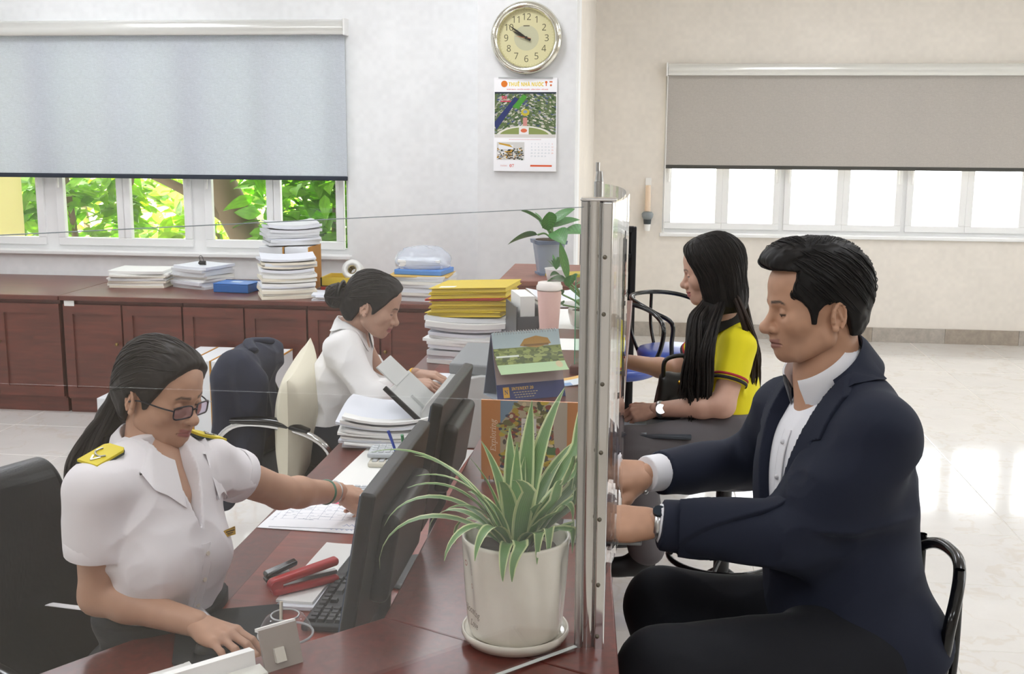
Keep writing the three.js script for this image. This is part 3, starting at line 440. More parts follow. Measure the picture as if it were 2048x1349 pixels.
// ---------- wall things ----------
{
  const t = thing('wall_clock', 'round silver wall clock with cream dial high on the pillar', 'clock', [-0.752, 2.323, ZP]); const R = 0.222;
  part(t, 'rim', lathe([[R - 0.052, 0.018], [R - 0.046, 0.05], [R - 0.03, 0.062], [R - 0.008, 0.056], [R, 0.03], [R - 0.004, 0.002], [R - 0.06, 0]], 72).rotateX(Math.PI / 2), mat(0xe6e4d8, 0.14, { metalness: 1 }));
  const face = canvasTex(512, 512, (g, w) => {
    g.fillStyle = '#d6cfa2'; g.fillRect(0, 0, w, w); g.fillStyle = '#c2c0a0'; g.beginPath(); g.arc(256, 256, 112, 0, 7); g.fill();
    g.fillStyle = '#5d5840'; g.textAlign = 'center'; g.textBaseline = 'middle'; g.font = '80px sans-serif';
    for (let k = 1; k <= 12; k++) { const a = (k / 12) * Math.PI * 2; g.fillText(String(k), 256 + Math.sin(a) * 184, 256 - Math.cos(a) * 184); }
    for (let k = 0; k < 60; k++) { const a = (k / 60) * Math.PI * 2; g.fillRect(256 + Math.sin(a) * 240 - 1.5, 256 - Math.cos(a) * 240 - 1.5, 3, 3); }
    g.fillRect(228, 146, 56, 9);
  });
  part(t, 'dial', new THREE.CircleGeometry(R - 0.046, 64).translate(0, 0, 0.02), mat(0xffffff, 0.6, { map: face }));
  const hand = (a, l, w, z, m, n) => part(t, n, extr(poly([[-w, -0.03], [w, -0.03], [w * 1.2, l * 0.5], [0, l], [-w * 1.2, l * 0.5]]), 0.0015).rotateZ(-a).translate(0, 0, z), m);
  const dk = mat(0x2c281e, 0.4); hand(5.15, 0.1, 0.006, 0.026, dk, 'hour_hand'); hand(5.32, 0.145, 0.0045, 0.03, dk, 'minute_hand'); hand(4.85, 0.075, 0.0014, 0.033, mat(0xb0603a, 0.5), 'second_hand');
  part(t, 'hub', cyl(0.009, 0.009, 0.014, 0, 0, 0, 16).rotateX(Math.PI / 2).translate(0, 0, 0.032), dk);
}
{
  const t = thing('wall_calendar', 'wall calendar with an aerial town photograph below the clock', 'calendar'); const cx = -0.756, y0 = 1.503, y1 = 2.083, w = 0.396, z = ZP;
  const pr = canvasTex(512, 752, (g, W, Hh) => {
    g.fillStyle = '#fbfafc'; g.fillRect(0, 0, W, Hh); const r = rng(77);
    g.fillStyle = '#e07a1e'; g.beginPath(); g.arc(84, 48, 26, 0, 7); g.fill(); g.fillStyle = '#f7c33c'; g.font = 'bold 30px serif'; g.textAlign = 'center'; g.textBaseline = 'middle'; g.fillText('★', 84, 46);
    g.fillStyle = '#e8cc20'; g.font = 'bold 42px sans-serif'; vn(g, 'THUẾ NHÀ NƯỚC', 262, 66, 42, 0.84); g.fillStyle = '#d8641e'; g.beginPath(); g.arc(424, 34, 10, 0, 7); g.fill(); g.fillRect(420, 36, 8, 28); g.fillRect(450, 26, 24, 10); g.beginPath(); g.arc(462, 58, 8, 0, 7); g.fill();
    g.fillStyle = '#e0786c'; g.font = 'bold 13px sans-serif'; vn(g, 'MINH BẠCH - CHUYÊN NGHIỆP - LIÊM CHÍNH - ĐỔI MỚI', 272, 96, 13, 0.98);
    const a = 112, b = 480; g.fillStyle = '#5f7048'; g.fillRect(6, a, 500, b - a); g.save(); g.beginPath(); g.rect(6, a, 500, b - a); g.clip();
    for (let i = 0; i < 900; i++) { const x = r() * 512, y = a + r() * (b - a), s = 4 + r() * 14; g.fillStyle = ['#3f5e2c', '#56703a', '#8e9a7a', '#d9d6cc', '#b5b0a4', '#8a8f9c', '#42507e', '#2f4a24', '#c9c3ae'][(r() * 9) | 0]; g.save(); g.translate(x, y); g.rotate(-0.5 + (x > 260 ? 0.8 : 0)); g.fillRect(0, 0, s * 1.6, s * 0.7); g.restore(); }
    g.fillStyle = '#29356a'; g.beginPath(); g.moveTo(0, 360); g.lineTo(170, 150); g.lineTo(200, 168); g.lineTo(20, 420); g.fill(); g.fillStyle = '#4c9a34'; g.beginPath(); g.moveTo(150, 230); g.lineTo(240, 130); g.lineTo(270, 150); g.lineTo(200, 250); g.fill();
    g.fillStyle = '#1f2c3c'; g.fillRect(6, a, 500, 14); g.fillStyle = '#c9b83a'; g.beginPath(); g.ellipse(256, 276, 34, 28, 0, 0, 7); g.fill(); g.fillStyle = '#8aa0b8'; g.beginPath(); g.ellipse(256, 270, 17, 13, 0, 0, 7); g.fill();
    g.fillStyle = '#cf8f86'; g.fillRect(238, 318, 34, 70); g.fillStyle = '#e9e6da'; g.beginPath(); g.ellipse(250, 480, 236, 96, 0, Math.PI, 0); g.fill(); g.fillStyle = '#8d9a58'; g.beginPath(); g.ellipse(250, 470, 206, 74, 0, Math.PI, 0); g.fill(); g.fillStyle = '#f1ecea'; g.fillRect(206, 396, 80, 74); g.fillStyle = '#e0724a'; g.beginPath(); g.ellipse(246, 422, 26, 16, 0, 0, 7); g.fill();
    g.fillStyle = '#dcd8d2'; g.fillRect(6, 452, 500, 30); g.fillStyle = '#e8305a'; g.font = 'bold 40px sans-serif'; g.fillText('50', 84, 158); g.fillStyle = '#d84060'; g.fillRect(54, 182, 84, 10); g.restore();
    g.fillStyle = '#d89ca0'; g.font = '12px sans-serif'; for (let i = 0; i < 22; i++) g.fillRect(126 + i * 12, 492, 8, 4);
    g.fillStyle = '#d8d6d2'; g.fillRect(26, 516, 226, 146); for (let i = 0; i < 160; i++) { g.fillStyle = ['#2c2a26', '#54402a', '#8b8f98', '#f0efee', '#b98a2a', '#3c4a3a'][(r() * 6) | 0]; g.fillRect(26 + r() * 210, 560 + r() * 90, 6 + r() * 14, 4 + r() * 10); } g.fillStyle = '#eceef2'; g.fillRect(40, 540, 120, 34); g.fillStyle = '#c99a2c'; g.beginPath(); g.moveTo(36, 520); g.lineTo(130, 536); g.lineTo(160, 560); g.lineTo(50, 534); g.fill(); g.fillRect(90, 590, 60, 8);
    g.textAlign = 'center'; g.font = '15px sans-serif'; for (let i = 0; i < 6; i++) for (let k = 0; k < 7; k++) { const n = i * 7 + k - 8; g.fillStyle = k === 6 ? '#e59a86' : '#b9c4cc'; if (i === 0) g.fillText('TTTTTTC'[k], 312 + k * 28, 528); else if (n > -7 && n < 25) g.fillText(String(n + 7), 312 + k * 28, 528 + i * 25); }
    g.fillStyle = '#e05a2c'; g.fillRect(302, 700, 176, 14); g.fillStyle = '#d8402c'; g.font = 'bold 34px serif'; g.fillText('07', 150, 708); g.font = '16px serif'; g.fillStyle = '#e0a8a0'; vn(g, 'THÁNG', 84, 714, 16);
  });
  part(t, 'backing', rbox(w, y1 - y0, 0.012, 0.002, cx, (y0 + y1) / 2, z + 0.008), M.white);
  const sheet = new THREE.PlaneGeometry(w, y1 - y0 - 0.004, 1, 12); bend(sheet, (a, b, c) => [a, b, c + 0.012 * sstep(0.1, -0.29, b)]); sheet.translate(cx, (y0 + y1) / 2, z + 0.0155); part(t, 'printed_sheet', sheet, mat(0xffffff, 0.45, { map: pr }));
  part(t, 'page_block', bend(new THREE.BoxGeometry(w - 0.004, y1 - y0 - 0.01, 0.006, 1, 12, 1), (a, b, c) => [a, b, c + 0.011 * sstep(0.1, -0.29, b)]).translate(cx, (y0 + y1) / 2, z + 0.0115), M.paper); part(t, 'hanger', [bx(cx - 0.17, y1 - 0.006, z, cx + 0.17, y1 + 0.004, z + 0.02)], M.grey); part(t, 'nail', rod([cx, y1 + 0.02, z], [cx, y1 + 0.02, z + 0.03], 0.004), M.steel); settle(t);
}
{
  const t = thing('wall_torch', 'small wall-mounted torch lamp with clear tube beside the right window', 'lamp'); const x = 0.03, z = ZR + 0.05;
  part(t, 'bracket', rbox(0.05, 0.42, 0.012, 0.004, x, 1.16, ZR + 0.006), M.white); part(t, 'tube', cyl(0.022, 0.026, 0.22, x, 1.2, z, 20), phys(0xfff1e0, 0.2, { transmission: 0.6, thickness: 0 })); part(t, 'collar', lathe([[0, -0.035], [0.034, -0.035], [0.048, -0.012], [0.05, 0.012], [0.036, 0.03], [0, 0.03]], 24).translate(x, 1.055, z), mat(0x8d9496, 0.4)); part(t, 'grip', cyl(0.034, 0.03, 0.04, x, 1.0, z, 20), mat(0x3c4246, 0.5)); part(t, 'tip', cyl(0.028, 0.022, 0.06, x, 0.952, z, 20), M.white); settle(t);
}
// ---------- on the counter and the desk ----------
const DT = 0.751, KT = 1.0005;
{ // spider plant in the foreground
  const px = -0.176, pz = -1.585, t = thing('spider_plant', 'variegated spider plant in a white ceramic pot in the foreground', 'plant', [px, KT, pz]);
  const cer = phys(0xe9e4d6, 0.22, { clearcoat: 0.8, clearcoatRoughness: 0.08 });
  const prof = [[0.0, 0.012], [0.062, 0.012], [0.0685, 0.016], [0.0715, 0.03], [0.0755, 0.08], [0.0785, 0.13], [0.08, 0.158], [0.0795, 0.163], [0.077, 0.164], [0.0745, 0.16], [0.071, 0.13]];
  const pg = lathe(prof, 120);
  bend(pg, (x, y, z) => { const r = Math.hypot(x, z), a = Math.atan2(z, x), k = sstep(0.02, 0.05, y) * sstep(0.158, 0.135, y) * (r > 0.06 ? 1 : 0); const w = Math.sin(a * 8 + Math.sin(y * 40) * 0.7), d = 1 - 0.065 * k * (0.5 + 0.5 * w) ** 2; return [x * d, y, z * d]; });
  const prn = canvasTex(1024, 256, (g, W, h) => { g.fillStyle = '#ffffff'; g.fillRect(0, 0, W, h); g.fillStyle = '#4a4030'; g.font = 'italic 21px serif'; g.save(); g.translate(816, 172); g.rotate(0.06); g.fillText('Blooming', 0, 0); g.fillText('Love', 36, 30); g.restore(); for (const [x, y, s] of [[872, 72, 7], [865, 108, 5], [830, 60, 6]]) { g.strokeStyle = '#c98a84'; g.lineWidth = 2; g.beginPath(); g.arc(x, y, s, 0, 7); g.stroke(); } g.strokeStyle = '#7d8a50'; g.lineWidth = 4; g.beginPath(); g.moveTo(792, 60); g.quadraticCurveTo(776, 90, 804, 120); g.stroke(); });
  const uvp = pg.attributes.uv, pp = pg.attributes.position; for (let i = 0; i < uvp.count; i++) uvp.setY(i, pp.getY(i) / 0.164);
  const pm = cer.clone(); pm.map = prn; part(t, 'pot', pg, pm);
  part(t, 'saucer', lathe([[0, 0], [0.062, 0], [0.076, 0.004], [0.081, 0.014], [0.08, 0.02], [0.077, 0.02], [0.073, 0.011], [0, 0.009]], 64), cer);
  part(t, 'soil', bend(lathe([[0, 0.138], [0.03, 0.14], [0.0725, 0.134]], 40), (x, y, z) => [x, y + 0.006 * noise(x * 120, 3, z * 120), z]), mat(0x33271c, 0.95));
  const lt = tex(64, 8, (u) => { const e = Math.abs(u - 0.5) * 2, k = sstep(0.62, 0.8, e), m = 1 + 0.08 * Math.sin(u * 60); return [lerp(104, 214, k) * m, lerp(146, 224, k) * m, lerp(84, 168, k) * m]; });
  const lm = phys(0xffffff, 0.42, { map: lt, transmission: 0.15, thickness: 0, side: THREE.DoubleSide });
  // a strap leaf from the crown: heading, length, rise and droop
  const strap = (a, L, rise, droop, w, r0 = 0.012, twist = 0) => {
    const n = 14, P = [], U = [], I = []; let x = Math.cos(a) * r0, z = Math.sin(a) * r0, y = 0.136, el = rise; const ds = L / n;
    for (let i = 0; i <= n; i++) {
      const s = i / n, ww = w * (0.55 + 0.45 * Math.sin(Math.min(1, s * 2.2) * Math.PI / 2)) * (1 - Math.pow(s, 2.6)) + 0.0005, ca = Math.cos(a + twist * s), sa = Math.sin(a + twist * s), nx = -sa, nz = ca, f = 0.28 * ww, ux = -Math.sin(el) * ca, uy = Math.cos(el), uz = -Math.sin(el) * sa;
      for (const k of [-1, -0.5, 0, 0.5, 1]) { const l = f * Math.abs(k); P.push(x + nx * k * ww + ux * l, y + uy * l, z + nz * k * ww + uz * l); U.push(k * 0.5 + 0.5, s); }
      x += Math.cos(el) * ca * ds; z += Math.cos(el) * sa * ds; y += Math.sin(el) * ds; el -= (droop * (0.4 + 1.3 * s)) / n; y = Math.max(y, 0.03); { const over = (x + z) * 0.70711 - 0.076; if (over > 0) { x -= over * 0.70711; z -= over * 0.70711; } if (x > 0.085) x = 0.085; }
    }
    for (let i = 0; i < n; i++) for (let k = 0; k < 4; k++) { const b = i * 5 + k; I.push(b, b + 1, b + 5, b + 1, b + 6, b + 5); }
    const g = new THREE.BufferGeometry(); g.setAttribute('position', new THREE.Float32BufferAttribute(P, 3)); g.setAttribute('uv', new THREE.Float32BufferAttribute(U, 2)); g.setIndex(I); g.computeVertexNormals(); return g;
  };
  // heading 0 is to the right (+x), -90 degrees away from the camera
  const spec = [[180, 0.22, 1.0, 2.3, 0.0085], [172, 0.24, 0.75, 2.6, 0.009], [195, 0.16, 0.9, 2.4, 0.007], [150, 0.2, 1.25, 1.4, 0.0085], [165, 0.19, 1.2, 1.6, 0.009], [205, 0.14, 0.85, 2.9, 0.0075], [140, 0.16, 1.35, 0.5, 0.007], [190, 0.2, 1.15, 1.2, 0.0075],
    [-60, 0.24, 1.35, 0.55, 0.0135], [-75, 0.21, 1.4, 0.35, 0.013], [-110, 0.17, 1.4, 0.4, 0.011], [-95, 0.15, 1.5, 0.2, 0.01], [-30, 0.25, 0.95, 0.9, 0.0145], [-42, 0.26, 1.1, 0.8, 0.014], [-15, 0.24, 0.8, 1.0, 0.014], [-55, 0.18, 1.2, 0.8, 0.012], [-130, 0.16, 1.35, 0.6, 0.009],
    [5, 0.19, 0.75, 1.9, 0.011], [15, 0.15, 0.9, 2.4, 0.0115], [28, 0.2, 1.1, 2.2, 0.0125], [45, 0.17, 1.05, 2.9, 0.0105], [60, 0.15, 1.1, 3.0, 0.01], [78, 0.14, 1.0, 3.2, 0.01], [95, 0.12, 1.0, 3.2, 0.0085], [112, 0.15, 1.2, 2.7, 0.0095], [125, 0.16, 1.1, 2.6, 0.009], [70, 0.2, 1.3, 1.4, 0.012], [35, 0.22, 1.2, 1.7, 0.012], [100, 0.17, 1.4, 1.2, 0.011], [-5, 0.2, 1.1, 1.7, 0.011], [20, 0.23, 1.25, 1.4, 0.0125], [160, 0.13, 1.3, 1.8, 0.008], [215, 0.13, 1.1, 1.6, 0.008], [-80, 0.13, 1.5, 0.4, 0.009], [50, 0.12, 1.4, 1.2, 0.009], [130, 0.11, 1.45, 1.0, 0.008], [175, 0.26, 1.2, 1.5, 0.0085], [-25, 0.18, 1.2, 1.2, 0.012]];
  spec.forEach(([d, L, ri, dr, w], i) => part(t, 'leaf', strap((d * Math.PI) / 180, L * 1.06, ri, dr, w * 1.3, 0.008 + 0.012 * hash(i, 3, 9), (hash(i, 1, 4) - 0.5) * 0.5), lm));
}
{ // upright picture board
  const t = thing('picture_board', 'upright spiral picture board with orange side bands standing on the counter', 'board'); const x0 = -0.337, x1 = -0.112, z = -2.345, y0 = KT + 0.004, y1 = 1.182;
  const pic = canvasTex(640, 512, (g, W, h) => {
    const r = rng(19); g.fillStyle = '#cf8a4c'; g.fillRect(0, 0, W, h); g.fillStyle = '#b9ac8e'; g.fillRect(118, 0, 410, h); g.fillStyle = '#7d98ae'; g.beginPath(); g.moveTo(118, 0); g.lineTo(230, 0); g.lineTo(118, 150); g.fill();
    for (let i = 0; i < 360; i++) { const x = 124 + r() * 330, y = r() * h; if (x + y * 0.8 < 235) continue; g.fillStyle = ['#c9b23a', '#b89a2e', '#6d6a3a', '#4e5a3c', '#8e4a3a', '#5a5148', '#d6c8a2', '#3f4a66', '#a8b070'][(r() * 9) | 0]; g.beginPath(); g.ellipse(x, y, 8 + r() * 26, 6 + r() * 14, r() - 0.5, 0, 7); g.fill(); }
    g.fillStyle = '#bcb2a0'; g.beginPath(); g.moveTo(430, 0); g.lineTo(528, 0); g.lineTo(528, h); g.lineTo(470, h); g.fill(); g.fillStyle = '#4c7a44'; g.fillRect(404, 292, 60, 46); g.fillStyle = '#a84a3c'; g.beginPath(); g.ellipse(472, 316, 14, 26, 0, 0, 7); g.fill(); g.fillStyle = '#384a78'; g.fillRect(396, 110, 34, 30); g.fillStyle = '#8a3c34'; g.fillRect(400, 146, 44, 30);
    g.fillStyle = '#d9d5cf'; g.fillRect(248, 110, 92, 262); g.save(); g.translate(0, 0); g.rotate(-Math.PI / 2); g.fillStyle = '#54504c'; g.font = 'bold 27px sans-serif'; g.textBaseline = 'middle'; vn(g, 'BỘ TRẢ KẾT QUẢ', -240, 276, 29, 0.95); vn(g, 'HÀNH CHÍNH CÔNG', -235, 306, 27, 0.85); g.fillText('2024', -260, 326); g.fillStyle = '#f3e2cf'; g.font = 'italic 44px serif'; g.fillText('Exploring', -330, 74); g.restore();
    g.fillStyle = '#e0b088'; g.fillRect(556, 246, 40, 48);
  });
  part(t, 'panel', bx(x0, y0, z - 0.006, x1, y1, z), mat(0xd08a4e, 0.5)); const s = new THREE.PlaneGeometry(x1 - x0, y1 - y0).translate((x0 + x1) / 2, (y0 + y1) / 2, z + 0.0006); part(t, 'printed_face', s, mat(0xffffff, 0.3, { map: pic }));
  for (let k = 0; k < 22; k++) part(t, 'spiral_ring', new THREE.TorusGeometry(0.006, 0.0009, 6, 14).rotateY(Math.PI / 2).translate(lerp(x0 + 0.008, x1 - 0.008, k / 21), y0 + 0.003, z - 0.003), M.black);
  part(t, 'stand_flap', slab([[x0 + 0.06, z - 0.006], [x1 - 0.06, z - 0.006], [x1 - 0.06, z - 0.05], [x0 + 0.06, z - 0.05]], KT, KT + 0.003), mat(0x8a8478, 0.8)); settle(t);
}
{ // desk calendar
  const t = thing('desk_calendar', 'tent-shaped desk calendar with a landscape picture and navy base strip', 'calendar', [-0.33, KT, -3.17]); t.rotation.y = 0.52; const w = 0.21, h = 0.185, d = 0.055; const navy = mat(0x2b3a6e, 0.45);
  const face = canvasTex(512, 420, (g, W, Hh) => { g.fillStyle = '#a99a98'; g.fillRect(0, 0, W, Hh); g.fillStyle = '#26356c'; g.fillRect(0, 316, W, 104); g.fillStyle = '#d8a63c'; g.fillRect(44, 334, 46, 66); g.fillStyle = '#26356c'; g.font = 'bold 36px serif'; g.textAlign = 'center'; g.fillText('N', 67, 378); g.textAlign = 'left'; g.fillStyle = '#e0b044'; g.font = 'bold 27px sans-serif'; g.fillText('INTENEXT 20', 108, 356, 200); g.font = '14px sans-serif'; g.fillStyle = '#b9a87a'; for (let k = 0; k < 3; k++) for (let i = 0; i < 9 - k; i++) g.fillRect(120 + i * 21 + k * 6, 368 + k * 15, 15, 5); });
  const land = canvasTex(512, 320, (g, W, Hh) => { const r = rng(4); g.fillStyle = '#a9bcc0'; g.fillRect(0, 0, W, 130); g.fillStyle = '#6d7a3c'; g.fillRect(0, 120, W, 130); for (let i = 0; i < 260; i++) { g.fillStyle = ['#5c6a30', '#7c8a46', '#465428', '#8f9a54'][(r() * 4) | 0]; g.beginPath(); g.ellipse(r() * W, 130 + r() * 110, 10 + r() * 24, 6 + r() * 10, 0, 0, 7); g.fill(); } g.fillStyle = '#a8803c'; g.beginPath(); g.moveTo(200, 110); g.lineTo(240, 60); g.lineTo(330, 40); g.lineTo(420, 62); g.lineTo(440, 104); g.lineTo(330, 130); g.fill(); g.fillStyle = '#7c5a28'; g.fillRect(230, 100, 190, 16); g.fillStyle = '#d7dfd2'; g.fillRect(10, 176, 170, 14); g.fillStyle = '#b4d0a4'; g.fillRect(0, 246, W, 74); g.fillStyle = '#cdbf98'; g.beginPath(); g.arc(460, 270, 26, 0, 7); g.fill(); });
  const ang = Math.atan2(d, h); const panel = (s, m) => new THREE.BoxGeometry(w, Math.hypot(h, d), 0.003).translate(0, Math.hypot(h, d) / 2, 0);
  part(t, 'front_board', at(panel(), 0, 0, d, -ang, 0, 0), navy); part(t, 'rear_board', at(panel(), 0, 0, -d, ang, 0, 0), mat(0x6c7686, 0.6)); part(t, 'base_board', box(w, 0.003, d * 2, 0, 0.0015, 0), mat(0x9aa2ac, 0.6));
  part(t, 'printed_front', at(new THREE.PlaneGeometry(w, Math.hypot(h, d)).translate(0, Math.hypot(h, d) / 2, 0.0022), 0, 0, d, -ang, 0, 0), mat(0xffffff, 0.5, { map: face }));
  const sh = new THREE.PlaneGeometry(w, 0.14, 1, 14); bend(sh, (a, b, c) => { const u = (0.07 - b) / 0.14; return [a, h + 0.004 - u * 0.118 + 0.012 * u * u * u, 0.004 + u * 0.034 + 0.04 * u * u * u]; }); part(t, 'picture_page', sh, mat(0xffffff, 0.45, { map: land, side: THREE.DoubleSide }));
  for (let k = 0; k < 24; k++) part(t, 'spiral_ring', new THREE.TorusGeometry(0.006, 0.0008, 6, 12).rotateY(Math.PI / 2).translate(-w / 2 + 0.01 + (k / 23) * (w - 0.02), h, 0), M.steel);
}
single('leaflet', 'colourful leaflet lying behind the desk calendar', 'leaflet', bend(new THREE.BoxGeometry(0.17, 0.002, 0.1, 8, 1, 1), (a, b, c) => [a, b + 0.012 * (a / 0.085) ** 2 + 0.001, c]), mat(0xffffff, 0.4, { map: canvasTex(128, 64, (g) => { g.fillStyle = '#dfe6ee'; g.fillRect(0, 0, 128, 64); g.fillStyle = '#e7b45a'; g.fillRect(50, 0, 78, 20); g.fillStyle = '#7ea3cf'; g.fillRect(0, 40, 90, 24); }) }), [-0.245, KT, -3.34]).rotation.y = 0.3;
// monitors, seen from behind, tilted back
function monitor(x, z0, z1, yTop, label, color) {
  const t = thing('monitor', label, 'monitor', [x, DT, (z0 + z1) / 2]); const w = Math.abs(z1 - z0), h = 0.28, c = mat(color, 0.4), ti = 0.17, yb = yTop - DT - h * Math.cos(ti), xt = h * Math.sin(ti); const M4 = (g) => at(g, -xt / 2, yb, 0, 0, 0, -ti);
  part(t, 'casing', M4(muv(new RoundedBoxGeometry(0.024, h, w, 3, 0.006).translate(0, h / 2, 0))), c); part(t, 'screen', M4(box(0.002, h - 0.03, w - 0.03, -0.0146, h / 2 + 0.004, 0)), mat(0x0c1016, 0.15, { emissive: 0x3a4656, emissiveIntensity: 0.4 }));
  part(t, 'rear_bulge', M4(new RoundedBoxGeometry(0.035, h * 0.55, w * 0.62, 4, 0.014).translate(0.024, h * 0.5, 0)), c); part(t, 'power_light', M4(box(0.002, 0.003, 0.006, 0.0148, 0.02, w / 2 - 0.06)), mat(0xff9a3c, 0.4, { emissive: 0xff8a2c, emissiveIntensity: 1.5 }));
  part(t, 'stand', [rope([[-0.05, 0.01, 0], [-0.02, 0.1, 0], [0.0 - xt * 0.2, yb + 0.1, 0]], 0.018, 12, 10)], c); part(t, 'foot', lathe([[0, 0], [0.1, 0], [0.105, 0.006], [0.09, 0.014], [0, 0.018]], 32).scale(0.8, 1, 1).translate(-0.06, 0, 0), c);
}
monitor(-0.43, -1.615, -2.07, 1.205, 'near black monitor seen from behind, screen towards the seated officer', 0x0b0c0e);
monitor(-0.43, -2.2, -2.62, 1.205, 'second black monitor seen from behind, beyond the near one', 0x0f1113);
// keyboards with separate keys
const keyG = {}, keyM = mat(0x2b2d30, 0.5), keyL = mat(0x202225, 0.55);
function keyboard(x, z, label, small) {
  const t = thing('keyboard', label, 'keyboard', [x, DT, z]); part(t, 'base', rbox(0.135, 0.014, 0.44, 0.004, 0, 0.009, 0), keyL);
  const u = 0.0185, key = (row, col, w = 1) => { const k = w.toFixed(2); if (!keyG[k]) { const g = new THREE.CylinderGeometry(Math.SQRT1_2 * 0.8, Math.SQRT1_2, 1, 4, 1).rotateY(Math.PI / 4); g.scale(u - 0.003, 0.007, w * u - 0.003); keyG[k] = g.toNonIndexed(); keyG[k].computeVertexNormals(); } const o = part(t, 'key', keyG[k], keyM); o.position.set(0.048 - row * u - (row ? 0.004 : 0), 0.0195, -0.212 + (col + w / 2) * u); };
  // rows run away from the typist; columns along the board from the far end
  const rows = [[[0, 1], [2, 1], [3, 1], [4, 1], [5, 1], [6.5, 1], [7.5, 1], [8.5, 1], [9.5, 1], [11, 1], [12, 1], [13, 1], [14, 1]], Array.from({ length: 13 }, (_, i) => [i, 1]).concat([[13, 2]]), [[0, 1.5], ...Array.from({ length: 12 }, (_, i) => [1.5 + i, 1]), [13.5, 1.5]], [[0, 1.75], ...Array.from({ length: 11 }, (_, i) => [1.75 + i, 1]), [12.75, 2.25]], [[0, 2.25], ...Array.from({ length: 10 }, (_, i) => [2.25 + i, 1]), [12.25, 2.75]], [[0, 1.25], [1.25, 1.25], [2.5, 1.25], [3.75, 6.25], [10, 1.25], [11.25, 1.25], [12.5, 1.25], [13.75, 1.25]]];
  rows.forEach((r, i) => { for (const [c, w] of r) key(i, c, w); if (i) for (let k = 0; k < 3; k++) if (i < 3 || i === 5 || (i === 4 && k === 1)) key(i, 15.4 + k, 1); if (i) for (let k = 0; k < 4; k++) key(i, 18.7 + k, 1); });
  return t;
}
keyboard(-0.6, -2.3, 'black keyboard under the near monitor beside the white note paper'); keyboard(-0.655, -4.28, 'black keyboard under the hands of the woman with the bun');
{ // mouse pad and mouse
  const pad = single('mouse_pad', 'black mouse pad under the officer’s hand', 'mouse pad', extr(rrect(0.21, 0.24, 0.015), 0.003, 0.0008).rotateX(-Math.PI / 2), mat(0x1b1e22, 0.8), [-0.805, DT + 0.0012, -2.05]); pad.rotation.y = 0.35;
  const m = thing('computer_mouse', 'black computer mouse under the officer’s hand', 'mouse', [-0.798, DT + 0.006, -1.985]); m.rotation.y = -0.9;
  part(m, 'shell', bend(new THREE.SphereGeometry(1, 28, 18), (a, b, c) => [a * 0.03, Math.max(0, b) * 0.034 * (1 - 0.25 * c), c * 0.054]), mat(0x15171a, 0.35)); part(m, 'wheel', new THREE.TorusGeometry(0.007, 0.003, 8, 18).rotateY(Math.PI / 2).translate(0, 0.026, 0.03), M.black);
}
{ // stapler, staple remover, note paper
  pile('note_paper', 'narrow white note paper pad under the red stapler', 'paper', [-0.705, DT, -2.36], 0.085, 0.36, 0.012, 3, -0.03, 12, [0, 2], undefined, 0.001);
  const t = thing('stapler', 'red stapler lying beside the keyboard', 'stapler', [-0.715, DT + 0.016, -2.265]); t.rotation.y = 0.72; const re = mat(0xb3262c, 0.3);
  part(t, 'top_arm', bend(new RoundedBoxGeometry(0.16, 0.018, 0.026, 4, 0.008), (a, b, c) => [a, b + 0.036 + a * 0.12, c]), re); part(t, 'base_arm', new RoundedBoxGeometry(0.155, 0.016, 0.03, 4, 0.007).translate(0, 0.008, 0.002), re); part(t, 'magazine', box(0.13, 0.008, 0.014, 0.01, 0.022, 0), M.steel); part(t, 'hinge', cyl(0.014, 0.014, 0.026, 0, 0, 0, 16).rotateX(Math.PI / 2).translate(-0.068, 0.02, 0), re);
  const r = thing('staple_remover', 'small black staple remover beside the red stapler', 'staple remover', [-0.79, DT, -2.33]); r.rotation.y = 0.65;
  part(r, 'upper_jaw', bend(new RoundedBoxGeometry(0.075, 0.012, 0.026, 3, 0.005), (a, b, c) => [a, b + 0.03 + a * 0.25, c * (1 - a * 3)]), M.blackGloss); part(r, 'lower_jaw', bend(new RoundedBoxGeometry(0.075, 0.012, 0.026, 3, 0.005), (a, b, c) => [a, b + 0.009 - a * 0.03, c * (1 - a * 3)]), M.blackGloss); part(r, 'spring_plate', box(0.05, 0.004, 0.012, -0.005, 0.02, 0), M.steel);
}
{ // takeaway cup with dome lid
  const t = thing('plastic_cup', 'clear plastic takeaway cup with dome lid and straw', 'cup', [-0.625, DT, -1.86]); const pl = phys(0xf7f9fa, 0.06, { transmission: 1, thickness: 0, ior: 1.45 });
  part(t, 'cup_wall', lathe([[0, 0.002], [0.034, 0.002], [0.036, 0.005], [0.046, 0.098], [0.0465, 0.1], [0.0455, 0.1], [0.035, 0.006], [0, 0.004]], 48), pl);
  part(t, 'dome_lid', lathe([[0.047, 0.094], [0.0495, 0.098], [0.0495, 0.103], [0.0475, 0.106], [0.044, 0.118], [0.036, 0.131], [0.027, 0.137], [0.024, 0.137], [0.023, 0.131], [0.0245, 0.128]], 48), pl); part(t, 'lid_rim', new THREE.TorusGeometry(0.049, 0.0022, 8, 56).rotateX(Math.PI / 2).translate(0, 0.101, 0), phys(0xeef1f2, 0.1, { transmission: 0.5, thickness: 0 })); part(t, 'lid_hole_rim', new THREE.TorusGeometry(0.025, 0.0016, 8, 40).rotateX(Math.PI / 2).translate(0, 0.137, 0), phys(0xeef1f2, 0.1, { transmission: 0.5, thickness: 0 }));
  part(t, 'straw', rod([-0.008, 0.01, 0.01], [-0.012, 0.155, -0.016], 0.0032), mat(0xe4dccb, 0.5));
}
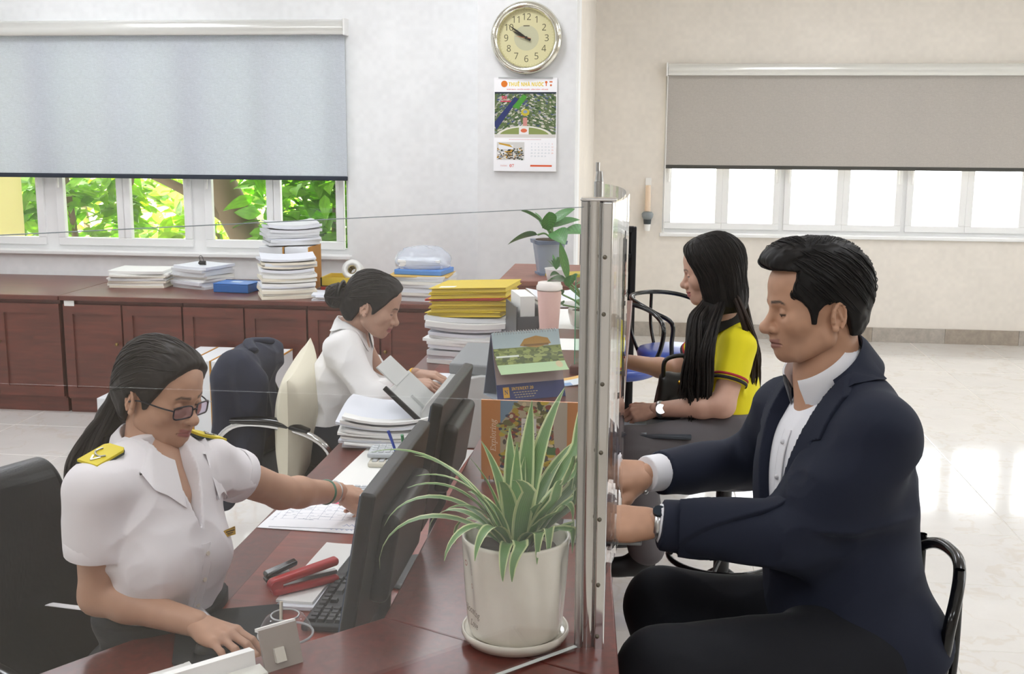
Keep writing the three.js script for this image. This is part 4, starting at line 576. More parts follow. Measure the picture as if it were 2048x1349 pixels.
{ // white desk sign seen from behind, standing on the counter wing
  const t = thing('desk_sign', 'long white plastic desk sign with grey backing card on the near counter wing', 'sign'); const a = V(-0.52, 0, -1.43), d = V(-Math.SQRT1_2, 0, Math.SQRT1_2), n = V(-Math.SQRT1_2, 0, -Math.SQRT1_2); const p = (u, v, y) => [a.x + d.x * u + n.x * v, y, a.z + d.z * u + n.z * v];
  const prism = (u0, u1, q) => { const g = extr(poly(q.map(([u, y]) => [-u, y]).reverse()), u1 - u0); const m = new THREE.Matrix4().makeBasis(n.clone().negate(), V(0, 1, 0), d); m.setPosition(a.x + d.x * u0, 0, a.z + d.z * u0); return g.applyMatrix4(m); };
  part(t, 'sign_body', prism(0.005, 0.42, [[0.0, KT], [0.03, KT], [0.02, KT + 0.03], [0.004, KT + 0.032]]), M.white); part(t, 'foot_rail', prism(0.0, 0.42, [[-0.03, KT], [-0.001, KT], [-0.001, KT + 0.012], [-0.026, KT + 0.009]]), mat(0xdedcd4, 0.5));
  part(t, 'backing_card', prism(-0.062, -0.004, [[-0.012, KT], [-0.007, KT], [0.012, KT + 0.055], [0.007, KT + 0.056]]), mat(0x9a9088, 0.6), 'grey-brown backing card'); part(t, 'card_edge', prism(-0.062, -0.004, [[0.008, KT + 0.053], [0.02, KT + 0.05], [0.02, KT + 0.055], [0.009, KT + 0.059]]), M.white); part(t, 'clip', prism(-0.035, -0.02, [[-0.016, KT + 0.012], [-0.008, KT + 0.01], [-0.001, KT + 0.028], [-0.007, KT + 0.03]]), mat(0xcfcabd, 0.5)); settle(t);
  const w = thing('white_handset', 'white curved handset lying behind the desk sign', 'handset', [-0.535, DT, -1.66]); w.rotation.y = 0.75; part(w, 'body', bend(new RoundedBoxGeometry(0.19, 0.026, 0.05, 4, 0.011), (x, y, z) => [x, y + 0.035 - 0.018 * (x / 0.095) ** 2 + 0.012, z]), M.white); part(w, 'cradle', rbox(0.2, 0.028, 0.16, 0.01, 0, 0.015, 0.02), M.white);
}
single('note_sheet', 'white note sheet on the desk beside the mouse pad at the bottom edge', 'paper', bend(new THREE.BoxGeometry(0.15, 0.001, 0.1, 8, 1, 1), (a, b, c) => [a, b + 0.004 * (a / 0.07) ** 2, c]), M.paper, [-0.86, DT + 0.001, -1.83]).rotation.y = 0.7;
// forms before the officer
{
  const form = canvasTex(512, 360, (g, W, h) => { g.fillStyle = '#f3f4f8'; g.fillRect(0, 0, W, h); const r = rng(8); g.strokeStyle = '#9aa0b4'; g.lineWidth = 1.5; for (let i = 0; i < 9; i++) { g.beginPath(); g.moveTo(30 + i * 56, 40); g.lineTo(30 + i * 56, 250); g.stroke(); } for (let i = 0; i < 6; i++) { g.beginPath(); g.moveTo(20, 40 + i * 42); g.lineTo(490, 40 + i * 42); g.stroke(); } g.fillStyle = '#8a90a4'; for (let i = 0; i < 70; i++) g.fillRect(24 + r() * 440, 46 + r() * 210, 8 + r() * 22, 3); g.strokeStyle = '#4c62b0'; g.lineWidth = 2; g.beginPath(); g.moveTo(330, 320); for (let i = 1; i < 14; i++) g.lineTo(330 + i * 8, 314 + 14 * Math.sin(i * 2.1)); g.stroke(); });
  const sheets = [['topmost printed form under the officer’s outstretched hand', -0.79, -2.77, 0.03], ['printed form under the topmost form', -0.81, -2.75, -0.05]];
  sheets.forEach(([l, x, z, ry], i) => { const s = single('printed_form', l, 'paper', box(0.29, 0.0012, 0.2, 0, 0.0006, 0), paperM[2], [x, DT + (1 - i) * 0.0016, z]); s.rotation.y = ry; part(s, 'print', new THREE.PlaneGeometry(0.29, 0.2).rotateX(-Math.PI / 2).translate(0, 0.0014, 0), mat(0xffffff, 0.8, { map: form })); });
  single('sticky_marker', 'pink sticky marker on the edge of the forms', 'marker', box(0.06, 0.001, 0.015, 0, 0.0005, 0), mat(0xf04a78, 0.6), [-0.79, DT + 0.0036, -2.865]);
}
function calculator(x, y, z, ry, label, body, w = 0.1) {
  const t = thing('calculator', label, 'calculator', [x, y, z]); t.rotation.y = ry; part(t, 'body', rbox(0.16, 0.016, w, 0.006, 0, 0.008, 0), body); part(t, 'display', rbox(0.03, 0.006, w - 0.02, 0.002, 0.055, 0.018, 0), mat(0x5d6a63, 0.25)); for (let i = 0; i < 5; i++) for (let j = 0; j < 4; j++) part(t, 'key', box(0.014, 0.004, w / 4 - 0.009, -0.06 + i * 0.021, 0.0178, (j - 1.5) * (w / 4 - 0.003)), mat(0xc9cdd0, 0.5));
}
calculator(-0.76, DT, -2.95, 0.0, 'long grey calculator lying beyond the officer’s hand', mat(0xb4bac0, 0.4), 0.075); calculator(-0.73, DT, -3.26, 0.05, 'lower of the two stacked calculators by the pens', mat(0xd8d4c4, 0.5)); calculator(-0.74, DT + 0.021, -3.29, 0.1, 'upper of the two stacked calculators by the pens', mat(0xc2c8cc, 0.4));
single('white_sheet', 'large white sheet under the stacked calculators', 'paper', box(0.34, 0.0008, 0.5, 0, 0.0002, 0), M.paper, [-0.7, DT - 0.0004, -3.2]).rotation.y = -0.05;
{
  const t = thing('pen_cup', 'clear pen cup between the calculators and the near monitor', 'cup', [-0.655, DT, -3.1]); part(t, 'cup', lathe([[0, 0.002], [0.034, 0.002], [0.036, 0.085], [0.034, 0.085], [0.032, 0.005], [0, 0.005]], 28), phys(0xe4f0ea, 0.1, { transmission: 0.8, thickness: 0 }));
  const pens = [['blue pen leaning left in the pen cup', 0x2c4cae, -0.016, -0.006, -0.045, 0.01], ['blue capped pen upright in the pen cup', 0x2a64b4, 0.004, 0.004, 0.012, -0.012], ['red-brown pencil in the pen cup', 0x8a4a32, 0.012, -0.006, 0.0, 0.012], ['green pen in the pen cup', 0x3a8a5a, -0.004, 0.012, -0.008, 0.03], ['dark green pen leaning right in the pen cup', 0x2c4a3a, 0.016, 0.002, 0.04, -0.016]];
  for (const [l, c, x, z, dx, dz] of pens) { const q = thing('pen', l, 'pen', [-0.655 + x, DT + 0.006, -3.1 + z]); part(q, 'barrel', rod([0, 0, 0], [dx * 0.8, 0.115, dz * 0.8], 0.004), mat(c, 0.35)); part(q, 'cap', rod([dx * 0.8, 0.115, dz * 0.8], [dx, 0.142, dz], 0.0045), mat(c, 0.3)); }
}
pile('paper_stack', 'large loose white paper stack on the desk beside the printer', 'papers', [-0.81, DT, -3.58], 0.32, 0.36, 0.08, 12, 0.15, 14, [0, 0, 2], undefined, 0.02);
single('plastic_sleeve', 'pale green plastic sleeve at the corner of the desk paper stack', 'sleeve', rbox(0.1, 0.012, 0.05, 0.004, 0, 0.006, 0), mat(0xcfe3c0, 0.4), [-0.655, DT, -3.42]);
{ // printer with open paper tray
  const t = thing('printer', 'light grey printer with a raised paper tray and dark grey top', 'printer'); const lg = mat(0xc6c8c6, 0.45), dg = mat(0x84888a, 0.5);
  const prof = new THREE.Shape(); prof.moveTo(-0.69, 0.755); prof.lineTo(-0.42, 0.755); prof.lineTo(-0.42, 0.985); prof.lineTo(-0.5, 0.985); prof.quadraticCurveTo(-0.64, 0.96, -0.69, 0.86); prof.lineTo(-0.69, 0.755);
  part(t, 'body', extr(prof, 0.4, 0.004).translate(0, 0, -3.86), lg); part(t, 'top_panel', slab([[-0.6, -3.5], [-0.425, -3.47], [-0.425, -3.86], [-0.6, -3.86]], 0.984, 1.02, 0.006), dg); part(t, 'control_button', cyl(0.006, 0.006, 0.004, -0.47, 1.021, -3.6, 12), M.black);
  const sh = at(new RoundedBoxGeometry(0.16, 0.008, 0.24, 2, 0.003), 0, 0, 0, 0, 0, 0); const tr = new THREE.Matrix4().makeRotationZ(-0.75).setPosition(-0.74, 0.885, -3.6);
  part(t, 'tray', new RoundedBoxGeometry(0.15, 0.008, 0.3, 2, 0.003).applyMatrix4(tr), lg); part(t, 'tray_extension', new RoundedBoxGeometry(0.09, 0.006, 0.2, 2, 0.002).translate(-0.11, 0.004, -0.02).applyMatrix4(tr), lg); part(t, 'tray_rim', new RoundedBoxGeometry(0.2, 0.016, 0.012, 2, 0.003).translate(0.01, -0.002, 0.155).applyMatrix4(tr), M.black); part(t, 'paper_guide', new RoundedBoxGeometry(0.06, 0.012, 0.008, 2, 0.002).translate(0.02, 0.008, 0.05).applyMatrix4(tr), lg); settle(t);
}
// the bun-haired woman's end of the desk
pile('paper_stack', 'printed papers under the forearms of the woman with the bun', 'papers', [-0.8, DT, -4.32], 0.3, 0.34, 0.018, 3, 0.1, 15, [0, 2], undefined, 0.003);
{ const q = thing('pen', 'blue pen lying before the printed papers', 'pen', [-0.75, DT, -4.06]); part(q, 'barrel', rod([-0.05, 0.005, 0], [0.06, 0.005, -0.01], 0.0045), mat(0x2c60c0, 0.35)); part(q, 'cap', rod([0.06, 0.005, -0.01], [0.09, 0.005, -0.0127], 0.005), mat(0x2450a8, 0.3)); }
const [, sh1] = pile('paper_stack', 'tall white paper stack under the yellow folders', 'papers', [-0.74, DT, -4.9], 0.36, 0.32, 0.175, 11, -0.12, 16, [0, 2, 2, 4], undefined, 0.014);
{
  const yl = [0xe8cf2a, 0xddc228, 0xe3c62e, 0xd9bd30]; let y = DT + sh1 + 0.01; const lab = ['bottom yellow folder of the pile on the tall white stack', 'yellow folder second from the bottom of the pile', 'yellow folder just below the red folder', 'thin red folder between the yellow folders', 'yellow folder second from the top of the pile', 'topmost yellow folder with a white label'];
  for (let i = 0; i < 6; i++) { const red = i === 3, h = red ? 0.007 : 0.02, t = thing('folder', lab[i], 'folder', [-0.735 + 0.008 * ((i * 7) % 3 - 1), y, -4.9], 'folders on the tall white stack'); t.rotation.y = -0.12 + 0.05 * ((i * 5) % 3 - 1); t.rotation.z = 0.05; const m = mat(red ? 0xc8402c : yl[i % 4], 0.5); part(t, 'cover', rbox(0.345, 0.003, 0.29, 0.001, 0, h, 0), m); part(t, 'back_cover', rbox(0.345, 0.003, 0.29, 0.001, 0, 0.0015, 0), m); part(t, 'contents', box(0.33, h - 0.004, 0.275, 0.003, h / 2, 0), mat(red ? 0xe8d8c8 : 0xd8c050, 0.8)); if (i === 5) part(t, 'label_patch', box(0.07, 0.0008, 0.04, -0.1, h + 0.002, 0.1), M.paper, 'white label patch'); y += h + 0.004; }
}
{ const t = thing('desk_organiser', 'dark grey magazine holder between the yellow folders and the tumbler', 'organiser', [-0.49, DT, -4.62]); t.rotation.y = 0.3; const m = mat(0x5c5f64, 0.5); part(t, 'side', [bx(-0.05, 0, -0.12, -0.045, 0.3, 0.12)], m); part(t, 'side', [bx(0.045, 0, -0.12, 0.05, 0.3, 0.12)], m); part(t, 'spine', bx(-0.05, 0, 0.115, 0.05, 0.26, 0.12), m); part(t, 'floor_plate', bx(-0.05, 0, -0.12, 0.05, 0.005, 0.12), m); part(t, 'file', bx(-0.03, 0.006, -0.11, 0.03, 0.34, 0.1), M.paper); }
{ const t = thing('desk_phone', 'dark desk telephone by the hands of the woman with the bun', 'telephone', [-0.5, DT, -4.36]); part(t, 'base', bend(new RoundedBoxGeometry(0.16, 0.05, 0.2, 3, 0.012), (a, b, c) => [a, b + 0.028 + 0.1 * (a + 0.08) * (b > 0 ? 1 : 0), c]), M.black); part(t, 'handset', rope([[-0.02, 0.085, -0.09], [-0.02, 0.095, 0], [-0.02, 0.085, 0.09]], (u) => 0.016 + 0.01 * Math.abs(u * 2 - 1) ** 3, 16, 10), M.blackGloss); part(t, 'button', box(0.02, 0.006, 0.03, 0.04, 0.068, 0.04), mat(0xd8583c, 0.5)); }
pile('paper_stack', 'loose white sheets on the counter behind the yellow folders', 'papers', [-0.33, KT, -4.95], 0.3, 0.22, 0.03, 3, 0.4, 17, [0, 2], undefined, 0.02);
single('folder', 'yellow folder lying at the far end of the counter', 'folder', rbox(0.22, 0.012, 0.16, 0.002, 0, 0.006, 0), mat(0xe2c93a, 0.5), [-0.4, 1.0, -5.95]).rotation.y = 0.4;
single('white_sheet', 'white sheet on the counter before the tumbler and the bowl planter', 'paper', box(0.26, 0.001, 0.22, 0, 0.0005, 0), M.paper, [-0.185, KT, -3.98]);
single('white_sheet', 'white sheet on the counter beneath the pink tumbler', 'paper', box(0.24, 0.0008, 0.5, 0, 0.0003, 0), M.paper, [-0.26, KT - 0.0003, -4.55]);
{
  const t = thing('tumbler', 'pale pink tumbler with white lid on the counter', 'tumbler', [-0.352, KT, -4.28]); part(t, 'body', lathe([[0, 0], [0.034, 0], [0.037, 0.006], [0.047, 0.15], [0.046, 0.155], [0, 0.155]], 36), phys(0xf2cdc4, 0.4)); part(t, 'lid', lathe([[0.0, 0.153], [0.049, 0.153], [0.051, 0.158], [0.05, 0.17], [0.046, 0.174], [0.044, 0.184], [0, 0.186]], 36), mat(0xf6efe9, 0.4));
}
// potted plants at the far end
const leafG = mat(0xffffff, 0.4, { map: tex(64, 64, (u, v) => { const e = Math.abs(u - 0.5), k = 1 + 0.12 * Math.sin(v * 50 + e * 30) - (e < 0.03 ? -0.15 : 0); return [70 * k, 128 * k, 64 * k]; }), side: THREE.DoubleSide });
const leafLight = leafG.clone(); leafLight.color.set(0xd8ffb8);
// broad leaf from a to b, sagging, width w, facing up
function broadLeaf(a, b, w, sag, m2 = 0) {
  const A = V(a), B = V(b), n = 10, P = [], U = [], I = [], dir = B.clone().sub(A), side = V(0, 1, 0).cross(dir).normalize(); if (m2) side.applyAxisAngle(dir.clone().normalize(), m2);
  for (let i = 0; i <= n; i++) { const s = i / n, c = A.clone().addScaledVector(dir, s); c.y += sag * 4 * s * (1 - s); const ww = w * Math.pow(Math.sin(Math.PI * Math.pow(s, 0.8)), 0.8) + 0.001; for (const k of [-1, -0.5, 0, 0.5, 1]) { const q = c.clone().addScaledVector(side, k * ww); q.y += 0.22 * ww * Math.abs(k); P.push(q.x, q.y, q.z); U.push(k / 2 + 0.5, s); } }
  for (let i = 0; i < n; i++) for (let k = 0; k < 4; k++) { const q = i * 5 + k; I.push(q, q + 1, q + 5, q + 1, q + 6, q + 5); }
  const g = new THREE.BufferGeometry(); g.setAttribute('position', new THREE.Float32BufferAttribute(P, 3)); g.setAttribute('uv', new THREE.Float32BufferAttribute(U, 2)); g.setIndex(I); g.computeVertexNormals(); return g;
}
const stemM = mat(0x6f9a58, 0.5);
{
  const t = thing('potted_plant', 'broad-leaved plant in a blue-grey square pot by the pillar', 'plant'); const c = [-0.5, 1.0, -6.0]; const pt = mat(0x9fb0c4, 0.35), rim = mat(0x6f829e, 0.4);
  const sq = (y0, y1, r0, r1, m, n) => part(t, n, new THREE.CylinderGeometry(r1, r0, y1 - y0, 4, 1).rotateY(Math.PI / 4 + 0.35).translate(c[0], c[1] + (y0 + y1) / 2, c[2]).toNonIndexed(), m);
  sq(0, 0.012, 0.085, 0.085, rim, 'saucer'); sq(0.012, 0.17, 0.072, 0.1, pt, 'pot'); sq(0.165, 0.185, 0.112, 0.116, rim, 'rim'); part(t, 'soil', cyl(0.07, 0.07, 0.004, c[0], c[1] + 0.187, c[2], 16), mat(0x4b3a2a, 0.9));
  const crown = [c[0] + 0.02, c[1] + 0.185, c[2]]; const lv = [[[-0.558,1.212,-5.975], [-0.71,1.163,-5.908], 0.045, 0.012], [[-0.519,1.26,-5.98], [-0.652,1.335,-6.015], 0.035, 0.012, 1], [[-0.493,1.266,-5.983], [-0.366,1.348,-6.048], 0.032, 0.01], [[-0.48,1.252,-5.985], [-0.341,1.285,-6.101], 0.03, 0.012], [[-0.44,1.213,-5.989], [-0.282,1.223,-5.907], 0.05, 0.02], [[-0.496,1.236,-5.962], [-0.491,1.341,-5.883], 0.045, 0.0, 1], [[-0.471,1.235,-5.885], [-0.395,1.184,-5.743], 0.05, 0.015], [[-0.537,1.248,-6.028], [-0.582,1.324,-6.073], 0.035, 0.01]];
  lv.forEach(([a, b, w, s, li]) => { part(t, 'stem', rope([crown, [(crown[0] + a[0]) / 2, (crown[1] + a[1]) / 2 + 0.02, (crown[2] + a[2]) / 2], a], 0.005, 8, 6), stemM); part(t, 'leaf', broadLeaf(a, b, w, s, 0.5), li ? leafLight : leafG); }); settle(t);
}
{
  const t = thing('potted_succulent', 'small spiky succulent in a little white pot on the pedestal cabinet', 'plant', [-0.438,1,-5.733]); part(t, 'pot', lathe([[0, 0], [0.045, 0], [0.058, 0.06], [0.06, 0.065], [0.054, 0.065], [0.05, 0.05], [0, 0.05]], 28), M.white); for (let k = 0; k < 12; k++) { const a = k * 2.4, s = 0.03 + 0.03 * (k / 12); part(t, 'leaf', broadLeaf([0, 0.055, 0], [Math.cos(a) * s, 0.1 + 0.04 * ((k * 5) % 4) / 4, Math.sin(a) * s], 0.008, 0.004), leafG); }
}
{
  const t = thing('potted_plant', 'leafy plant in a shallow white bowl planter on the counter', 'plant'); const b = [-0.2, KT, -4.36];
  part(t, 'bowl', lathe([[0, 0], [0.055, 0], [0.074, 0.012], [0.084, 0.055], [0.085, 0.072], [0.08, 0.072], [0.077, 0.055], [0, 0.05]], 40).translate(b[0], b[1], b[2]), phys(0xf3efe8, 0.3, { clearcoat: 0.5 })); part(t, 'soil', cyl(0.076, 0.076, 0.004, b[0], b[1] + 0.06, b[2], 28), mat(0x4a3526, 0.95));
  const cr = [b[0], b[1] + 0.06, b[2]]; const lv = [[[-0.297,1.177,-4.345], [-0.385,1.163,-4.284], 0.035, 0.02], [[-0.288,1.186,-4.346], [-0.318,1.332,-4.342], 0.038, 0, 1], [[-0.281,1.157,-4.346], [-0.266,1.212,-4.298], 0.03, 0.01], [[-0.261,1.156,-4.399], [-0.197,1.171,-4.356], 0.028, 0.012], [[-0.251,1.101,-4.4], [-0.206,1.067,-4.305], 0.032, 0.02], [[-0.302,1.135,-4.294], [-0.337,1.138,-4.239], 0.022, 0.01], [[-0.305,1.088,-4.344], [-0.334,1.08,-4.29], 0.022, 0.012], [[-0.291,1.164,-4.396], [-0.363,1.187,-4.438], 0.03, 0.02]];
  lv.forEach(([a, e, w, s, li]) => { part(t, 'stem', rope([cr, [(cr[0] * 1.3 + a[0] * 0.7) / 2, (cr[1] + a[1]) / 2, (cr[2] + a[2]) / 2], a], 0.0035, 8, 6), stemM); part(t, 'leaf', broadLeaf(a, e, w, s, 0.4), li ? leafLight : leafG); }); settle(t);
}
// ---------- bodies from distance fields ----------
const smin = (a, b, k) => { if (k <= 0) return a < b ? a : b; const h = Math.max(k - Math.abs(a - b), 0) / k; return Math.min(a, b) - h * h * k * 0.25; };
const smax = (a, b, k) => -smin(-a, -b, k);
// tapered capsule
function cap(a, b, ra, rb = ra) {
  const [ax, ay, az] = a, bx_ = b[0] - ax, by = b[1] - ay, bz = b[2] - az, l = 1 / (bx_ * bx_ + by * by + bz * bz + 1e-12);
  return (x, y, z) => { const px = x - ax, py = y - ay, pz = z - az; let t = (px * bx_ + py * by + pz * bz) * l; t = t < 0 ? 0 : t > 1 ? 1 : t; const dx = px - bx_ * t, dy = py - by * t, dz = pz - bz * t; return Math.sqrt(dx * dx + dy * dy + dz * dz) - (ra + (rb - ra) * t); };
}
const ball = (c, r) => (x, y, z) => Math.hypot(x - c[0], y - c[1], z - c[2]) - r;
// ellipsoid, optionally in a basis of three unit vectors
function ell(c, r, B) {
  const [rx, ry, rz] = r;
  return (x, y, z) => { let a = x - c[0], b = y - c[1], d = z - c[2]; if (B) { const u = a * B[0].x + b * B[0].y + d * B[0].z, v = a * B[1].x + b * B[1].y + d * B[1].z, w = a * B[2].x + b * B[2].y + d * B[2].z; a = u; b = v; d = w; } const k0 = Math.hypot(a / rx, b / ry, d / rz), k1 = Math.hypot(a / (rx * rx), b / (ry * ry), d / (rz * rz)); return k1 < 1e-9 ? -Math.min(rx, ry, rz) : (k0 * (k0 - 1)) / k1; };
}
function rbx(c, h, r, B) {
  return (x, y, z) => { let a = x - c[0], b = y - c[1], d = z - c[2]; if (B) { const u = a * B[0].x + b * B[0].y + d * B[0].z, v = a * B[1].x + b * B[1].y + d * B[1].z, w = a * B[2].x + b * B[2].y + d * B[2].z; a = u; b = v; d = w; } const qx = Math.abs(a) - h[0] + r, qy = Math.abs(b) - h[1] + r, qz = Math.abs(d) - h[2] + r; return Math.hypot(Math.max(qx, 0), Math.max(qy, 0), Math.max(qz, 0)) + Math.min(Math.max(qx, qy, qz), 0) - r; };
}
// a list of [field, softness, 'sub' | undefined] joined in order
const field = (list) => (x, y, z) => { let d = 1e3; for (let i = 0; i < list.length; i++) { const e = list[i], v = e[0](x, y, z); d = e[2] ? smax(d, -v, e[1]) : smin(d, v, e[1]); } return d; };
// signed distance to a polygon in the plane
function poly2(pts) {
  return (x, y) => { let d = 1e9, s = 1; for (let i = 0, j = pts.length - 1; i < pts.length; j = i++) { const ex = pts[j][0] - pts[i][0], ey = pts[j][1] - pts[i][1], wx = x - pts[i][0], wy = y - pts[i][1], t = clamp((wx * ex + wy * ey) / (ex * ex + ey * ey), 0, 1), bx_ = wx - ex * t, by = wy - ey * t; d = Math.min(d, bx_ * bx_ + by * by); const c1 = y >= pts[i][1], c2 = y < pts[j][1], c3 = ex * wy > ey * wx; if ((c1 && c2 && c3) || (!c1 && !c2 && !c3)) s = -s; } return s * Math.sqrt(d); };
}
// surface nets over a box, skipping blocks away from the surface
function meshSDF(f, lo, hi, h, colour) {
  const nx = Math.ceil((hi[0] - lo[0]) / h) + 2, ny = Math.ceil((hi[1] - lo[1]) / h) + 2, nz = Math.ceil((hi[2] - lo[2]) / h) + 2, G = new Float32Array(nx * ny * nz), Bk = 8, sk = Bk * h * 0.87 * 1.45 + h;
  for (let k = 0; k < nz; k += Bk) for (let j = 0; j < ny; j += Bk) for (let i = 0; i < nx; i += Bk) {
    const c = f(lo[0] + (i + Bk / 2) * h, lo[1] + (j + Bk / 2) * h, lo[2] + (k + Bk / 2) * h), far = Math.abs(c) > sk;
    for (let c3 = k; c3 < Math.min(k + Bk, nz); c3++) for (let b = j; b < Math.min(j + Bk, ny); b++) for (let a = i; a < Math.min(i + Bk, nx); a++) G[a + nx * (b + ny * c3)] = far ? c : f(lo[0] + a * h, lo[1] + b * h, lo[2] + c3 * h);
  }
  const P = [], I = [], id = new Int32Array(nx * ny * nz).fill(-1), off = [0, 1, nx, nx + 1, nx * ny, nx * ny + 1, nx * ny + nx, nx * ny + nx + 1], E = [[0, 1], [0, 2], [0, 4], [1, 3], [1, 5], [2, 3], [2, 6], [3, 7], [4, 5], [4, 6], [5, 7], [6, 7]];
  for (let k = 0; k < nz - 1; k++) for (let j = 0; j < ny - 1; j++) for (let i = 0; i < nx - 1; i++) {
    const o = i + nx * (j + ny * k); let m = 0; for (let c = 0; c < 8; c++) if (G[o + off[c]] < 0) m |= 1 << c; if (m === 0 || m === 255) continue;
    let sx = 0, sy = 0, sz = 0, n = 0; for (const [a, b] of E) { const va = G[o + off[a]], vb = G[o + off[b]]; if (va < 0 !== vb < 0) { const t = va / (va - vb); sx += (a & 1) + ((b & 1) - (a & 1)) * t; sy += ((a >> 1) & 1) + (((b >> 1) & 1) - ((a >> 1) & 1)) * t; sz += (a >> 2) + ((b >> 2) - (a >> 2)) * t; n++; } }
    id[o] = P.length / 3; P.push(lo[0] + (i + sx / n) * h, lo[1] + (j + sy / n) * h, lo[2] + (k + sz / n) * h);
  }
  const quad = (a, b, c, d, fl) => (fl ? I.push(a, b, c, a, c, d) : I.push(a, c, b, a, d, c)), sy = nx, sz = nx * ny;
  for (let k = 1; k < nz - 1; k++) for (let j = 1; j < ny - 1; j++) for (let i = 1; i < nx - 1; i++) {
    const o = i + nx * (j + ny * k), v = G[o] < 0;
    if (v !== G[o + 1] < 0) quad(id[o - sy - sz], id[o - sz], id[o], id[o - sy], v);
    if (v !== G[o + sy] < 0) quad(id[o - 1 - sz], id[o - 1], id[o], id[o - sz], v);
    if (v !== G[o + sz] < 0) quad(id[o - 1 - sy], id[o - sy], id[o], id[o - 1], v);
  }
  const N = new Float32Array(P.length), C = colour && new Float32Array(P.length), e = h * 0.4;
  for (let i = 0; i < P.length; i += 3) { const x = P[i], y = P[i + 1], z = P[i + 2]; let a = f(x + e, y, z) - f(x - e, y, z), b = f(x, y + e, z) - f(x, y - e, z), c = f(x, y, z + e) - f(x, y, z - e); const l = Math.hypot(a, b, c) || 1; N[i] = a / l; N[i + 1] = b / l; N[i + 2] = c / l; if (C) { const q = colour(x, y, z); C[i] = q[0]; C[i + 1] = q[1]; C[i + 2] = q[2]; } }
  const g = new THREE.BufferGeometry(); g.setAttribute('position', new THREE.Float32BufferAttribute(P, 3)); g.setAttribute('normal', new THREE.BufferAttribute(N, 3)); if (C) g.setAttribute('color', new THREE.BufferAttribute(C, 3)); g.setIndex(I); return g;
}
const frame = (fwd, up) => { const z = V(fwd).normalize(), x = V(up).clone().cross(z).normalize(), y = z.clone().cross(x); return [x, y, z]; };   // left, up, forward of a person
const fMat = (B, o, s = 1) => new THREE.Matrix4().makeBasis(B[0], B[1], B[2]).scale(V(s, s, s)).setPosition(o[0], o[1], o[2]);
const pt = (B, o, a, b, c) => [o[0] + B[0].x * a + B[1].x * b + B[2].x * c, o[1] + B[0].y * a + B[1].y * b + B[2].y * c, o[2] + B[0].z * a + B[1].z * b + B[2].z * c];
const mix3 = (a, b, t) => [lerp(a[0], b[0], t), lerp(a[1], b[1], t), lerp(a[2], b[2], t)];
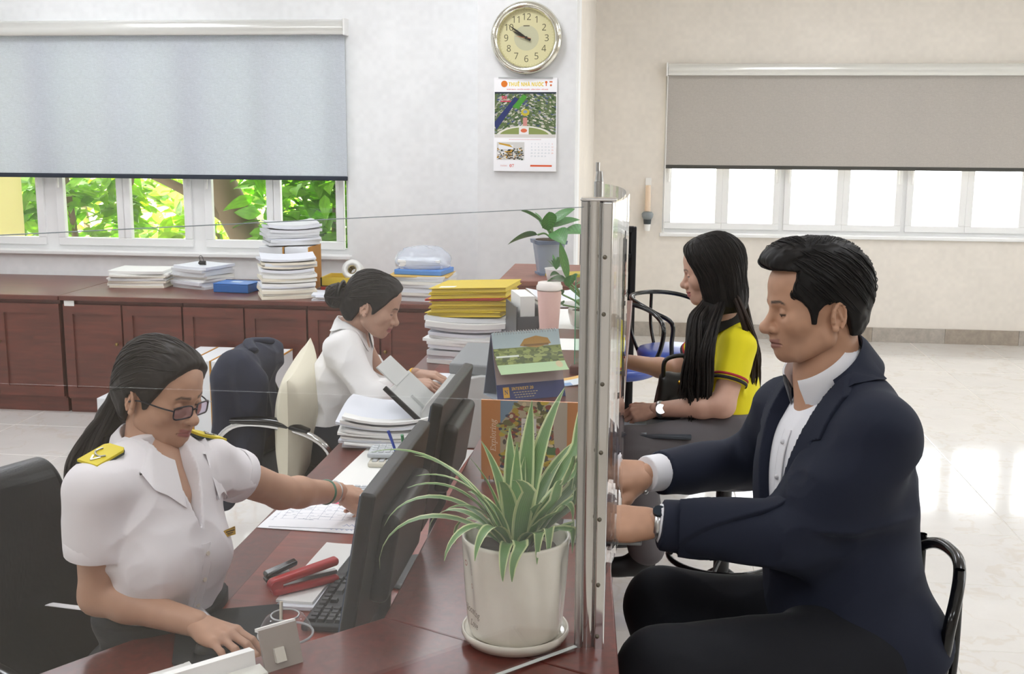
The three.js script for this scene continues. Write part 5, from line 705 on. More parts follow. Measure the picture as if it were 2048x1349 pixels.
// ---------- head: x to the person's left, y up, z forward; about 22 cm from chin to crown ----------
function headField(o = {}) {
  const q = { jaw: 1, nose: 1, lip: 1, lid: -0.002, cheek: 1, smile: 0, chin: 0, ...o }, L = [];
  L.push([ell([0, 0.037, -0.018], [0.074, 0.089, 0.094]), 0], [ell([0, 0.052, 0.032], [0.06, 0.058, 0.058]), 0.03], [ell([0, -0.015, 0.028], [0.0585 * q.cheek, 0.07, 0.054]), 0.03]);
  for (const s of [-1, 1]) L.push([cap([s * 0.049 * q.jaw, -0.05, 0.0], [s * 0.026 * q.jaw, -0.08, 0.048], 0.02, 0.017), 0.03], [ball([s * 0.041, -0.014, 0.055], 0.02), 0.025]);
  L.push([ell([0, -0.053, 0.062], [0.03, 0.03, 0.026]), 0.025], [ball([0, -0.083 + q.chin, 0.066], 0.0165), 0.022]);
  for (const s of [-1, 1]) { L.push([cap([s * 0.012, 0.0235, 0.0815], [s * 0.037, 0.025, 0.067], 0.0085, 0.008), 0.016]); }
  for (const s of [-1, 1]) L.push([ell([s * 0.031, 0.007, 0.0915], [0.019, 0.0115, 0.0135]), 0.012, 'sub'], [ball([s * 0.0295, 0.0065, 0.0695], 0.0125), 0.002],
    [(x, y, z) => Math.max(Math.hypot(x - s * 0.0295, y - 0.0065, z - 0.0695) - 0.0138, 0.0065 + q.lid - y + (z - 0.08) * 0.25), 0.003], [(x, y, z) => Math.max(Math.hypot(x - s * 0.0295, y - 0.0065, z - 0.0695) - 0.0136, y - 0.0005), 0.003]);
  const n = (q.nose - 1) * 0.035; L.push([cap([0, 0.014, 0.0805 + n * 0.1], [0, -0.02, 0.0985 + n], 0.0072, 0.009), 0.01], [ball([0, -0.0245, 0.1015 + n], 0.0108), 0.008], [cap([0, -0.026, 0.085], [0, -0.0265, 0.1 + n], 0.011, 0.01), 0.006]);
  for (const s of [-1, 1]) L.push([ball([s * 0.0125, -0.0285, 0.0905], 0.0082), 0.006]);
  for (const s of [-1, 1]) L.push([ball([s * 0.0058, -0.0355, 0.0965], 0.0036), 0.002, 'sub']);
  const m = q.smile * 0.006; L.push([cap([0, -0.04, 0.091], [0, -0.05, 0.092], 0.004), 0.012]);
  for (const s of [-1, 1]) L.push([cap([s * 0.021, -0.0575 + m, 0.078], [s * 0.003, -0.0525, 0.0905], 0.004, 0.0052 * q.lip), 0.005], [cap([s * 0.018, -0.0605 + m, 0.077], [s * 0.002, -0.0635, 0.0885], 0.004, 0.0058 * q.lip), 0.005], [cap([s * 0.024, -0.059 + m, 0.081], [0, -0.058, 0.0965], 0.0016), 0.0025, 'sub']);
  for (const s of [-1, 1]) { // ear: tilted shell with rim, bowl and lobe
    const B = [V(s * 0.93, 0, -0.36).normalize(), V(0, 0.97, -0.2).normalize(), V(s * 0.35, 0.19, 0.9).normalize()]; B[2] = B[0].clone().cross(B[1]).normalize(); B[1] = B[2].clone().cross(B[0]).normalize(); const c = [s * 0.0735, -0.004, -0.016], R = (u, v, w) => [c[0] + B[0].x * u + B[1].x * v + B[2].x * w, c[1] + B[0].y * u + B[1].y * v + B[2].y * w, c[2] + B[0].z * u + B[1].z * v + B[2].z * w], z = s > 0 ? 1 : -1;
    L.push([ell(c, [0.0052, 0.027, 0.0165], B), 0.006]); const rim = []; for (let k = 0; k <= 9; k++) { const a = -0.9 + (k / 9) * 4.1; rim.push(R(0.0055, Math.sin(a) * 0.0265, -Math.cos(a) * 0.016 * z)); }
    for (let k = 0; k < 9; k++) L.push([cap(rim[k], rim[k + 1], 0.0033), 0.002]); L.push([ball(R(0.004, -0.025, 0.004 * z), 0.0062), 0.006], [ball(R(0.008, -0.004, 0.004 * z), 0.0085), 0.004, 'sub'], [cap(R(0.005, -0.012, 0.012 * z), R(0.004, 0.0, 0.013 * z), 0.004), 0.004], [cap(R(0.0045, 0.014, 0.004 * z), R(0.0045, -0.006, -0.009 * z), 0.003), 0.003]);
  }
  return field(L);
}
// colour of the skin on the head: lips, brows, lashes
function headColour(skin, lip, brow, o = {}) {
  return (x, y, z) => {
    let c = skin, ax = Math.abs(x); const n = 1 + 0.05 * noise(x * 90, y * 90, z * 90); c = [c[0] * n, c[1] * n, c[2] * n];
    const lp = sstep(0.0245, 0.019, ax) * sstep(-0.0485, -0.0505, y - ax * 0.12 + 0) * sstep(-0.0695, -0.067, y - ax * 0.16) * sstep(0.074, 0.078, z); c = mix3(c, lip, lp);
    const by = 0.0275 + 0.14 * (ax - 0.012) - Math.max(0, ax - 0.034) * 0.6, bt = 0.0042 - 0.06 * Math.max(0, ax - 0.03); const bw = sstep(bt, bt * 0.4, Math.abs(y - by)) * sstep(0.008, 0.013, ax) * sstep(0.048, 0.04, ax) * sstep(0.05, 0.06, z) * (o.brow ?? 0.85); c = mix3(c, brow, bw);
    const ed = Math.hypot(ax - 0.0295, y - 0.0065, z - 0.0695); if (ed < 0.0135 && z > 0.07) { const ir = Math.hypot(ax - 0.0295, y - 0.001); c = ir < 0.0062 ? [0.02, 0.014, 0.01] : [0.55, 0.5, 0.46]; }
    if (Math.abs(y - (0.0065 + (o.lid ?? -0.002))) < 0.0018 && ax > 0.017 && ax < 0.043 && z > 0.068 && ed < 0.0155) c = mix3(c, [0.02, 0.015, 0.012], 0.85);
    if (o.stubble) { const sd = sstep(-0.03, -0.05, y) * sstep(0.035, 0.06, z) * 0.12; c = mix3(c, [0.1, 0.08, 0.07], sd); }
    return c;
  };
}
// thin strands grown over a field: seeds are projected to the surface, then follow the flow
function strands(f, seeds, flow, n, step, r, lift = 0.0006, seed = 1) {
  const out = [], R = rng(seed), e = 0.001, grad = (p) => V(f(p.x + e, p.y, p.z) - f(p.x - e, p.y, p.z), f(p.x, p.y + e, p.z) - f(p.x, p.y - e, p.z), f(p.x, p.y, p.z + e) - f(p.x, p.y, p.z - e)).normalize();
  for (const s0 of seeds) {
    const p = V(s0), path = [], jx = (R() - 0.5) * 0.3; let ok = true;
    for (let i = 0; i < 8; i++) { const d = f(p.x, p.y, p.z); if (Math.abs(d) < 0.0004) break; p.addScaledVector(grad(p), -d * 0.8); }
    if (Math.abs(f(p.x, p.y, p.z)) > 0.003) continue; const len = n * (0.6 + 0.5 * R());
    for (let i = 0; i < len && ok; i++) {
      const g = grad(p); path.push(p.clone().addScaledVector(g, lift * Math.sin((Math.PI * (i + 0.3)) / len))); const d = flow(p, R); if (!d) break; d.addScaledVector(g, -d.dot(g)); if (d.length() < 1e-6) break; d.normalize(); const sd = g.clone().cross(d); p.addScaledVector(d, step).addScaledVector(sd, jx * step * 0.3);
      for (let k = 0; k < 3; k++) p.addScaledVector(grad(p), -f(p.x, p.y, p.z) * 0.8);
    }
    if (path.length >= 4) out.push(rope(path, (t) => r * (0.25 + 0.75 * Math.sin(Math.PI * Math.min(1, t * 1.05 + 0.02))), Math.max(5, Math.round(path.length * 1.2)), 4, 0.8));
  }
  return out;
}
// ---------- hand: wrist at 0, fingers along z, back of the hand up (y), thumb towards x * side ----------
function handField(o) {
  const L = [], s = o.side ?? 1, sc = o.scale ?? 1, F = [[0.03, 0.003, 0.086, 0.041, 0.025, 0.021, 0.0088], [0.0105, 0.006, 0.09, 0.045, 0.029, 0.022, 0.009], [-0.0095, 0.004, 0.085, 0.041, 0.027, 0.021, 0.0086], [-0.0275, 0, 0.076, 0.032, 0.02, 0.019, 0.0076]], K = [], tips = [];
  L.push([ell([0.001, -0.002, 0.012], [0.026, 0.0175, 0.03]), 0], [ell([0.0, -0.008, 0.05], [0.036, 0.015, 0.042]), 0.015]);
  F.forEach(([x, y, z, a, b, c, r], i) => {
    L.push([cap([s * x * 0.55, 0, 0.012], [s * x, y, z], 0.0125, 0.0105), 0.012]); const cu = o.curl[i + 1], sp = (o.spread ?? 0) * (1.2 - i * 0.8) * s; let p = [s * x, y, z], an = 0;
    [a, b, c].forEach((l, k) => { an += cu[k]; const q = [p[0] + Math.sin(sp) * Math.cos(an) * l, p[1] - Math.sin(an) * l, p[2] + Math.cos(an) * Math.cos(sp) * l]; K.push([cap(p, q, r * (1 - 0.08 * k), r * (0.93 - 0.1 * k)), k ? 0.003 : 0.006, i]); p = q; }); tips.push(p);
  });
  const t = o.thumb ?? [[0.02, -0.012, 0.022], [0.045, -0.016, 0.05], [0.058, -0.02, 0.078], [0.062, -0.024, 0.1]]; const T = t.map((v) => [s * v[0], v[1], v[2]]);
  L.push([cap(T[0], T[1], 0.0155, 0.0115), 0.014]); const base = field(L), fs = [0, 1, 2, 3].map((i) => field(K.filter((e) => e[2] === i).map((e, k) => [e[0], k ? 0.004 : 0]))), th = field([[cap(T[1], T[2], 0.0108, 0.0098), 0], [cap(T[2], T[3], 0.0098, 0.0075), 0.004]]);
  const f = (x, y, z) => { x /= sc; y /= sc; z /= sc; let d = base(x, y, z); for (const g of fs) d = smin(d, g(x, y, z), 0.007); return smin(d, th(x, y, z), 0.008) * sc; };
  f.tips = tips.concat([T[3]]).map((v) => v.map((k) => k * sc)); return f;
}
// hand geometry placed at the wrist; the forearm comes from behind
function hand(o, skin, h) {
  const f = handField(o), sc = o.scale ?? 1, B = frame(o.dir, o.back), s = o.side ?? 1; const nails = f.tips, g = meshSDF(f, [-0.085 * sc, -0.1 * sc, -0.03 * sc], [0.085 * sc, 0.06 * sc, 0.2 * sc], h, (x, y, z) => { const n = 1 + 0.06 * noise(x * 80, y * 80, z * 80); for (const t of nails) if (Math.hypot(x - t[0], y - t[1] - 0.006, z - t[2]) < 0.0075) return [skin[0] * 1.12, skin[1] * 1.02, skin[2] * 1.05]; return [skin[0] * n, skin[1] * n, skin[2] * n]; });
  // frame() gives left, up, forward: x of the hand is the person's left of the pointing direction
  return g.applyMatrix4(fMat(B, o.at));
}
const skinMat = () => phys(0xffffff, 0.5, { vertexColors: true, clearcoat: 0, sheen: 0 });
// ---------- people ----------
const RV = V(0.9934, 0, -0.1149), TW = V(0.1149, 0, 0.9934), UP = V(0, 1, 0);   // to the right along the picture, towards the camera, up
const dirOf = (r, t, u) => RV.clone().multiplyScalar(r).addScaledVector(TW, t).addScaledVector(UP, u).normalize();
const bounds = (pts, m) => { const lo = [1e9, 1e9, 1e9], hi = [-1e9, -1e9, -1e9]; for (const p of pts) for (let i = 0; i < 3; i++) { lo[i] = Math.min(lo[i], p[i] - m); hi[i] = Math.max(hi[i], p[i] + m); } return [lo, hi]; };
// cloth folds: ridged noise, stronger near the given joints
function folds(amp, fr, near, seed, st = [1, 1, 1]) { return (x, y, z) => { let k = 0.35; for (const [p, r] of near) { const d = Math.hypot(x - p[0], y - p[1], z - p[2]); k += Math.exp(-(d * d) / (r * r)); } const w = noise(x * 5 + seed, y * 5, z * 5) * 0.6, a = noise(x * fr * st[0] + w + seed, y * fr * st[1] + w * 2, z * fr * st[2]), b = noise(x * fr * 2 * st[0] + 9, y * fr * 2 * st[1] + seed, z * fr * 2 * st[2] + w); return amp * Math.min(1.5, k) * (0.5 - Math.abs(a) * 1.6 + 0.3 * (0.5 - Math.abs(b))); }; }
const cutAt = (f, p, n, k = 0.002) => (x, y, z) => smax(f(x, y, z), (x - p[0]) * n[0] + (y - p[1]) * n[1] + (z - p[2]) * n[2], k);   // keep what lies behind the plane
const unit = (a, b) => { const v = V(b).sub(V(a)).normalize(); return [v.x, v.y, v.z]; };
function skinArm(sh, el, wr, r) { const d = unit(el, wr), m = mix3(el, wr, 0.3); return [[cap(sh, el, r[0], r[1]), 0], [cap(el, m, r[1] * 0.98, r[1] * 0.95), 0.02], [cap(m, wr, r[1] * 0.95, r[2]), 0.02]]; }
const tint = (c) => (x, y, z) => { const n = 1 + 0.05 * noise(x * 70, y * 70, z * 70); return [c[0] * n, c[1] * n, c[2] * n]; };
const shade = (g, c) => { const n = g.attributes.position.count, a = new Float32Array(n * 3); for (let i = 0; i < n; i++) a.set(c, i * 3); g.setAttribute('color', new THREE.BufferAttribute(a, 3)); return g; };
// head with its hair cap, given in head coordinates and placed by a frame
function headOf(o) { const q = meshSDF(headField(o.face), [-0.1, -0.115, -0.125], [0.1, 0.14, 0.13], o.h ?? 0.0026, headColour(o.skin, o.lip, o.brow ?? [0.03, 0.022, 0.018], o.face)); return q.applyMatrix4(fMat(o.B, o.at, o.s ?? 1)); }
const skullPlus = (t) => { const f = field([[ell([0, 0.037, -0.018], [0.074, 0.089, 0.094]), 0], [ell([0, 0.052, 0.032], [0.06, 0.058, 0.058]), 0.03], [ell([0, -0.015, 0.028], [0.0585, 0.07, 0.054]), 0.03], [ell([0, -0.03, -0.045], [0.058, 0.06, 0.05]), 0.03]]); return (x, y, z) => f(x, y, z) - t; };
const hairMat = (c, r = 0.5) => phys(0xffffff, r, { vertexColors: true, specularIntensity: 0.4, sheen: 0.12, sheenColor: new THREE.Color(0x554a44), sheenRoughness: 0.4 });
// hair volume cut by an outline in the head's profile plane (z forward, y up)
function hairOf(o) {
  const vol = field(o.vol), pl = poly2(o.line), f = (x, y, z) => smax(vol(x, y, z) + 0.0016 * noise(x * 160, y * 60, z * 60) * (o.rough ?? 1), pl(z, y) + (o.notch ? o.notch(x, y, z) : 0), o.soft ?? 0.008);
  const dk = o.colour, gs = [meshSDF(f, o.lo ?? [-0.11, -0.13, -0.15], o.hi ?? [0.11, 0.18, 0.13], o.h ?? 0.003, (x, y, z) => { const n = 1 + 0.35 * noise(x * 120, y * 40, z * 40); return dk.map((c) => c * n); })];
  const R = rng(o.seed ?? 3), seeds = []; for (let i = 0; i < (o.n ?? 260); i++) seeds.push(o.seedAt(R));
  for (const s of strands(f, seeds, o.flow, o.steps ?? 16, o.step ?? 0.008, o.r ?? 0.0014, o.lift ?? 0.0014, 7)) { const k = 0.7 + 1.3 * R(); gs.push(shade(s, dk.map((c) => c * k))); }
  return merge(gs).applyMatrix4(fMat(o.B, o.at, o.s ?? 1));
}
// loose locks between guide points, spread sideways and waved
function locks(guides, n, r, spread, wave, colour, seed) {
  const R = rng(seed), out = [];
  for (let i = 0; i < n; i++) { const g = guides[(R() * guides.length) | 0], off = V((R() - 0.5), (R() - 0.5) * 0.4, (R() - 0.5)).multiplyScalar(spread * 2), ph = R() * 6, L = g.length, pts = g.map((p, k) => { const t = k / (L - 1), s = 0.35 + 0.65 * Math.min(1, t * 1.8); return [p[0] + off.x * s + wave * t * Math.sin(ph + k * 1.9), p[1] + off.y * s, p[2] + off.z * s + wave * t * Math.cos(ph * 1.3 + k * 1.7)]; }); const k = 0.7 + 1.1 * R(); out.push(shade(rope(pts, (t) => r * (0.5 + 0.6 * Math.sin(Math.PI * Math.min(1, t * 0.9 + 0.1))) * (1 - 0.75 * Math.max(0, t - 0.75) * 4) + 0.0004, 22, 5, 0.7), colour.map((c) => c * k))); }
  return out;
}
// folded collar round a neck: ring points by angle from the back, with fold height and drop at the front
function collar(c, B, r, o = {}) {
  const P = [], I = [], n = 36, q = { rise: 0.032, drop: 0.03, wide: 0.016, gap: 0.42, front: 0.03, back: 0.012, point: 0.02, ...o };
  for (let i = 0; i <= n; i++) {
    const t = i / n, a = lerp(q.gap, Math.PI * 2 - q.gap, t), ca = Math.cos(a), sa = Math.sin(a), fr = (1 + ca) / 2, e = Math.pow(Math.abs(t * 2 - 1), 5), h = -q.front * fr + q.back * (1 - fr);
    const ring = [[r, h - 0.012], [r * 1.0, h + q.rise], [r + 0.004, h + q.rise + 0.003], [r + q.wide * 0.6, h + q.rise * 0.55], [r + q.wide + 0.006 * e, h - q.drop * 0.35 - q.point * e], [r + q.wide - 0.003 + 0.006 * e, h - q.drop * 0.35 - 0.001 - q.point * e], [r + 0.003, h + q.rise * 0.4]];
    ring.forEach(([rr, y], k) => { const v = pt(B, c, sa * rr, y, ca * rr * 1.02); if (q.over && k >= 3 && k <= 5) { const m = k === 5 ? 0.0035 : 0.006; for (let j = 0; j < 14; j++) { const d = q.over(...v); if (d >= m) break; const e = 0.003, gx = q.over(v[0] + e, v[1], v[2]) - d, gy = q.over(v[0], v[1] + e, v[2]) - d, gz = q.over(v[0], v[1], v[2] + e) - d, l = Math.hypot(gx, gy, gz) || 1; const st = (m - d) * 0.9; v[0] += (gx / l) * st; v[1] += (gy / l) * st; v[2] += (gz / l) * st; } } P.push(...v); });
  }
  const m = 7; for (let i = 0; i < n; i++) for (let k = 0; k < m - 1; k++) { const a = i * m + k; I.push(a, a + m, a + 1, a + 1, a + m, a + m + 1); }
  const g = new THREE.BufferGeometry(); g.setAttribute('position', new THREE.Float32BufferAttribute(P, 3)); g.setIndex(I); g.computeVertexNormals(); return g;
}
const cloth = (r, g, b, s, rough = 0.85, o = {}) => { const m = phys(new THREE.Color(r / 255, g / 255, b / 255).convertSRGBToLinear(), rough, { sheen: 0.15, sheenRoughness: 0.6, sheenColor: new THREE.Color(0xffffff), ...o }); return m; };
const dotB = (B, i, c) => (x, y, z) => (x - c[0]) * B[i].x + (y - c[1]) * B[i].y + (z - c[2]) * B[i].z;
const addPart = (t, name, geo, m, label) => part(t, name, geo, m, label);
const shoe = (a, dir, m) => { const B = frame(dir, [0, 1, 0]); return meshSDF(field([[ell(pt(B, a, 0, -0.02, 0.07), [0.042, 0.035, 0.1], B), 0], [ell(pt(B, a, 0, 0.0, -0.005), [0.036, 0.05, 0.05], B), 0.03], [(x, y, z) => (a[1] - 0.05) - y, 0.006, 0]].slice(0, 2)), pt([V(1, 0, 0), V(0, 1, 0), V(0, 0, 1)], a, -0.2, -0.08, -0.2), pt([V(1, 0, 0), V(0, 1, 0), V(0, 0, 1)], a, 0.2, 0.08, 0.2), 0.008); };
const band = (c, d, r, w, h = 0.004) => { const g = lathe([[r - 0.001, -w / 2], [r + h * 0.6, -w / 2], [r + h, 0], [r + h * 0.6, w / 2], [r - 0.001, w / 2]], 28); return g.applyQuaternion(new THREE.Quaternion().setFromUnitVectors(UP, V(d).normalize())).translate(c[0], c[1], c[2]); };
const hairline = { woman: [[0.082, 0.105], [0.076, 0.082], [0.062, 0.06], [0.05, 0.035], [0.036, 0.012], [0.022, -0.012], [0.012, -0.018], [0.008, 0.005], [-0.006, 0.02], [-0.026, 0.008], [-0.036, -0.03], [-0.05, -0.07], [-0.075, -0.085], [-0.16, -0.06], [-0.16, 0.2], [0.12, 0.2]] };

// ===== officer in the white uniform shirt, near left =====
{
  const t = thing('person', 'seated officer in white short-sleeved uniform shirt with yellow epaulettes, wearing glasses', 'person'), skin = [0.54, 0.31, 0.205];
  const hs = 0.92, HO = [-0.992,1.202,-2.201], HB = frame(dirOf(0.86, 0.42, -0.22), dirOf(0.2, 0.06, 1)), shR = [-1.04,1.058,-1.994], shL = [-0.924,1.03,-2.279], elR = [-1.058,0.836,-2.012], wrR = [-0.848,0.8,-1.988], elL = [-0.837,0.905,-2.49], wrL = [-0.758,0.841,-2.701], nk = [-1.011,1.083,-2.188];
  const wa = [-0.992,0.783,-2.15], pv = [wa[0] - 0.03, 0.57, wa[2] + 0.0], mid = mix3(shR, shL, 0.5), left = V(shL).sub(V(shR)).normalize(); const upv = V(nk).sub(V(wa)).normalize(), fw = left.clone().cross(upv).normalize(), B = [left, fw.clone().cross(left).normalize(), fw];
  const ch = pt(B, mid, 0, -0.11, 0.005);
  const skinF = field([[cap(pt(HB, HO, 0, -0.04, -0.03), nk, 0.045, 0.05), 0], [cap(nk, pt(B, mid, 0, -0.04, 0.02), 0.05, 0.055), 0.04], ...skinArm(shR, elR, wrR, [0.044, 0.037, 0.0265]), ...skinArm(shL, elL, wrL, [0.046, 0.038, 0.026])]);
  const bd = bounds([nk, shR, shL, elR, wrR, elL, wrL, HO], 0.09);
  const hR = hand({ at: wrR, dir: [...unit(wrR, [-0.717,0.785,-1.923])], back: [0.05, 1, 0.1], side: 1, scale: 0.95, spread: 0.1, curl: [0, [0.25, 0.35, 0.2], [0.2, 0.4, 0.25], [0.25, 0.4, 0.25], [0.3, 0.4, 0.2]], thumb: [[0.02, -0.014, 0.02], [0.043, -0.02, 0.048], [0.052, -0.026, 0.075], [0.05, -0.03, 0.096]] }, skin, 0.0026);
  const hL = hand({ at: wrL, dir: [...unit(wrL, [-0.696,0.802,-2.799])], back: [-0.1, 0.75, 0.55], side: -1, scale: 0.92, curl: [0, [0.75, 0.9, 0.4], [0.8, 1.0, 0.5], [0.95, 1.1, 0.6], [1.05, 1.1, 0.6]], thumb: [[0.02, -0.014, 0.02], [0.04, -0.026, 0.046], [0.04, -0.04, 0.074], [0.032, -0.05, 0.094]] }, skin, 0.0028);
  addPart(t, 'body', [meshSDF(skinF, bd[0], bd[1], 0.008, tint(skin)), headOf({ face: { jaw: 0.98, cheek: 1.03, lip: 0.85, lid: -0.0035, nose: 1.02 }, skin, lip: [0.38, 0.13, 0.12], B: HB, at: HO, s: hs, h: 0.0024 }), hR, hL], skinMat());
  // shirt
  const sl = 0.62, cR = mix3(shR, elR, 0.56), cL = mix3(shL, elL, 0.38), dR = unit(shR, elR), dL = unit(shL, elL);
  const fo = folds(0.009, 11, [[pt(B, ch, 0.02, -0.14, 0.08), 0.17], [shL, 0.1], [cR, 0.07], [pt(B, ch, -0.1, 0.0, 0.06), 0.09]], 4.2);
  const torso = field([[ell(ch, [0.145, 0.17, 0.098], B), 0], [ball(pt(B, ch, 0.055, -0.055, 0.05), 0.05), 0.07], [ball(pt(B, ch, -0.055, -0.055, 0.05), 0.05), 0.07], [ell([wa[0], wa[1] + 0.03, wa[2]], [0.118, 0.17, 0.098], B), 0.07], [ell(pv, [0.16, 0.13, 0.13], B), 0.07], [cap(pt(B, shR, 0.02, 0.0, 0), pt(B, shL, -0.02, 0.0, 0), 0.054), 0.05], [cap(pt(B, mid, -0.06, 0.035, -0.02), pt(B, mid, 0.06, 0.035, -0.02), 0.05), 0.05]]);
  const slR = cutAt(cap(shR, elR, 0.063, 0.06), cR, dR, 0.003), slL = cutAt(cap(shL, elL, 0.06, 0.056), cL, dL, 0.003);
  const vne = poly2([[0, -0.1], [0.03, 0.0], [0.055, 0.2], [-0.055, 0.2], [-0.03, 0.0]]), U = dotB(B, 0, mid), Wv = dotB(B, 1, mid), Zf = dotB(B, 2, mid);
  const shirt = (x, y, z) => { let d = smin(smin(torso(x, y, z), slR(x, y, z), 0.006 + 0.03 * sstep(shR[1] - 0.06, shR[1] + 0.02, y)), slL(x, y, z), 0.03) - fo(x, y, z); d = smax(d, 0.742 - y, 0.004); return smax(d, -Math.max(vne(U(x, y, z) - 0.012, Wv(x, y, z)), -Zf(x, y, z) + 0.0, Zf(x, y, z) - 0.17), 0.004); };
  const sb = bounds([shR, shL, cR, cL, wa, nk], 0.17), white = cloth(240, 236, 238, 1, 0.8);
  addPart(t, 'shirt', meshSDF(shirt, sb[0], sb[1], 0.0062), white);
  // turned cuffs, collar, placket and buttons
  addPart(t, 'sleeve_cuff', band(mix3(cR, shR, 0.11), dR, 0.0615, 0.03, 0.003), white); addPart(t, 'sleeve_cuff', band(mix3(cL, shL, 0.13), dL, 0.0585, 0.03, 0.003), white);
  addPart(t, 'collar', collar(pt(B, nk, 0.0, 0.0, 0.004), B, 0.063, { gap: 0.5, front: 0.045, back: 0.03, rise: 0.03, drop: 0.11, wide: 0.036, point: 0.03, over: (x, y, z) => smin(smin(torso(x, y, z), slR(x, y, z), 0.035), slL(x, y, z), 0.03) - fo(x, y, z) }), white);
  const onChest = (u, v, off = 0) => { const p = V(pt(B, mid, u, v, 0.28)), d = fw.clone().negate(); for (let i = 0; i < 60; i++) { const q = shirt(p.x, p.y, p.z); if (q < 0.0006 || p.distanceTo(V(mid)) > 0.6) break; p.addScaledVector(d, Math.max(0.0006, q * 0.8)); } p.addScaledVector(fw, off); return [p.x, p.y, p.z]; };
  { const row = []; for (let k = 0; k <= 14; k++) row.push(onChest(0.012, -0.13 - k * 0.0165, 0.0012)); addPart(t, 'placket', rope(row, 0.013, 30, 8, 0.14, fw), white); for (const v of [-0.15, -0.205, -0.26, -0.315, -0.355]) addPart(t, 'button', cyl(0.0048, 0.0048, 0.002, 0, 0, 0, 14).applyQuaternion(new THREE.Quaternion().setFromUnitVectors(UP, fw)).translate(...onChest(0.012, v, 0.0032)), mat(0xdcd2c4, 0.4)); }
  { const c = onChest(0.085, -0.125, 0.003), bg = box(0.042, 0.015, 0.003); bg.applyMatrix4(new THREE.Matrix4().makeBasis(B[0].clone().negate().applyAxisAngle(fw, 0.1), B[1], fw.clone().negate())).translate(...c); const b = addPart(t, 'name_badge', bg, mat(0xb8943c, 0.35, { metalness: 0.6 }), 'small gold name badge'); const pl = new THREE.PlaneGeometry(0.041, 0.0145).applyMatrix4(fMat(B, [c[0] + fw.x * 0.0022, c[1] + fw.y * 0.0022, c[2] + fw.z * 0.0022])); part(b, 'badge_print', pl, mat(0xffffff, 0.4, { map: canvasTex(256, 90, (g) => { g.fillStyle = '#c9a347'; g.fillRect(0, 0, 256, 90); g.fillStyle = '#c8502c'; g.beginPath(); g.arc(40, 45, 26, 0, 7); g.fill(); g.fillStyle = '#2e2a1c'; g.fillRect(80, 20, 160, 14); g.fillRect(100, 46, 110, 12); g.fillRect(110, 66, 80, 8); }) })); }
  for (const [s, sh, el, k] of [[-1, shR, elR, 0.1], [1, shL, elL, 0.02]]) { // epaulettes
    const a = V(pt(B, sh, -s * 0.058, 0.076, 0.004)), e = V(pt(B, sh, s * 0.026, 0.052, 0.006)), c = a.clone().add(e).multiplyScalar(0.5), X = e.clone().sub(a).normalize(), Zz = X.clone().cross(UP).normalize().applyAxisAngle(X, s * 0.12), Yy = Zz.clone().cross(X); const F = (g) => g.scale(0.86, 1, 0.9).applyMatrix4(new THREE.Matrix4().makeBasis(X, Yy, Zz).setPosition(c.x, c.y, c.z));
    const ep = addPart(t, 'epaulette', F(extr(poly([[-0.045, -0.02], [-0.035, -0.027], [0.045, -0.027], [0.045, 0.027], [-0.035, 0.027], [-0.045, 0.02]]), 0.005, 0.001).rotateX(-Math.PI / 2).translate(0, 0.004, 0)), mat(0xe0cb18, 0.55), 'yellow shoulder board'); part(ep, 'trim', F(extr(poly([[-0.046, -0.021], [-0.036, -0.0285], [0.0465, -0.0285], [0.0465, 0.0285], [-0.036, 0.0285], [-0.046, 0.021]]), 0.004, 0.0005).rotateX(-Math.PI / 2)), mat(0x23302a, 0.6), 'dark green edge'); part(ep, 'emblem', F(merge([tube([[-0.018, 0.0115, 0.014], [0.0, 0.0115, 0.017], [0.012, 0.0115, 0.006], [0.014, 0.0115, -0.008], [0.006, 0.0115, -0.016]], 0.0022, 18, 6), box(0.022, 0.002, 0.004, 0.026, 0.011, 0.004, 0.5), box(0.022, 0.002, 0.004, 0.026, 0.011, -0.006, -0.5)])), M.steel);
  }
  // trousers
  const hp = [pt(B, pv, 0.085, -0.01, 0.03), pt(B, pv, -0.085, -0.01, 0.03)], kn = [[hp[0][0] + 0.36, 0.55, hp[0][2] + 0.04], [hp[1][0] + 0.34, 0.55, hp[1][2] + 0.16]], an = kn.map((k) => [k[0] + 0.0, 0.1, k[2] + 0.02]);
  const trF = field([[ell(pv, [0.178, 0.14, 0.15], B), 0], [ell([wa[0], wa[1] - 0.02, wa[2]], [0.156, 0.1, 0.12], B), 0.06], ...[0, 1].flatMap((i) => [[cap(hp[i], kn[i], 0.09, 0.068), 0.05], [cap(kn[i], an[i], 0.062, 0.05), 0.03]])]); const tb = bounds([pv, wa, ...kn, ...an], 0.2); const fT = folds(0.006, 9, [[hp[1], 0.2]], 3);
  addPart(t, 'trousers', meshSDF((x, y, z) => smax(trF(x, y, z) - fT(x, y, z), y - 0.772, 0.004), tb[0], tb[1], 0.011), cloth(27, 28, 34, 2, 0.8)); for (const a of an) addPart(t, 'shoe', shoe([a[0], 0.06, a[2]], [1, 0, 0.2]), M.black);
  // hair drawn back to a ponytail
  const hc = [0.022, 0.018, 0.017], tie = V(0, 0.0, -0.108);
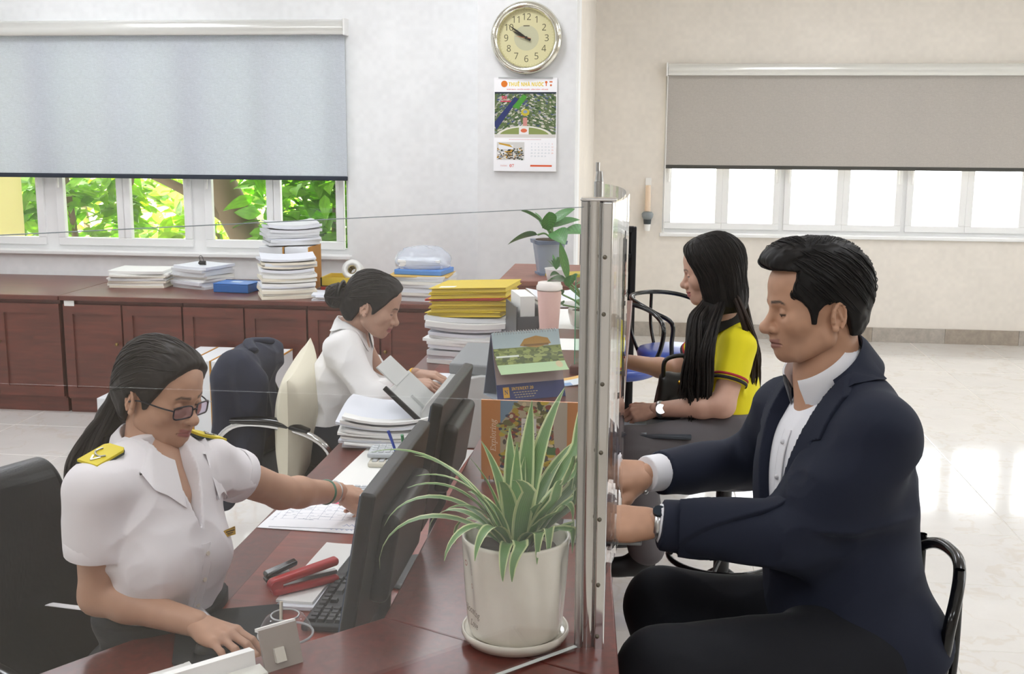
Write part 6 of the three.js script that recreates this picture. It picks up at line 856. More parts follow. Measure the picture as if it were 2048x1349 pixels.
  const hg = hairOf({ B: HB, at: HO, s: hs, colour: hc, line: hairline.woman, vol: [[skullPlus(0.008), 0], [ell([0, 0.042, -0.02], [0.08, 0.094, 0.1]), 0.01], [ell([0, 0.06, 0.03], [0.066, 0.062, 0.062]), 0.03], [ell([0, 0.0, -0.085], [0.05, 0.05, 0.04]), 0.03]], n: 420, steps: 20, step: 0.0075, r: 0.0013, seedAt: (R) => { const a = R() * 6.28, b = R() * 1.5; return [Math.sin(b) * Math.cos(a) * 0.08, 0.04 + Math.cos(b) * 0.1, -0.02 + Math.sin(b) * Math.sin(a) * 0.1]; }, flow: (p) => (p.z < -0.1 ? null : tie.clone().sub(p).add(V(0, 0.02 * Math.sign(p.z), 0))) });
  const W = (x, y, z) => pt(HB, HO, x * hs, y * hs, z * hs), tp = W(0, -0.005, -0.112);
  const pg = [[tp, [-1.127,1.137,-2.245], [-1.161,1.082,-2.251], [-1.178,1.04,-2.239], [-1.188,0.993,-2.208]], [tp, [-1.125,1.149,-2.225], [-1.151,1.104,-2.212], [-1.168,1.06,-2.19], [-1.17,1.02,-2.16]], [tp, [-1.131,1.118,-2.265], [-1.161,1.065,-2.272], [-1.178,1.022,-2.26], [-1.184,0.998,-2.229]]];
  const core = meshSDF(field([[cap(pg[0][0], pg[0][1], 0.02, 0.028), 0], [cap(pg[0][1], pg[0][2], 0.028, 0.03), 0.02], [cap(pg[0][2], pg[0][3], 0.03, 0.022), 0.02], [cap(pg[0][3], pg[0][4], 0.022, 0.006), 0.02]]), ...bounds(pg[0], 0.05), 0.006, (x, y, z) => { const n = 1 + 0.3 * noise(x * 60, y * 60, z * 60); return hc.map((c) => c * n); });
  addPart(t, 'hair', [hg, core, ...locks(pg, 110, 0.0042, 0.022, 0.007, hc, 5)], hairMat()); addPart(t, 'hair_tie', new THREE.TorusGeometry(0.02, 0.005, 8, 20).applyMatrix4(fMat(HB, tp)), mat(0x2c5a5c, 0.7));
  // glasses
  const gl = new THREE.Group(); gl.name = 'glasses'; t.add(gl); const gp = (n, g, m) => part(gl, n, g.applyMatrix4(fMat(HB, HO, hs)), m); const dkf = mat(0x1d1a24, 0.3);
  for (const s of [-1, 1]) { const pts = []; for (let k = 0; k < 20; k++) { const a = (k / 20) * 6.283, c = Math.cos(a), sn = Math.sin(a), e = 0.42; pts.push([s * 0.031 + Math.sign(c) * Math.pow(Math.abs(c), e) * 0.0245, -0.002 + Math.sign(sn) * Math.pow(Math.abs(sn), e) * 0.0145, 0.101 - Math.abs(s * 0.031 + c * 0.024) * 0.22]); } gp('rim', new THREE.TubeGeometry(curve(pts, true), 60, 0.0019, 6, true), dkf); const lens = extr(rrect(0.047, 0.027, 0.008), 0.0012); lens.rotateY(s * 0.22).translate(s * 0.031, -0.002, 0.0935); gp('lens', lens, phys(0xf6f2fc, 0.02, { transmission: 0.97, thickness: 0, ior: 1.5 })); gp('temple', tube([[s * 0.056, 0.004, 0.089], [s * 0.07, 0.006, 0.06], [s * 0.0785, 0.006, 0.01], [s * 0.0785, -0.006, -0.02]], 0.0019, 20, 6), dkf); }
  gp('bridge', tube([[-0.008, 0.002, 0.099], [0, 0.005, 0.1015], [0.008, 0.002, 0.099]], 0.0018, 10, 6), dkf);
  addPart(t, 'earring', sph(0.0034, ...W(-0.0805, -0.029, -0.012), 12, 8), M.white, 'white pearl earring');
  { const d = unit(elL, wrL); addPart(t, 'bracelet', band(mix3(elL, wrL, 0.78), d, 0.0285, 0.007, 0.004), mat(0x4f7a63, 0.3), 'green jade bracelet'); addPart(t, 'bracelet', band(mix3(elL, wrL, 0.92), d, 0.0268, 0.004, 0.0025), M.steel, 'thin silver bracelet'); }
  settle(t);
  const pen = thing('pen', 'silver pen held by the officer over the forms', 'pen'); part(pen, 'barrel', rod([-0.714,0.821,-2.766], [-0.684,0.798,-2.78], 0.004), M.steel); part(pen, 'grip', rod([-0.724,0.829,-2.763], [-0.714,0.821,-2.766], 0.0045), M.white); settle(pen);
  officeChair(pv[0] - 0.09, pv[2] - 0.01, -0.42, 'black leather office chair under the officer in uniform', 1.01);
}

// ===== man in the navy suit, right =====
{
  const t = thing('person', 'seated man in a navy suit and white shirt reaching across the counter', 'person'), skin = [0.52, 0.29, 0.185];
  const hs = 0.945, HO = [0.327,1.421,-2.172], HB = frame(dirOf(-0.985, 0.12, -0.1), dirOf(-0.03, 0, 1)), shL = [0.43,1.221,-2.013], shR = [0.307,1.177,-2.331], elL = [0.312,1.016,-2.029], wrL = [0.037,1.041,-2.008], elR = [0.252,1.037,-2.445], wrR = [0.018,1.061,-2.247], nk = [0.36,1.298,-2.186];
  const pv = [0.417,0.804,-2.112], mid = mix3(shL, shR, 0.5), left = V(shL).sub(V(shR)).normalize(), upv = V(nk).sub(V(pv)).normalize(), fw = left.clone().cross(upv).normalize(), B = [left, fw.clone().cross(left).normalize(), fw], ch = pt(B, mid, 0, -0.13, 0.01);
  const skinF = field([[cap(pt(HB, HO, 0, -0.045, -0.024), nk, 0.054, 0.055), 0], [cap(nk, pt(B, mid, 0, -0.03, 0.02), 0.057, 0.06), 0.04], [cap(mix3(elL, wrL, 0.6), wrL, 0.032, 0.0225), 0.01], [cap(mix3(elR, wrR, 0.6), wrR, 0.032, 0.0225), 0.01]]); const bd = bounds([nk, HO, wrL, wrR, mid], 0.11);
  const hL = hand({ at: wrL, dir: [...unit(wrL, [-0.045,1.038,-2.008])], back: [0.05, 0.86, 0.5], side: -1, scale: 1.06, curl: [0, [0.5, 0.7, 0.4], [0.5, 0.75, 0.4], [0.55, 0.8, 0.4], [0.6, 0.8, 0.4]], thumb: [[0.02, -0.014, 0.02], [0.04, -0.026, 0.05], [0.044, -0.036, 0.08], [0.04, -0.042, 0.1]] }, skin, 0.0026);
  const hR = hand({ at: wrR, dir: [...unit(wrR, [-0.059,1.066,-2.208])], back: [0.1, 0.75, 0.6], side: 1, scale: 1.06, curl: [0, [0.5, 0.8, 0.5], [0.55, 0.85, 0.5], [0.6, 0.9, 0.5], [0.65, 0.9, 0.5]] }, skin, 0.0028);
  addPart(t, 'body', [meshSDF(skinF, bd[0], bd[1], 0.0075, tint(skin)), headOf({ face: { nose: 1.12, jaw: 1.06, cheek: 1.0, lip: 0.9, lid: -0.003, brow: 0.9, chin: 0.002, stubble: 1 }, skin, lip: [0.34, 0.15, 0.115], B: HB, at: HO, s: hs, h: 0.0022 }), hL, hR], skinMat());
  // hair with a side parting
  const hc = [0.011, 0.0095, 0.009], line = [[0.106, 0.12], [0.098, 0.1], [0.09, 0.0925], [0.068, 0.0905], [0.05, 0.089], [0.055, 0.072], [0.066, 0.048], [0.066, 0.04], [0.05, 0.03], [0.041, 0.02], [0.036, 0.006], [0.033, -0.016], [0.024, -0.018], [0.02, 0.008], [0.008, 0.02], [-0.012, 0.028], [-0.032, 0.014], [-0.042, -0.012], [-0.05, -0.05], [-0.076, -0.052], [-0.16, 0.02], [-0.16, 0.2], [0.14, 0.2]];
  const hg = hairOf({ B: HB, at: HO, s: hs, colour: hc, line, soft: 0.005, vol: [[skullPlus(0.0065), 0], [ell([0, 0.046, -0.024], [0.0795, 0.097, 0.1]), 0.01], [ell([-0.012, 0.096, 0.025], [0.066, 0.052, 0.078]), 0.02], [ell([-0.005, 0.103, 0.06], [0.05, 0.028, 0.036]), 0.02], [cap([0.053, 0.105, 0.07], [0.05, 0.135, -0.03], 0.004), 0.008, 'sub']], n: 700, steps: 13, step: 0.007, r: 0.0011, lift: 0.002, rough: 1.2,
    seedAt: (R) => { const a = R() * 6.28, b = R() * 1.6; return [Math.sin(b) * Math.cos(a) * 0.08, 0.05 + Math.cos(b) * 0.1, -0.01 + Math.sin(b) * Math.sin(a) * 0.1]; }, flow: (p, R) => { const pl = 0.052; if (p.x > pl - 0.012) return V(0.1, -0.8, -0.75); return V(-0.8, 0.35, p.z > 0.02 ? 0.25 : -0.7); } });
  addPart(t, 'hair', hg, hairMat());
  // suit jacket
  const cuL = mix3(elL, wrL, 0.97), cuR = mix3(elR, wrR, 0.88), dL = unit(elL, wrL), dR = unit(elR, wrR), wa = mix3(ch, pv, 0.62);
  const fo = folds(0.015, 7, [[elL, 0.14], [elR, 0.12], [pt(B, shL, -0.02, -0.1, 0.06), 0.12], [mix3(shL, elL, 0.6), 0.1]], 7.7, [1, 1.2, 1]);
  const core = field([[ell(ch, [0.185, 0.2, 0.122], B), 0], [ell(wa, [0.175, 0.2, 0.125], B), 0.08], [ell(pt(B, pv, 0, -0.02, 0.0), [0.175, 0.17, 0.135], B), 0.08], [cap(pt(B, shR, 0.03, 0.0, 0), pt(B, shL, -0.03, 0.0, 0), 0.064), 0.05], [cap(pt(B, mid, -0.07, 0.045, -0.025), pt(B, mid, 0.07, 0.045, -0.025), 0.05), 0.05], [cap(pt(B, mid, 0.065, -0.03, -0.03), pt(B, pv, 0.05, 0.06, -0.012), 0.084, 0.088), 0.04], [cap(pt(B, nk, 0.03, -0.035, -0.03), pt(B, shL, -0.01, 0.0, -0.01), 0.05, 0.056), 0.03], [cap(pt(B, nk, -0.03, -0.035, -0.03), pt(B, shR, 0.01, 0.004, -0.01), 0.05, 0.06), 0.03]]);
  const tail = field([[cap(pt(B, pv, 0.1, -0.02, -0.05), [0.526,0.754,-2.054], 0.09, 0.035), 0], [cap(pt(B, pv, -0.06, -0.02, -0.06), [0.559,0.684,-2.229], 0.09, 0.035), 0.03]]);
  const slL = cutAt(field([[cap(shL, elL, 0.06, 0.06), 0], [cap(elL, wrL, 0.06, 0.046), 0.045]]), cuL, dL, 0.003), slR = cutAt(field([[cap(shR, elR, 0.07, 0.062), 0], [cap(elR, wrR, 0.06, 0.045), 0.03]]), cuR, dR, 0.003);
  const U = dotB(B, 0, mid), Wv = dotB(B, 1, mid), Zf = dotB(B, 2, mid), vee = poly2([[0.0, -0.27], [0.052, -0.06], [0.075, 0.03], [0.085, 0.2], [-0.085, 0.2], [-0.075, 0.03], [-0.052, -0.06]]);
  const jacket0 = (x, y, z) => smin(smin(smin(core(x, y, z), tail(x, y, z), 0.06), slL(x, y, z), 0.05), slR(x, y, z), 0.04) - fo(x, y, z), jacket = (x, y, z) => smax(smax(jacket0(x, y, z), 0.6 - y, 0.004), -Math.max(vee(U(x, y, z), Wv(x, y, z)), -Zf(x, y, z) - 0.02, Zf(x, y, z) - 0.16), 0.003);
  const jb = bounds([shL, shR, elL, elR, wrL, wrR, pv, [0.542,0.779,-2.056], nk], 0.17); jb[0][1] = 0.57; const navy = cloth(15, 23, 43, 3, 0.85, { sheen: 0.05, sheenColor: new THREE.Color(0x7080a0) });
  addPart(t, 'jacket', meshSDF(jacket, jb[0], jb[1], 0.0068), navy);
  // lapels: a thicker shell over the chest in two outlines
  for (const s of [1, -1]) { const lp = poly2([[0.0, -0.275], [0.052, -0.06], [0.074, 0.03], [0.083, 0.11], [0.125, 0.07], [0.118, -0.005], [0.096, -0.012], [0.128, -0.03], [0.1, -0.13]].map(([a, b]) => [a * s, b])), ff = (x, y, z) => smax(smax(smin(core(x, y, z), s > 0 ? slL(x, y, z) : slR(x, y, z), 0.03) - 0.0095, lp(U(x, y, z), Wv(x, y, z)), 0.002), -Zf(x, y, z) - 0.0, 0.002); const lb = bounds([pt(B, mid, s * 0.06, -0.1, 0.09)], 0.24); addPart(t, 'lapel', meshSDF(ff, lb[0], lb[1], 0.0045), navy); }
  { const pp = []; for (let k = 0; k <= 6; k++) { const p = V(pt(B, mid, 0.075 + k * 0.014, -0.155 + k * 0.002, 0.3)), d = fw.clone().negate(); for (let i = 0; i < 60; i++) { const q = core(p.x, p.y, p.z) - 0.003; if (q < 0.0006) break; p.addScaledVector(d, Math.max(0.0006, q * 0.8)); } p.addScaledVector(fw, 0.001); pp.push(p); } addPart(t, 'breast_pocket', rope(pp, 0.011, 16, 8, 0.2, fw), navy); }
  for (let k = 0; k < 3; k++) addPart(t, 'cuff_button', sph(0.006, ...mix3(elL, wrL, 0.9 - k * 0.06), 12, 8).translate(0, -0.044, 0.022), mat(0x14161c, 0.3));
  // shirt, collar and cuffs
  const shF = field([[ell(ch, [0.172, 0.19, 0.11], B), 0], [ell(wa, [0.16, 0.18, 0.112], B), 0.08], [cap(pt(B, mid, -0.06, 0.04, -0.02), pt(B, mid, 0.06, 0.04, -0.02), 0.045), 0.05]]), white = cloth(238, 238, 242, 4, 0.75), fs = folds(0.004, 14, [[pt(B, mid, 0, -0.15, 0.1), 0.15]], 2.2, [1, 0.4, 1]); const shb = bounds([ch, nk], 0.25);
  addPart(t, 'shirt', meshSDF((x, y, z) => smax(smax(shF(x, y, z) - fs(x, y, z), vee(U(x, y, z), Wv(x, y, z)) - 0.05, 0.004), -Zf(x, y, z) - 0.07, 0.004), shb[0], shb[1], 0.006), white);
  { const row = []; for (let k = 0; k <= 12; k++) { const p = V(pt(B, mid, 0.004, -0.0 - k * 0.022, 0.3)), d = fw.clone().negate(); for (let i = 0; i < 60; i++) { const q = shF(p.x, p.y, p.z) - 0.002; if (q < 0.0006) break; p.addScaledVector(d, Math.max(0.0006, q * 0.8)); } row.push(p); } addPart(t, 'placket', rope(row, 0.014, 24, 8, 0.14, fw), white); for (const k of [1, 4, 7, 10]) addPart(t, 'button', sph(0.005, row[k].x + fw.x * 0.003, row[k].y, row[k].z + fw.z * 0.003, 12, 8), mat(0xd8d8dc, 0.35)); }
  const CB = frame([fw.x, fw.y - 0.62, fw.z], [0, 1, 0]), cc = [0.349,1.306,-2.185];
  addPart(t, 'shirt_collar', collar(cc, CB, 0.066, { gap: 0.42, front: 0.004, back: 0.004, rise: 0.026, drop: 0.03, wide: 0.016, point: 0.036 }), white);
  addPart(t, 'jacket_collar', collar(pt(CB, cc, 0, -0.016, -0.004), CB, 0.083, { gap: 1.25, front: 0.012, back: 0.004, rise: 0.03, drop: 0.1, wide: 0.016, point: 0.0, over: core }), navy);
  addPart(t, 'shirt_cuff', meshSDF(cutAt(cutAt(cap(elR, wrR, 0.05, 0.037), mix3(elR, wrR, 1.0), dR), mix3(elR, wrR, 0.84), dR.map((v) => -v)), ...bounds([wrR, mix3(elR, wrR, 0.85)], 0.06), 0.004), white); addPart(t, 'cufflink', sph(0.006, wrR[0], wrR[1] - 0.03, wrR[2] + 0.024, 12, 8), M.steel); addPart(t, 'shirt_cuff', meshSDF(cutAt(cutAt(cap(elL, wrL, 0.05, 0.036), mix3(elL, wrL, 0.985), dL), mix3(elL, wrL, 0.9), dL.map((v) => -v)), ...bounds([wrL], 0.06), 0.004), white);
  { const w = mix3(elL, wrL, 0.995); addPart(t, 'watch_strap', band(w, dL, 0.0275, 0.014, 0.003), M.steel); addPart(t, 'watch_case', cyl(0.012, 0.012, 0.007, 0, 0, 0, 20).applyQuaternion(new THREE.Quaternion().setFromUnitVectors(UP, V(0.05, 0.8, 0.5).normalize())).translate(w[0] + 0.004, w[1] + 0.027, w[2] + 0.014), mat(0x39424e, 0.2, { metalness: 0.8 })); }
  // trousers and shoes
  const hp = [pt(B, pv, 0.09, -0.02, 0.02), pt(B, pv, -0.09, -0.02, 0.02)], kn = [[0.054,0.811,-1.879], [0.06,0.784,-2.222]], an = [[kn[0][0] + 0.05, 0.36, kn[0][2]], [kn[1][0] + 0.05, 0.36, kn[1][2]]];
  const trF = field([[ell(pv, [0.17, 0.15, 0.14], B), 0], ...[0, 1].flatMap((i) => [[cap(hp[i], kn[i], 0.1, 0.078), 0.05], [cap(kn[i], an[i], 0.072, 0.05), 0.03]])]), fT = folds(0.006, 8, [[kn[0], 0.12], [kn[1], 0.12], [mix3(hp[1], kn[1], 0.5), 0.1]], 5), tb = bounds([pv, ...kn, ...an], 0.19);
  addPart(t, 'trousers', meshSDF((x, y, z) => trF(x, y, z) - fT(x, y, z), tb[0], tb[1], 0.01), cloth(12, 15, 23, 5, 0.9)); for (const a of an) addPart(t, 'shoe', shoe([a[0] - 0.02, 0.3, a[2]], [-1, -0.1, 0]), M.black);
  settle(t);
}

// ===== woman in the yellow polo shirt, middle right =====
{
  const t = thing('person', 'seated woman with long dark hair in a yellow polo shirt and grey trousers', 'person'), skin = [0.57, 0.34, 0.25];
  const HO = [0.24,1.269,-3.954], HB = frame(dirOf(-0.96, -0.18, -0.18), UP), shL = [0.333,1.037,-3.844], shR = [0.255,0.992,-4.157], elL = [0.281,0.847,-3.757], wrL = [0.059,0.807,-3.832], elR = [0.137,0.86,-4.244], wrR = [-0.063,0.908,-4.17], nk = [0.276,1.095,-3.978], pv = [0.307,0.725,-3.921];
  const mid = mix3(shL, shR, 0.5), left = V(shL).sub(V(shR)).normalize(), upv = V(nk).sub(V(pv)).normalize(), fw = left.clone().cross(upv).normalize(), B = [left, fw.clone().cross(left).normalize(), fw], ch = pt(B, mid, 0, -0.11, 0.0), wa = mix3(ch, pv, 0.6);
  const skinF = field([[cap(pt(HB, HO, 0, -0.05, -0.03), nk, 0.05, 0.055), 0], [cap(nk, mid, 0.055, 0.07), 0.04], ...skinArm(shL, elL, wrL, [0.046, 0.04, 0.026]), ...skinArm(shR, elR, wrR, [0.046, 0.038, 0.026])]), bd = bounds([nk, HO, shL, shR, elL, elR, wrL, wrR], 0.08);
  const hL = hand({ at: wrL, dir: [...unit(wrL, [-0.038,0.783,-3.841])], back: [0, 0.8, 0.6], side: -1, scale: 0.92, curl: [0, [0.5, 0.8, 0.4], [0.55, 0.85, 0.4], [0.6, 0.9, 0.4], [0.65, 0.9, 0.4]] }, skin, 0.0036), hR = hand({ at: wrR, dir: [...unit(wrR, [-0.138,0.902,-4.131])], back: [0, 1, 0.2], side: 1, scale: 0.92, curl: [0, [0.3, 0.5, 0.3], [0.3, 0.5, 0.3], [0.35, 0.5, 0.3], [0.4, 0.5, 0.3]] }, skin, 0.004);
  addPart(t, 'body', [meshSDF(skinF, bd[0], bd[1], 0.0085, tint(skin)), headOf({ face: { jaw: 0.9, cheek: 0.98, smile: 1.2, lid: -0.001, nose: 1.06 }, skin, lip: [0.42, 0.13, 0.12], B: HB, at: HO, h: 0.0034 }), hL, hR], skinMat());
  const cL = mix3(shL, elL, 0.62), cR = mix3(shR, elR, 0.5), dL = unit(shL, elL), dR = unit(shR, elR), yel = cloth(228, 214, 20, 6, 0.8);
  const torso = field([[ell(ch, [0.155, 0.16, 0.1], B), 0], [ball(pt(B, ch, 0.06, -0.04, 0.07), 0.06), 0.05], [ball(pt(B, ch, -0.06, -0.04, 0.07), 0.06), 0.05], [ell(wa, [0.14, 0.15, 0.105], B), 0.07], [ell(pv, [0.15, 0.12, 0.12], B), 0.07], [cap(pt(B, shR, 0.02, 0, 0), pt(B, shL, -0.02, 0, 0), 0.052), 0.05], [cap(pt(B, mid, -0.05, 0.035, -0.02), pt(B, mid, 0.05, 0.035, -0.02), 0.048), 0.05]]);
  const sL = cutAt(cap(shL, elL, 0.06, 0.058), cL, dL), sR = cutAt(cap(shR, elR, 0.058, 0.055), cR, dR), fo = folds(0.006, 10, [[pt(B, wa, 0.1, 0, 0.05), 0.12], [shL, 0.08]], 11);
  addPart(t, 'polo_shirt', meshSDF((x, y, z) => smax(smin(smin(torso(x, y, z), sL(x, y, z), 0.03), sR(x, y, z), 0.03) - fo(x, y, z), pv[1] + 0.075 - y, 0.004), ...bounds([shL, shR, cL, cR, wa, nk], 0.17), 0.008), yel);
  for (const [c, d, s, r] of [[cL, dL, shL, 0.0595], [cR, dR, shR, 0.0575]]) { addPart(t, 'sleeve_trim', band(mix3(c, s, 0.03), d, r, 0.011, 0.003), mat(0x1b1a1e, 0.8), 'black sleeve edge'); addPart(t, 'sleeve_trim', band(mix3(c, s, 0.13), d, r + 0.0003, 0.008, 0.003), mat(0xa82a34, 0.8), 'red sleeve stripe'); }
  addPart(t, 'collar', collar(nk, B, 0.058, { gap: 0.4, drop: 0.03 }), mat(0x23211f, 0.8));
  const hp = [pt(B, pv, 0.085, -0.02, 0.02), pt(B, pv, -0.085, -0.02, 0.02)], kn = [[-0.022,0.677,-3.742], [-0.025,0.644,-4.024]], an = [[kn[0][0] + 0.06, 0.34, kn[0][2]], [kn[1][0] + 0.06, 0.34, kn[1][2]]];
  const trF = field([[ell(pv, [0.165, 0.13, 0.14], B), 0], [ell(mix3(pv, wa, 0.5), [0.15, 0.1, 0.12], B), 0.05], ...[0, 1].flatMap((i) => [[cap(hp[i], kn[i], 0.098, 0.082), 0.05], [cap(kn[i], an[i], 0.08, 0.065), 0.03]])]), fT = folds(0.01, 7, [[hp[0], 0.15], [kn[0], 0.15]], 8), tb = bounds([pv, ...kn, ...an], 0.19);
  addPart(t, 'trousers', meshSDF((x, y, z) => smax(trF(x, y, z) - fT(x, y, z), y - pv[1] - 0.085, 0.004), tb[0], tb[1], 0.011), cloth(96, 92, 94, 9, 0.85)); for (const a of an) addPart(t, 'shoe', shoe([a[0] - 0.02, 0.29, a[2]], [-1, -0.1, 0]), M.black);
  // long loose hair
  const hc = [0.014, 0.0115, 0.01], W = (x, y, z) => pt(HB, HO, x, y, z);
  const line = [[0.088, 0.12], [0.083, 0.085], [0.072, 0.055], [0.06, 0.03], [0.052, 0.0], [0.046, -0.04], [0.034, -0.14], [-0.16, -0.14], [-0.16, 0.2], [0.14, 0.2]];
  const hg = hairOf({ B: HB, at: HO, colour: hc, line, soft: 0.008, vol: [[ell([0, 0.045, -0.02], [0.09, 0.1, 0.105]), 0], [ell([0, 0.062, 0.035], [0.07, 0.062, 0.062]), 0.03], [ell([0.045, -0.05, 0.0], [0.045, 0.11, 0.055]), 0.03], [ell([-0.045, -0.05, 0.0], [0.045, 0.11, 0.055]), 0.03], [ell([0, -0.06, -0.06], [0.085, 0.12, 0.055]), 0.03]], n: 360, steps: 26, step: 0.009, r: 0.0016, h: 0.004, lo: [-0.12, -0.16, -0.15], seedAt: (R) => { const a = R() * 6.28, b = R() * 1.4; return [Math.sin(b) * Math.cos(a) * 0.09, 0.05 + Math.cos(b) * 0.1, -0.02 + Math.sin(b) * Math.sin(a) * 0.1]; }, flow: (p) => V(p.x * 3, -1, -0.35 + (p.y < 0 ? 0.3 : 0)) });
  const gd = [[W(0.05, -0.03, 0.005), W(0.06, -0.09, 0.012), [0.206,1.113,-3.809], [0.185,1.034,-3.766], [0.179,0.929,-3.776], [0.193,0.831,-3.787], [0.185,0.75,-3.796]], [W(0.045, -0.03, 0.02), W(0.055, -0.09, 0.03), [0.184,1.13,-3.806], [0.174,1.034,-3.765], [0.165,0.948,-3.764], [0.158,0.866,-3.783]], [W(0.05, -0.03, -0.02), W(0.062, -0.09, -0.02), [0.237,1.108,-3.792], [0.218,1.021,-3.75], [0.216,0.917,-3.76], [0.215,0.805,-3.79]], [W(0.05, -0.04, -0.06), [0.35,1.127,-3.846], [0.374,1.041,-3.848], [0.379,0.95,-3.869], [0.379,0.839,-3.889]], [W(0, -0.04, -0.09), [0.37,1.09,-3.969], [0.394,0.983,-3.972], [0.401,0.87,-3.993], [0.404,0.761,-3.993]]];
  const vols = []; for (const g of gd.slice(0, 3)) for (let k = 0; k < g.length - 1; k++) vols.push([cap(g[k], g[k + 1], 0.013, 0.012 - 0.0015 * k), 0.02]);
  addPart(t, 'hair', [hg, meshSDF(field(vols), ...bounds(gd.slice(0, 3).flat(), 0.05), 0.008, (x, y, z) => { const n = 1 + 0.4 * noise(x * 60, y * 14, z * 60); return hc.map((c) => c * n); }), ...locks(gd.slice(0, 3), 230, 0.0052, 0.022, 0.007, hc, 9), ...locks(gd.slice(3), 110, 0.0045, 0.02, 0.01, [0.022, 0.014, 0.01], 10)], hairMat());
  { const d = unit(elL, wrL), w = mix3(elL, wrL, 0.93); addPart(t, 'watch_strap', band(w, d, 0.0275, 0.016, 0.003), M.steel); addPart(t, 'watch_case', cyl(0.017, 0.017, 0.008, 0, 0, 0, 20).applyQuaternion(new THREE.Quaternion().setFromUnitVectors(UP, V(0.1, 0.35, 0.9).normalize())).translate(w[0], w[1] + 0.008, w[2] + 0.028), mat(0xe6e6e2, 0.15, { metalness: 0.7 })); }
  settle(t);
}

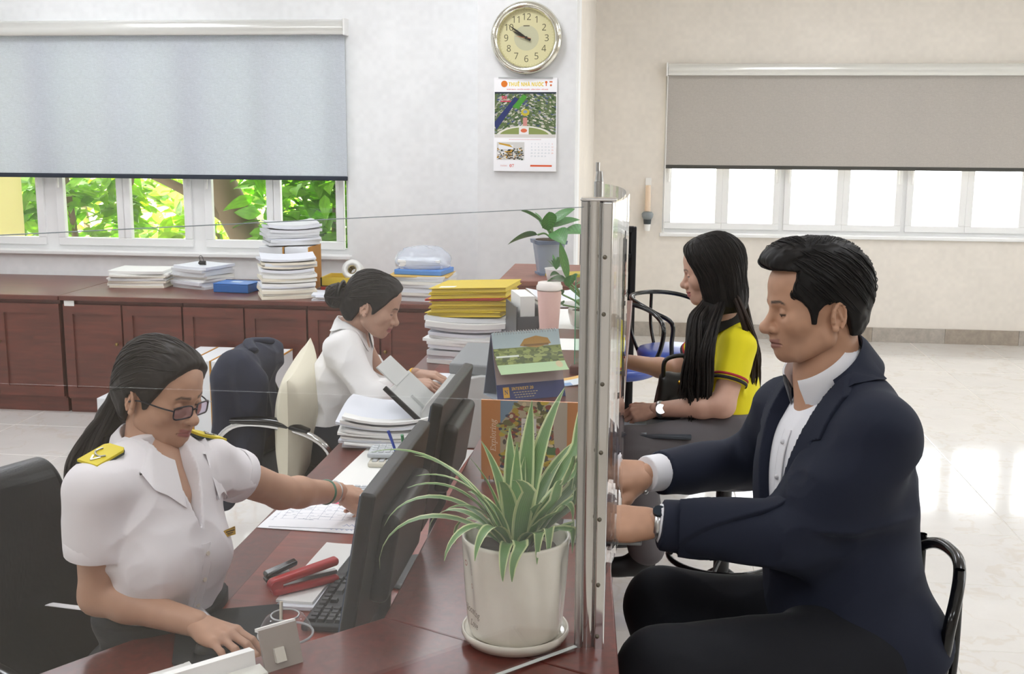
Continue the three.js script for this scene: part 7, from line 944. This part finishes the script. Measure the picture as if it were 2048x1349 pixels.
// ===== woman with the hair bun, far left =====
{
  const t = thing('person', 'woman with a hair bun in a white shirt with rolled sleeves, typing at the desk', 'person'), skin = [0.56, 0.345, 0.25];
  const HO = [-0.998,1.102,-4.092], HB = frame(dirOf(0.93, 0.06, -0.36), dirOf(0.3, 0, 1)), shR = [-1.09,0.968,-3.981], shL = [-1.09,0.931,-4.263], elR = [-0.964,0.794,-3.915], wrR = [-0.871,0.807,-4.127], elL = [-1.016,0.718,-4.362], wrL = [-0.881,0.804,-4.307], nk = [-1.088,1.007,-4.122], pv = [-1.193,0.617,-4.09];
  const mid = mix3(shL, shR, 0.5), left = V(shL).sub(V(shR)).normalize(), upv = V(nk).sub(V(pv)).normalize(), fw = left.clone().cross(upv).normalize(), B = [left, fw.clone().cross(left).normalize(), fw], ch = pt(B, mid, 0, -0.11, 0.0), wa = mix3(ch, pv, 0.55);
  const skinF = field([[cap(pt(HB, HO, 0, -0.05, -0.03), nk, 0.046, 0.052), 0], [cap(nk, mid, 0.05, 0.07), 0.04], ...skinArm(shR, elR, wrR, [0.04, 0.036, 0.024]), ...skinArm(shL, elL, wrL, [0.04, 0.036, 0.024])]), bd = bounds([nk, HO, shL, shR, elL, elR, wrL, wrR], 0.08);
  const ty = [0, [0.35, 0.5, 0.3], [0.35, 0.5, 0.3], [0.4, 0.5, 0.3], [0.45, 0.5, 0.3]];
  const hR = hand({ at: wrR, dir: [...unit(wrR, [-0.752,0.787,-4.181])], back: [0, 1, 0.25], side: 1, scale: 0.94, spread: 0.06, curl: ty }, skin, 0.0034), hL = hand({ at: wrL, dir: [...unit(wrL, [-0.782,0.8,-4.299])], back: [0, 1, 0.1], side: -1, scale: 0.94, spread: 0.06, curl: ty }, skin, 0.0036);
  addPart(t, 'body', [meshSDF(skinF, bd[0], bd[1], 0.0085, tint(skin)), headOf({ face: { jaw: 0.95, cheek: 1.0, lid: -0.0025, nose: 1.04 }, skin, lip: [0.42, 0.16, 0.15], B: HB, at: HO, h: 0.0032 }), hR, hL], skinMat());
  const white = cloth(242, 241, 240, 12, 0.8), torso = field([[ell(ch, [0.15, 0.16, 0.1], B), 0], [ball(pt(B, ch, 0.06, -0.05, 0.06), 0.058), 0.05], [ball(pt(B, ch, -0.06, -0.05, 0.06), 0.058), 0.05], [ell(wa, [0.145, 0.17, 0.115], B), 0.07], [ell(pv, [0.15, 0.13, 0.14], B), 0.07], [cap(pt(B, shR, 0.02, 0, 0), pt(B, shL, -0.02, 0, 0), 0.052), 0.05], [cap(pt(B, mid, -0.05, 0.035, -0.02), pt(B, mid, 0.05, 0.035, -0.02), 0.048), 0.05]]);
  const cR = mix3(elR, wrR, 0.32), cL = mix3(elL, wrL, 0.35), dR = unit(elR, wrR), dL = unit(elL, wrL), sR = cutAt(field([[cap(shR, elR, 0.062, 0.06), 0], [cap(elR, wrR, 0.058, 0.05), 0.02]]), cR, dR), sL = cutAt(field([[cap(shL, elL, 0.06, 0.056), 0], [cap(elL, wrL, 0.056, 0.048), 0.02]]), cL, dL);
  const fo = folds(0.012, 8, [[elR, 0.1], [pt(B, wa, -0.08, 0.03, 0.02), 0.16], [shR, 0.1]], 21, [1, 1.3, 1]);
  addPart(t, 'shirt', meshSDF((x, y, z) => smax(smin(smin(torso(x, y, z), sR(x, y, z), 0.035), sL(x, y, z), 0.03) - fo(x, y, z), pv[1] - 0.02 + 0.25 * (x - pv[0]) - y, 0.005), ...bounds([shL, shR, elR, elL, cR, cL, wa, pv, nk], 0.15), 0.0075), white);
  addPart(t, 'rolled_cuff', meshSDF((x, y, z) => cutAt(cutAt(cap(elR, wrR, 0.064, 0.058), cR, dR, 0.006), mix3(elR, wrR, 0.02), dR.map((v) => -v), 0.006)(x, y, z) - folds(0.009, 16, [[cR, 0.1]], 3)(x, y, z), ...bounds([elR, cR], 0.09), 0.006), white); addPart(t, 'rolled_cuff', band(mix3(elL, wrL, 0.28), dL, 0.048, 0.045, 0.007), white);
  addPart(t, 'collar', collar(nk, frame([fw.x, fw.y * 0.4, fw.z], upv.toArray()), 0.055, { gap: 0.45, drop: 0.05, wide: 0.022, point: 0.024, over: torso }), white);
  const hp = [pt(B, pv, 0.085, -0.03, 0.02), pt(B, pv, -0.085, -0.03, 0.02)], kn = hp.map((h, i) => [h[0] + 0.42, 0.56, h[2] + (i ? 0.05 : -0.03)]), an = kn.map((k) => [k[0] - 0.02, 0.1, k[2]]);
  const trF = field([[ell(pv, [0.17, 0.12, 0.15], B), 0], ...[0, 1].flatMap((i) => [[cap(hp[i], kn[i], 0.09, 0.07), 0.05], [cap(kn[i], an[i], 0.065, 0.05), 0.03]])]); addPart(t, 'trousers', meshSDF((x, y, z) => smax(trF(x, y, z), y - pv[1] - 0.06, 0.004), ...bounds([pv, ...kn, ...an], 0.2), 0.013), cloth(30, 34, 44, 13, 0.85)); for (const a of an) addPart(t, 'shoe', shoe([a[0], 0.06, a[2]], [1, 0, 0]), M.black);
  const hc = [0.021, 0.019, 0.019], tie = V(0, -0.005, -0.115), W = (x, y, z) => pt(HB, HO, x, y, z), bn = W(0, -0.01, -0.14);
  const hg = hairOf({ B: HB, at: HO, colour: hc, line: hairline.woman, h: 0.0038, vol: [[skullPlus(0.008), 0], [ell([0, 0.04, -0.02], [0.08, 0.093, 0.1]), 0.01], [ell([0, 0.06, 0.034], [0.066, 0.06, 0.06]), 0.03], [ell([0, -0.01, -0.085], [0.05, 0.05, 0.04]), 0.03]], n: 260, steps: 20, step: 0.0075, r: 0.0013, seedAt: (R) => { const a = R() * 6.28, b = R() * 1.5; return [Math.sin(b) * Math.cos(a) * 0.08, 0.04 + Math.cos(b) * 0.1, -0.02 + Math.sin(b) * Math.sin(a) * 0.1]; }, flow: (p) => (p.z < -0.1 ? null : tie.clone().sub(p)) });
  const bun = meshSDF((x, y, z) => Math.hypot((x - bn[0]) / 1.0, (y - bn[1]) / 1.05, (z - bn[2]) / 1.1) - 0.044 - 0.006 * noise(x * 45, y * 45, z * 45), ...bounds([bn], 0.075), 0.005, (x, y, z) => { const n = 1 + 0.4 * noise(x * 90, y * 90, z * 90); return hc.map((c) => c * n); });
  const loops = []; const R = rng(31); for (let k = 0; k < 40; k++) { const ax = V(R() - 0.5, R() - 0.5, R() - 0.5).normalize(), a = ax.clone().cross(V(0.3, 1, 0.2)).normalize(), b = ax.clone().cross(a), r = 0.043 + 0.006 * R(), st = R() * 6, pts = []; for (let i = 0; i <= 7; i++) { const w = st + (i / 7) * 3.2; pts.push([bn[0] + (a.x * Math.cos(w) + b.x * Math.sin(w)) * r, bn[1] + (a.y * Math.cos(w) + b.y * Math.sin(w)) * r, bn[2] + (a.z * Math.cos(w) + b.z * Math.sin(w)) * r]); } const c = 0.7 + R(); loops.push(shade(rope(pts, (u) => 0.003 * Math.sin(Math.PI * u) + 0.0006, 12, 5), hc.map((v) => v * c))); }
  addPart(t, 'hair', [hg, bun, ...loops], hairMat()); addPart(t, 'hair_clip', [rope([W(0.02, 0.035, -0.13), W(0, 0.045, -0.135), W(-0.03, 0.03, -0.135), W(-0.045, 0.0, -0.13)], 0.011, 12, 8, 0.6)], M.blackGloss, 'black hair claw clip');
  addPart(t, 'watch', band(mix3(elL, wrL, 0.95), dL, 0.0245, 0.012, 0.004), M.gold, 'gold wrist watch');
  settle(t);
  officeChair(pv[0] - 0.05, pv[2], -0.2, 'black office chair with a navy jacket over its back and a cream cushion', 0.9);
}
// navy jacket hung over the back of that chair, and the cushion
{
  const c = [-1.476,0.732,-4.077]; const f0 = field([[cap([c[0] + 0.01, 0.885, c[2] - 0.16], [c[0] + 0.01, 0.885, c[2] + 0.16], 0.062), 0], [rbx([c[0] - 0.01, 0.68, c[2]], [0.058, 0.24, 0.2], 0.05), 0.06], [cap([c[0] + 0.06, 0.84, c[2] + 0.17], [c[0] + 0.05, 0.46, c[2] + 0.2], 0.06, 0.045), 0.03], [cap([c[0] - 0.03, 0.84, c[2] + 0.18], [c[0] - 0.05, 0.4, c[2] + 0.2], 0.06, 0.05), 0.03]]), fo = folds(0.018, 6, [[c, 0.3]], 2, [1, 0.35, 1]);
  const t = thing('jacket', 'navy jacket hanging over the back of an office chair', 'jacket'); part(t, 'shell', meshSDF((x, y, z) => f0(x, y, z) - fo(x, y, z), ...bounds([[c[0], 0.43, c[2] - 0.2], [c[0], 0.9, c[2] + 0.25]], 0.16), 0.01), cloth(32, 38, 58, 14, 0.85)); part(t, 'collar', rope([[c[0] + 0.05, 0.945, c[2] - 0.1], [c[0] + 0.0, 0.96, c[2]], [c[0] + 0.05, 0.945, c[2] + 0.1]], 0.022, 16, 8, 0.6), cloth(30, 36, 56, 15, 0.85)); settle(t);
  const k = [-1.26,0.695,-3.982], n = 22, P = [], I = [], h = 0.235; for (const s of [1, -1]) for (let i = 0; i <= n; i++) for (let j = 0; j <= n; j++) { const u = (i / n) * 2 - 1, v = (j / n) * 2 - 1, pin = 1 - 0.1 * (1 - Math.abs(u)) * v * v - 0.0, e = Math.pow(Math.max(0, (1 - u * u) * (1 - v * v)), 0.42); P.push(s * 0.078 * e * (1 + 0.06 * noise(u * 3, v * 3, s)), v * h * (1 - 0.1 * (1 - u * u)), u * h * (1 - 0.1 * (1 - v * v))); }
  const m = (n + 1) * (n + 1); for (let s = 0; s < 2; s++) for (let i = 0; i < n; i++) for (let j = 0; j < n; j++) { const a = s * m + i * (n + 1) + j, b = a + 1, d = a + n + 1, e = d + 1; s ? I.push(a, d, b, b, d, e) : I.push(a, b, d, b, e, d); }
  const g = new THREE.BufferGeometry(); g.setAttribute('position', new THREE.Float32BufferAttribute(P, 3)); g.setIndex(I); g.computeVertexNormals(); g.rotateX(0.15).rotateZ(-0.06).rotateY(0.12);
  single('cushion', 'cream square cushion wedged behind the woman with the bun', 'cushion', g, cloth(236, 230, 208, 16, 0.9), k);
}
// handbag, phone and papers of the woman in yellow
{
  const c = [0.143,0.807,-3.993], t = thing('handbag', 'black leather handbag on the lap of the woman in yellow', 'bag'); const f = (x, y, z) => rbx(c, [0.085 - 0.12 * (y - c[1]), 0.1, 0.055 - 0.25 * Math.max(0, y - c[1])], 0.025)(x, y, z) - 0.004 * noise(x * 30, y * 30, z * 30);
  part(t, 'body', meshSDF(f, ...bounds([c], 0.16), 0.008), phys(0x17130f, 0.45)); part(t, 'handle', tube([[c[0] - 0.06, c[1] + 0.08, c[2] + 0.02], [c[0] - 0.05, c[1] + 0.15, c[2] + 0.02], [c[0] + 0.03, c[1] + 0.16, c[2] + 0.02], [c[0] + 0.06, c[1] + 0.08, c[2] + 0.02]], 0.008, 24, 8), M.black); part(t, 'clasp', sph(0.009, c[0], c[1] + 0.075, c[2] + 0.055, 12, 8), M.gold); settle(t);
  const fo = thing('document_folder', 'grey document folder on the knees of the woman in yellow', 'folder'); const a = [-0.032,0.779,-3.801]; part(fo, 'cover', rbox(0.3, 0.012, 0.22, 0.004, a[0] + 0.06, a[1] - 0.032, a[2]), mat(0x3a4048, 0.5)); part(fo, 'sheet', box(0.16, 0.004, 0.2, a[0] - 0.02, a[1] - 0.024, a[2]), mat(0xa9b4bc, 0.6)); settle(fo);
}
// the man's document on the counter edge
{ const t = thing('clipboard', 'grey clipboard with a black edge under the man’s nearer hand', 'clipboard'), a = [-0.008,0.995,-2.012]; part(t, 'board', rbox(0.16, 0.008, 0.11, 0.003, a[0] - 0.06, 1.006, a[2] - 0.03), mat(0x8d8f90, 0.5)); part(t, 'edge', rbox(0.02, 0.01, 0.11, 0.003, a[0] - 0.14, 1.006, a[2] - 0.03), M.black); settle(t); }
renderer.render(scene, camera);
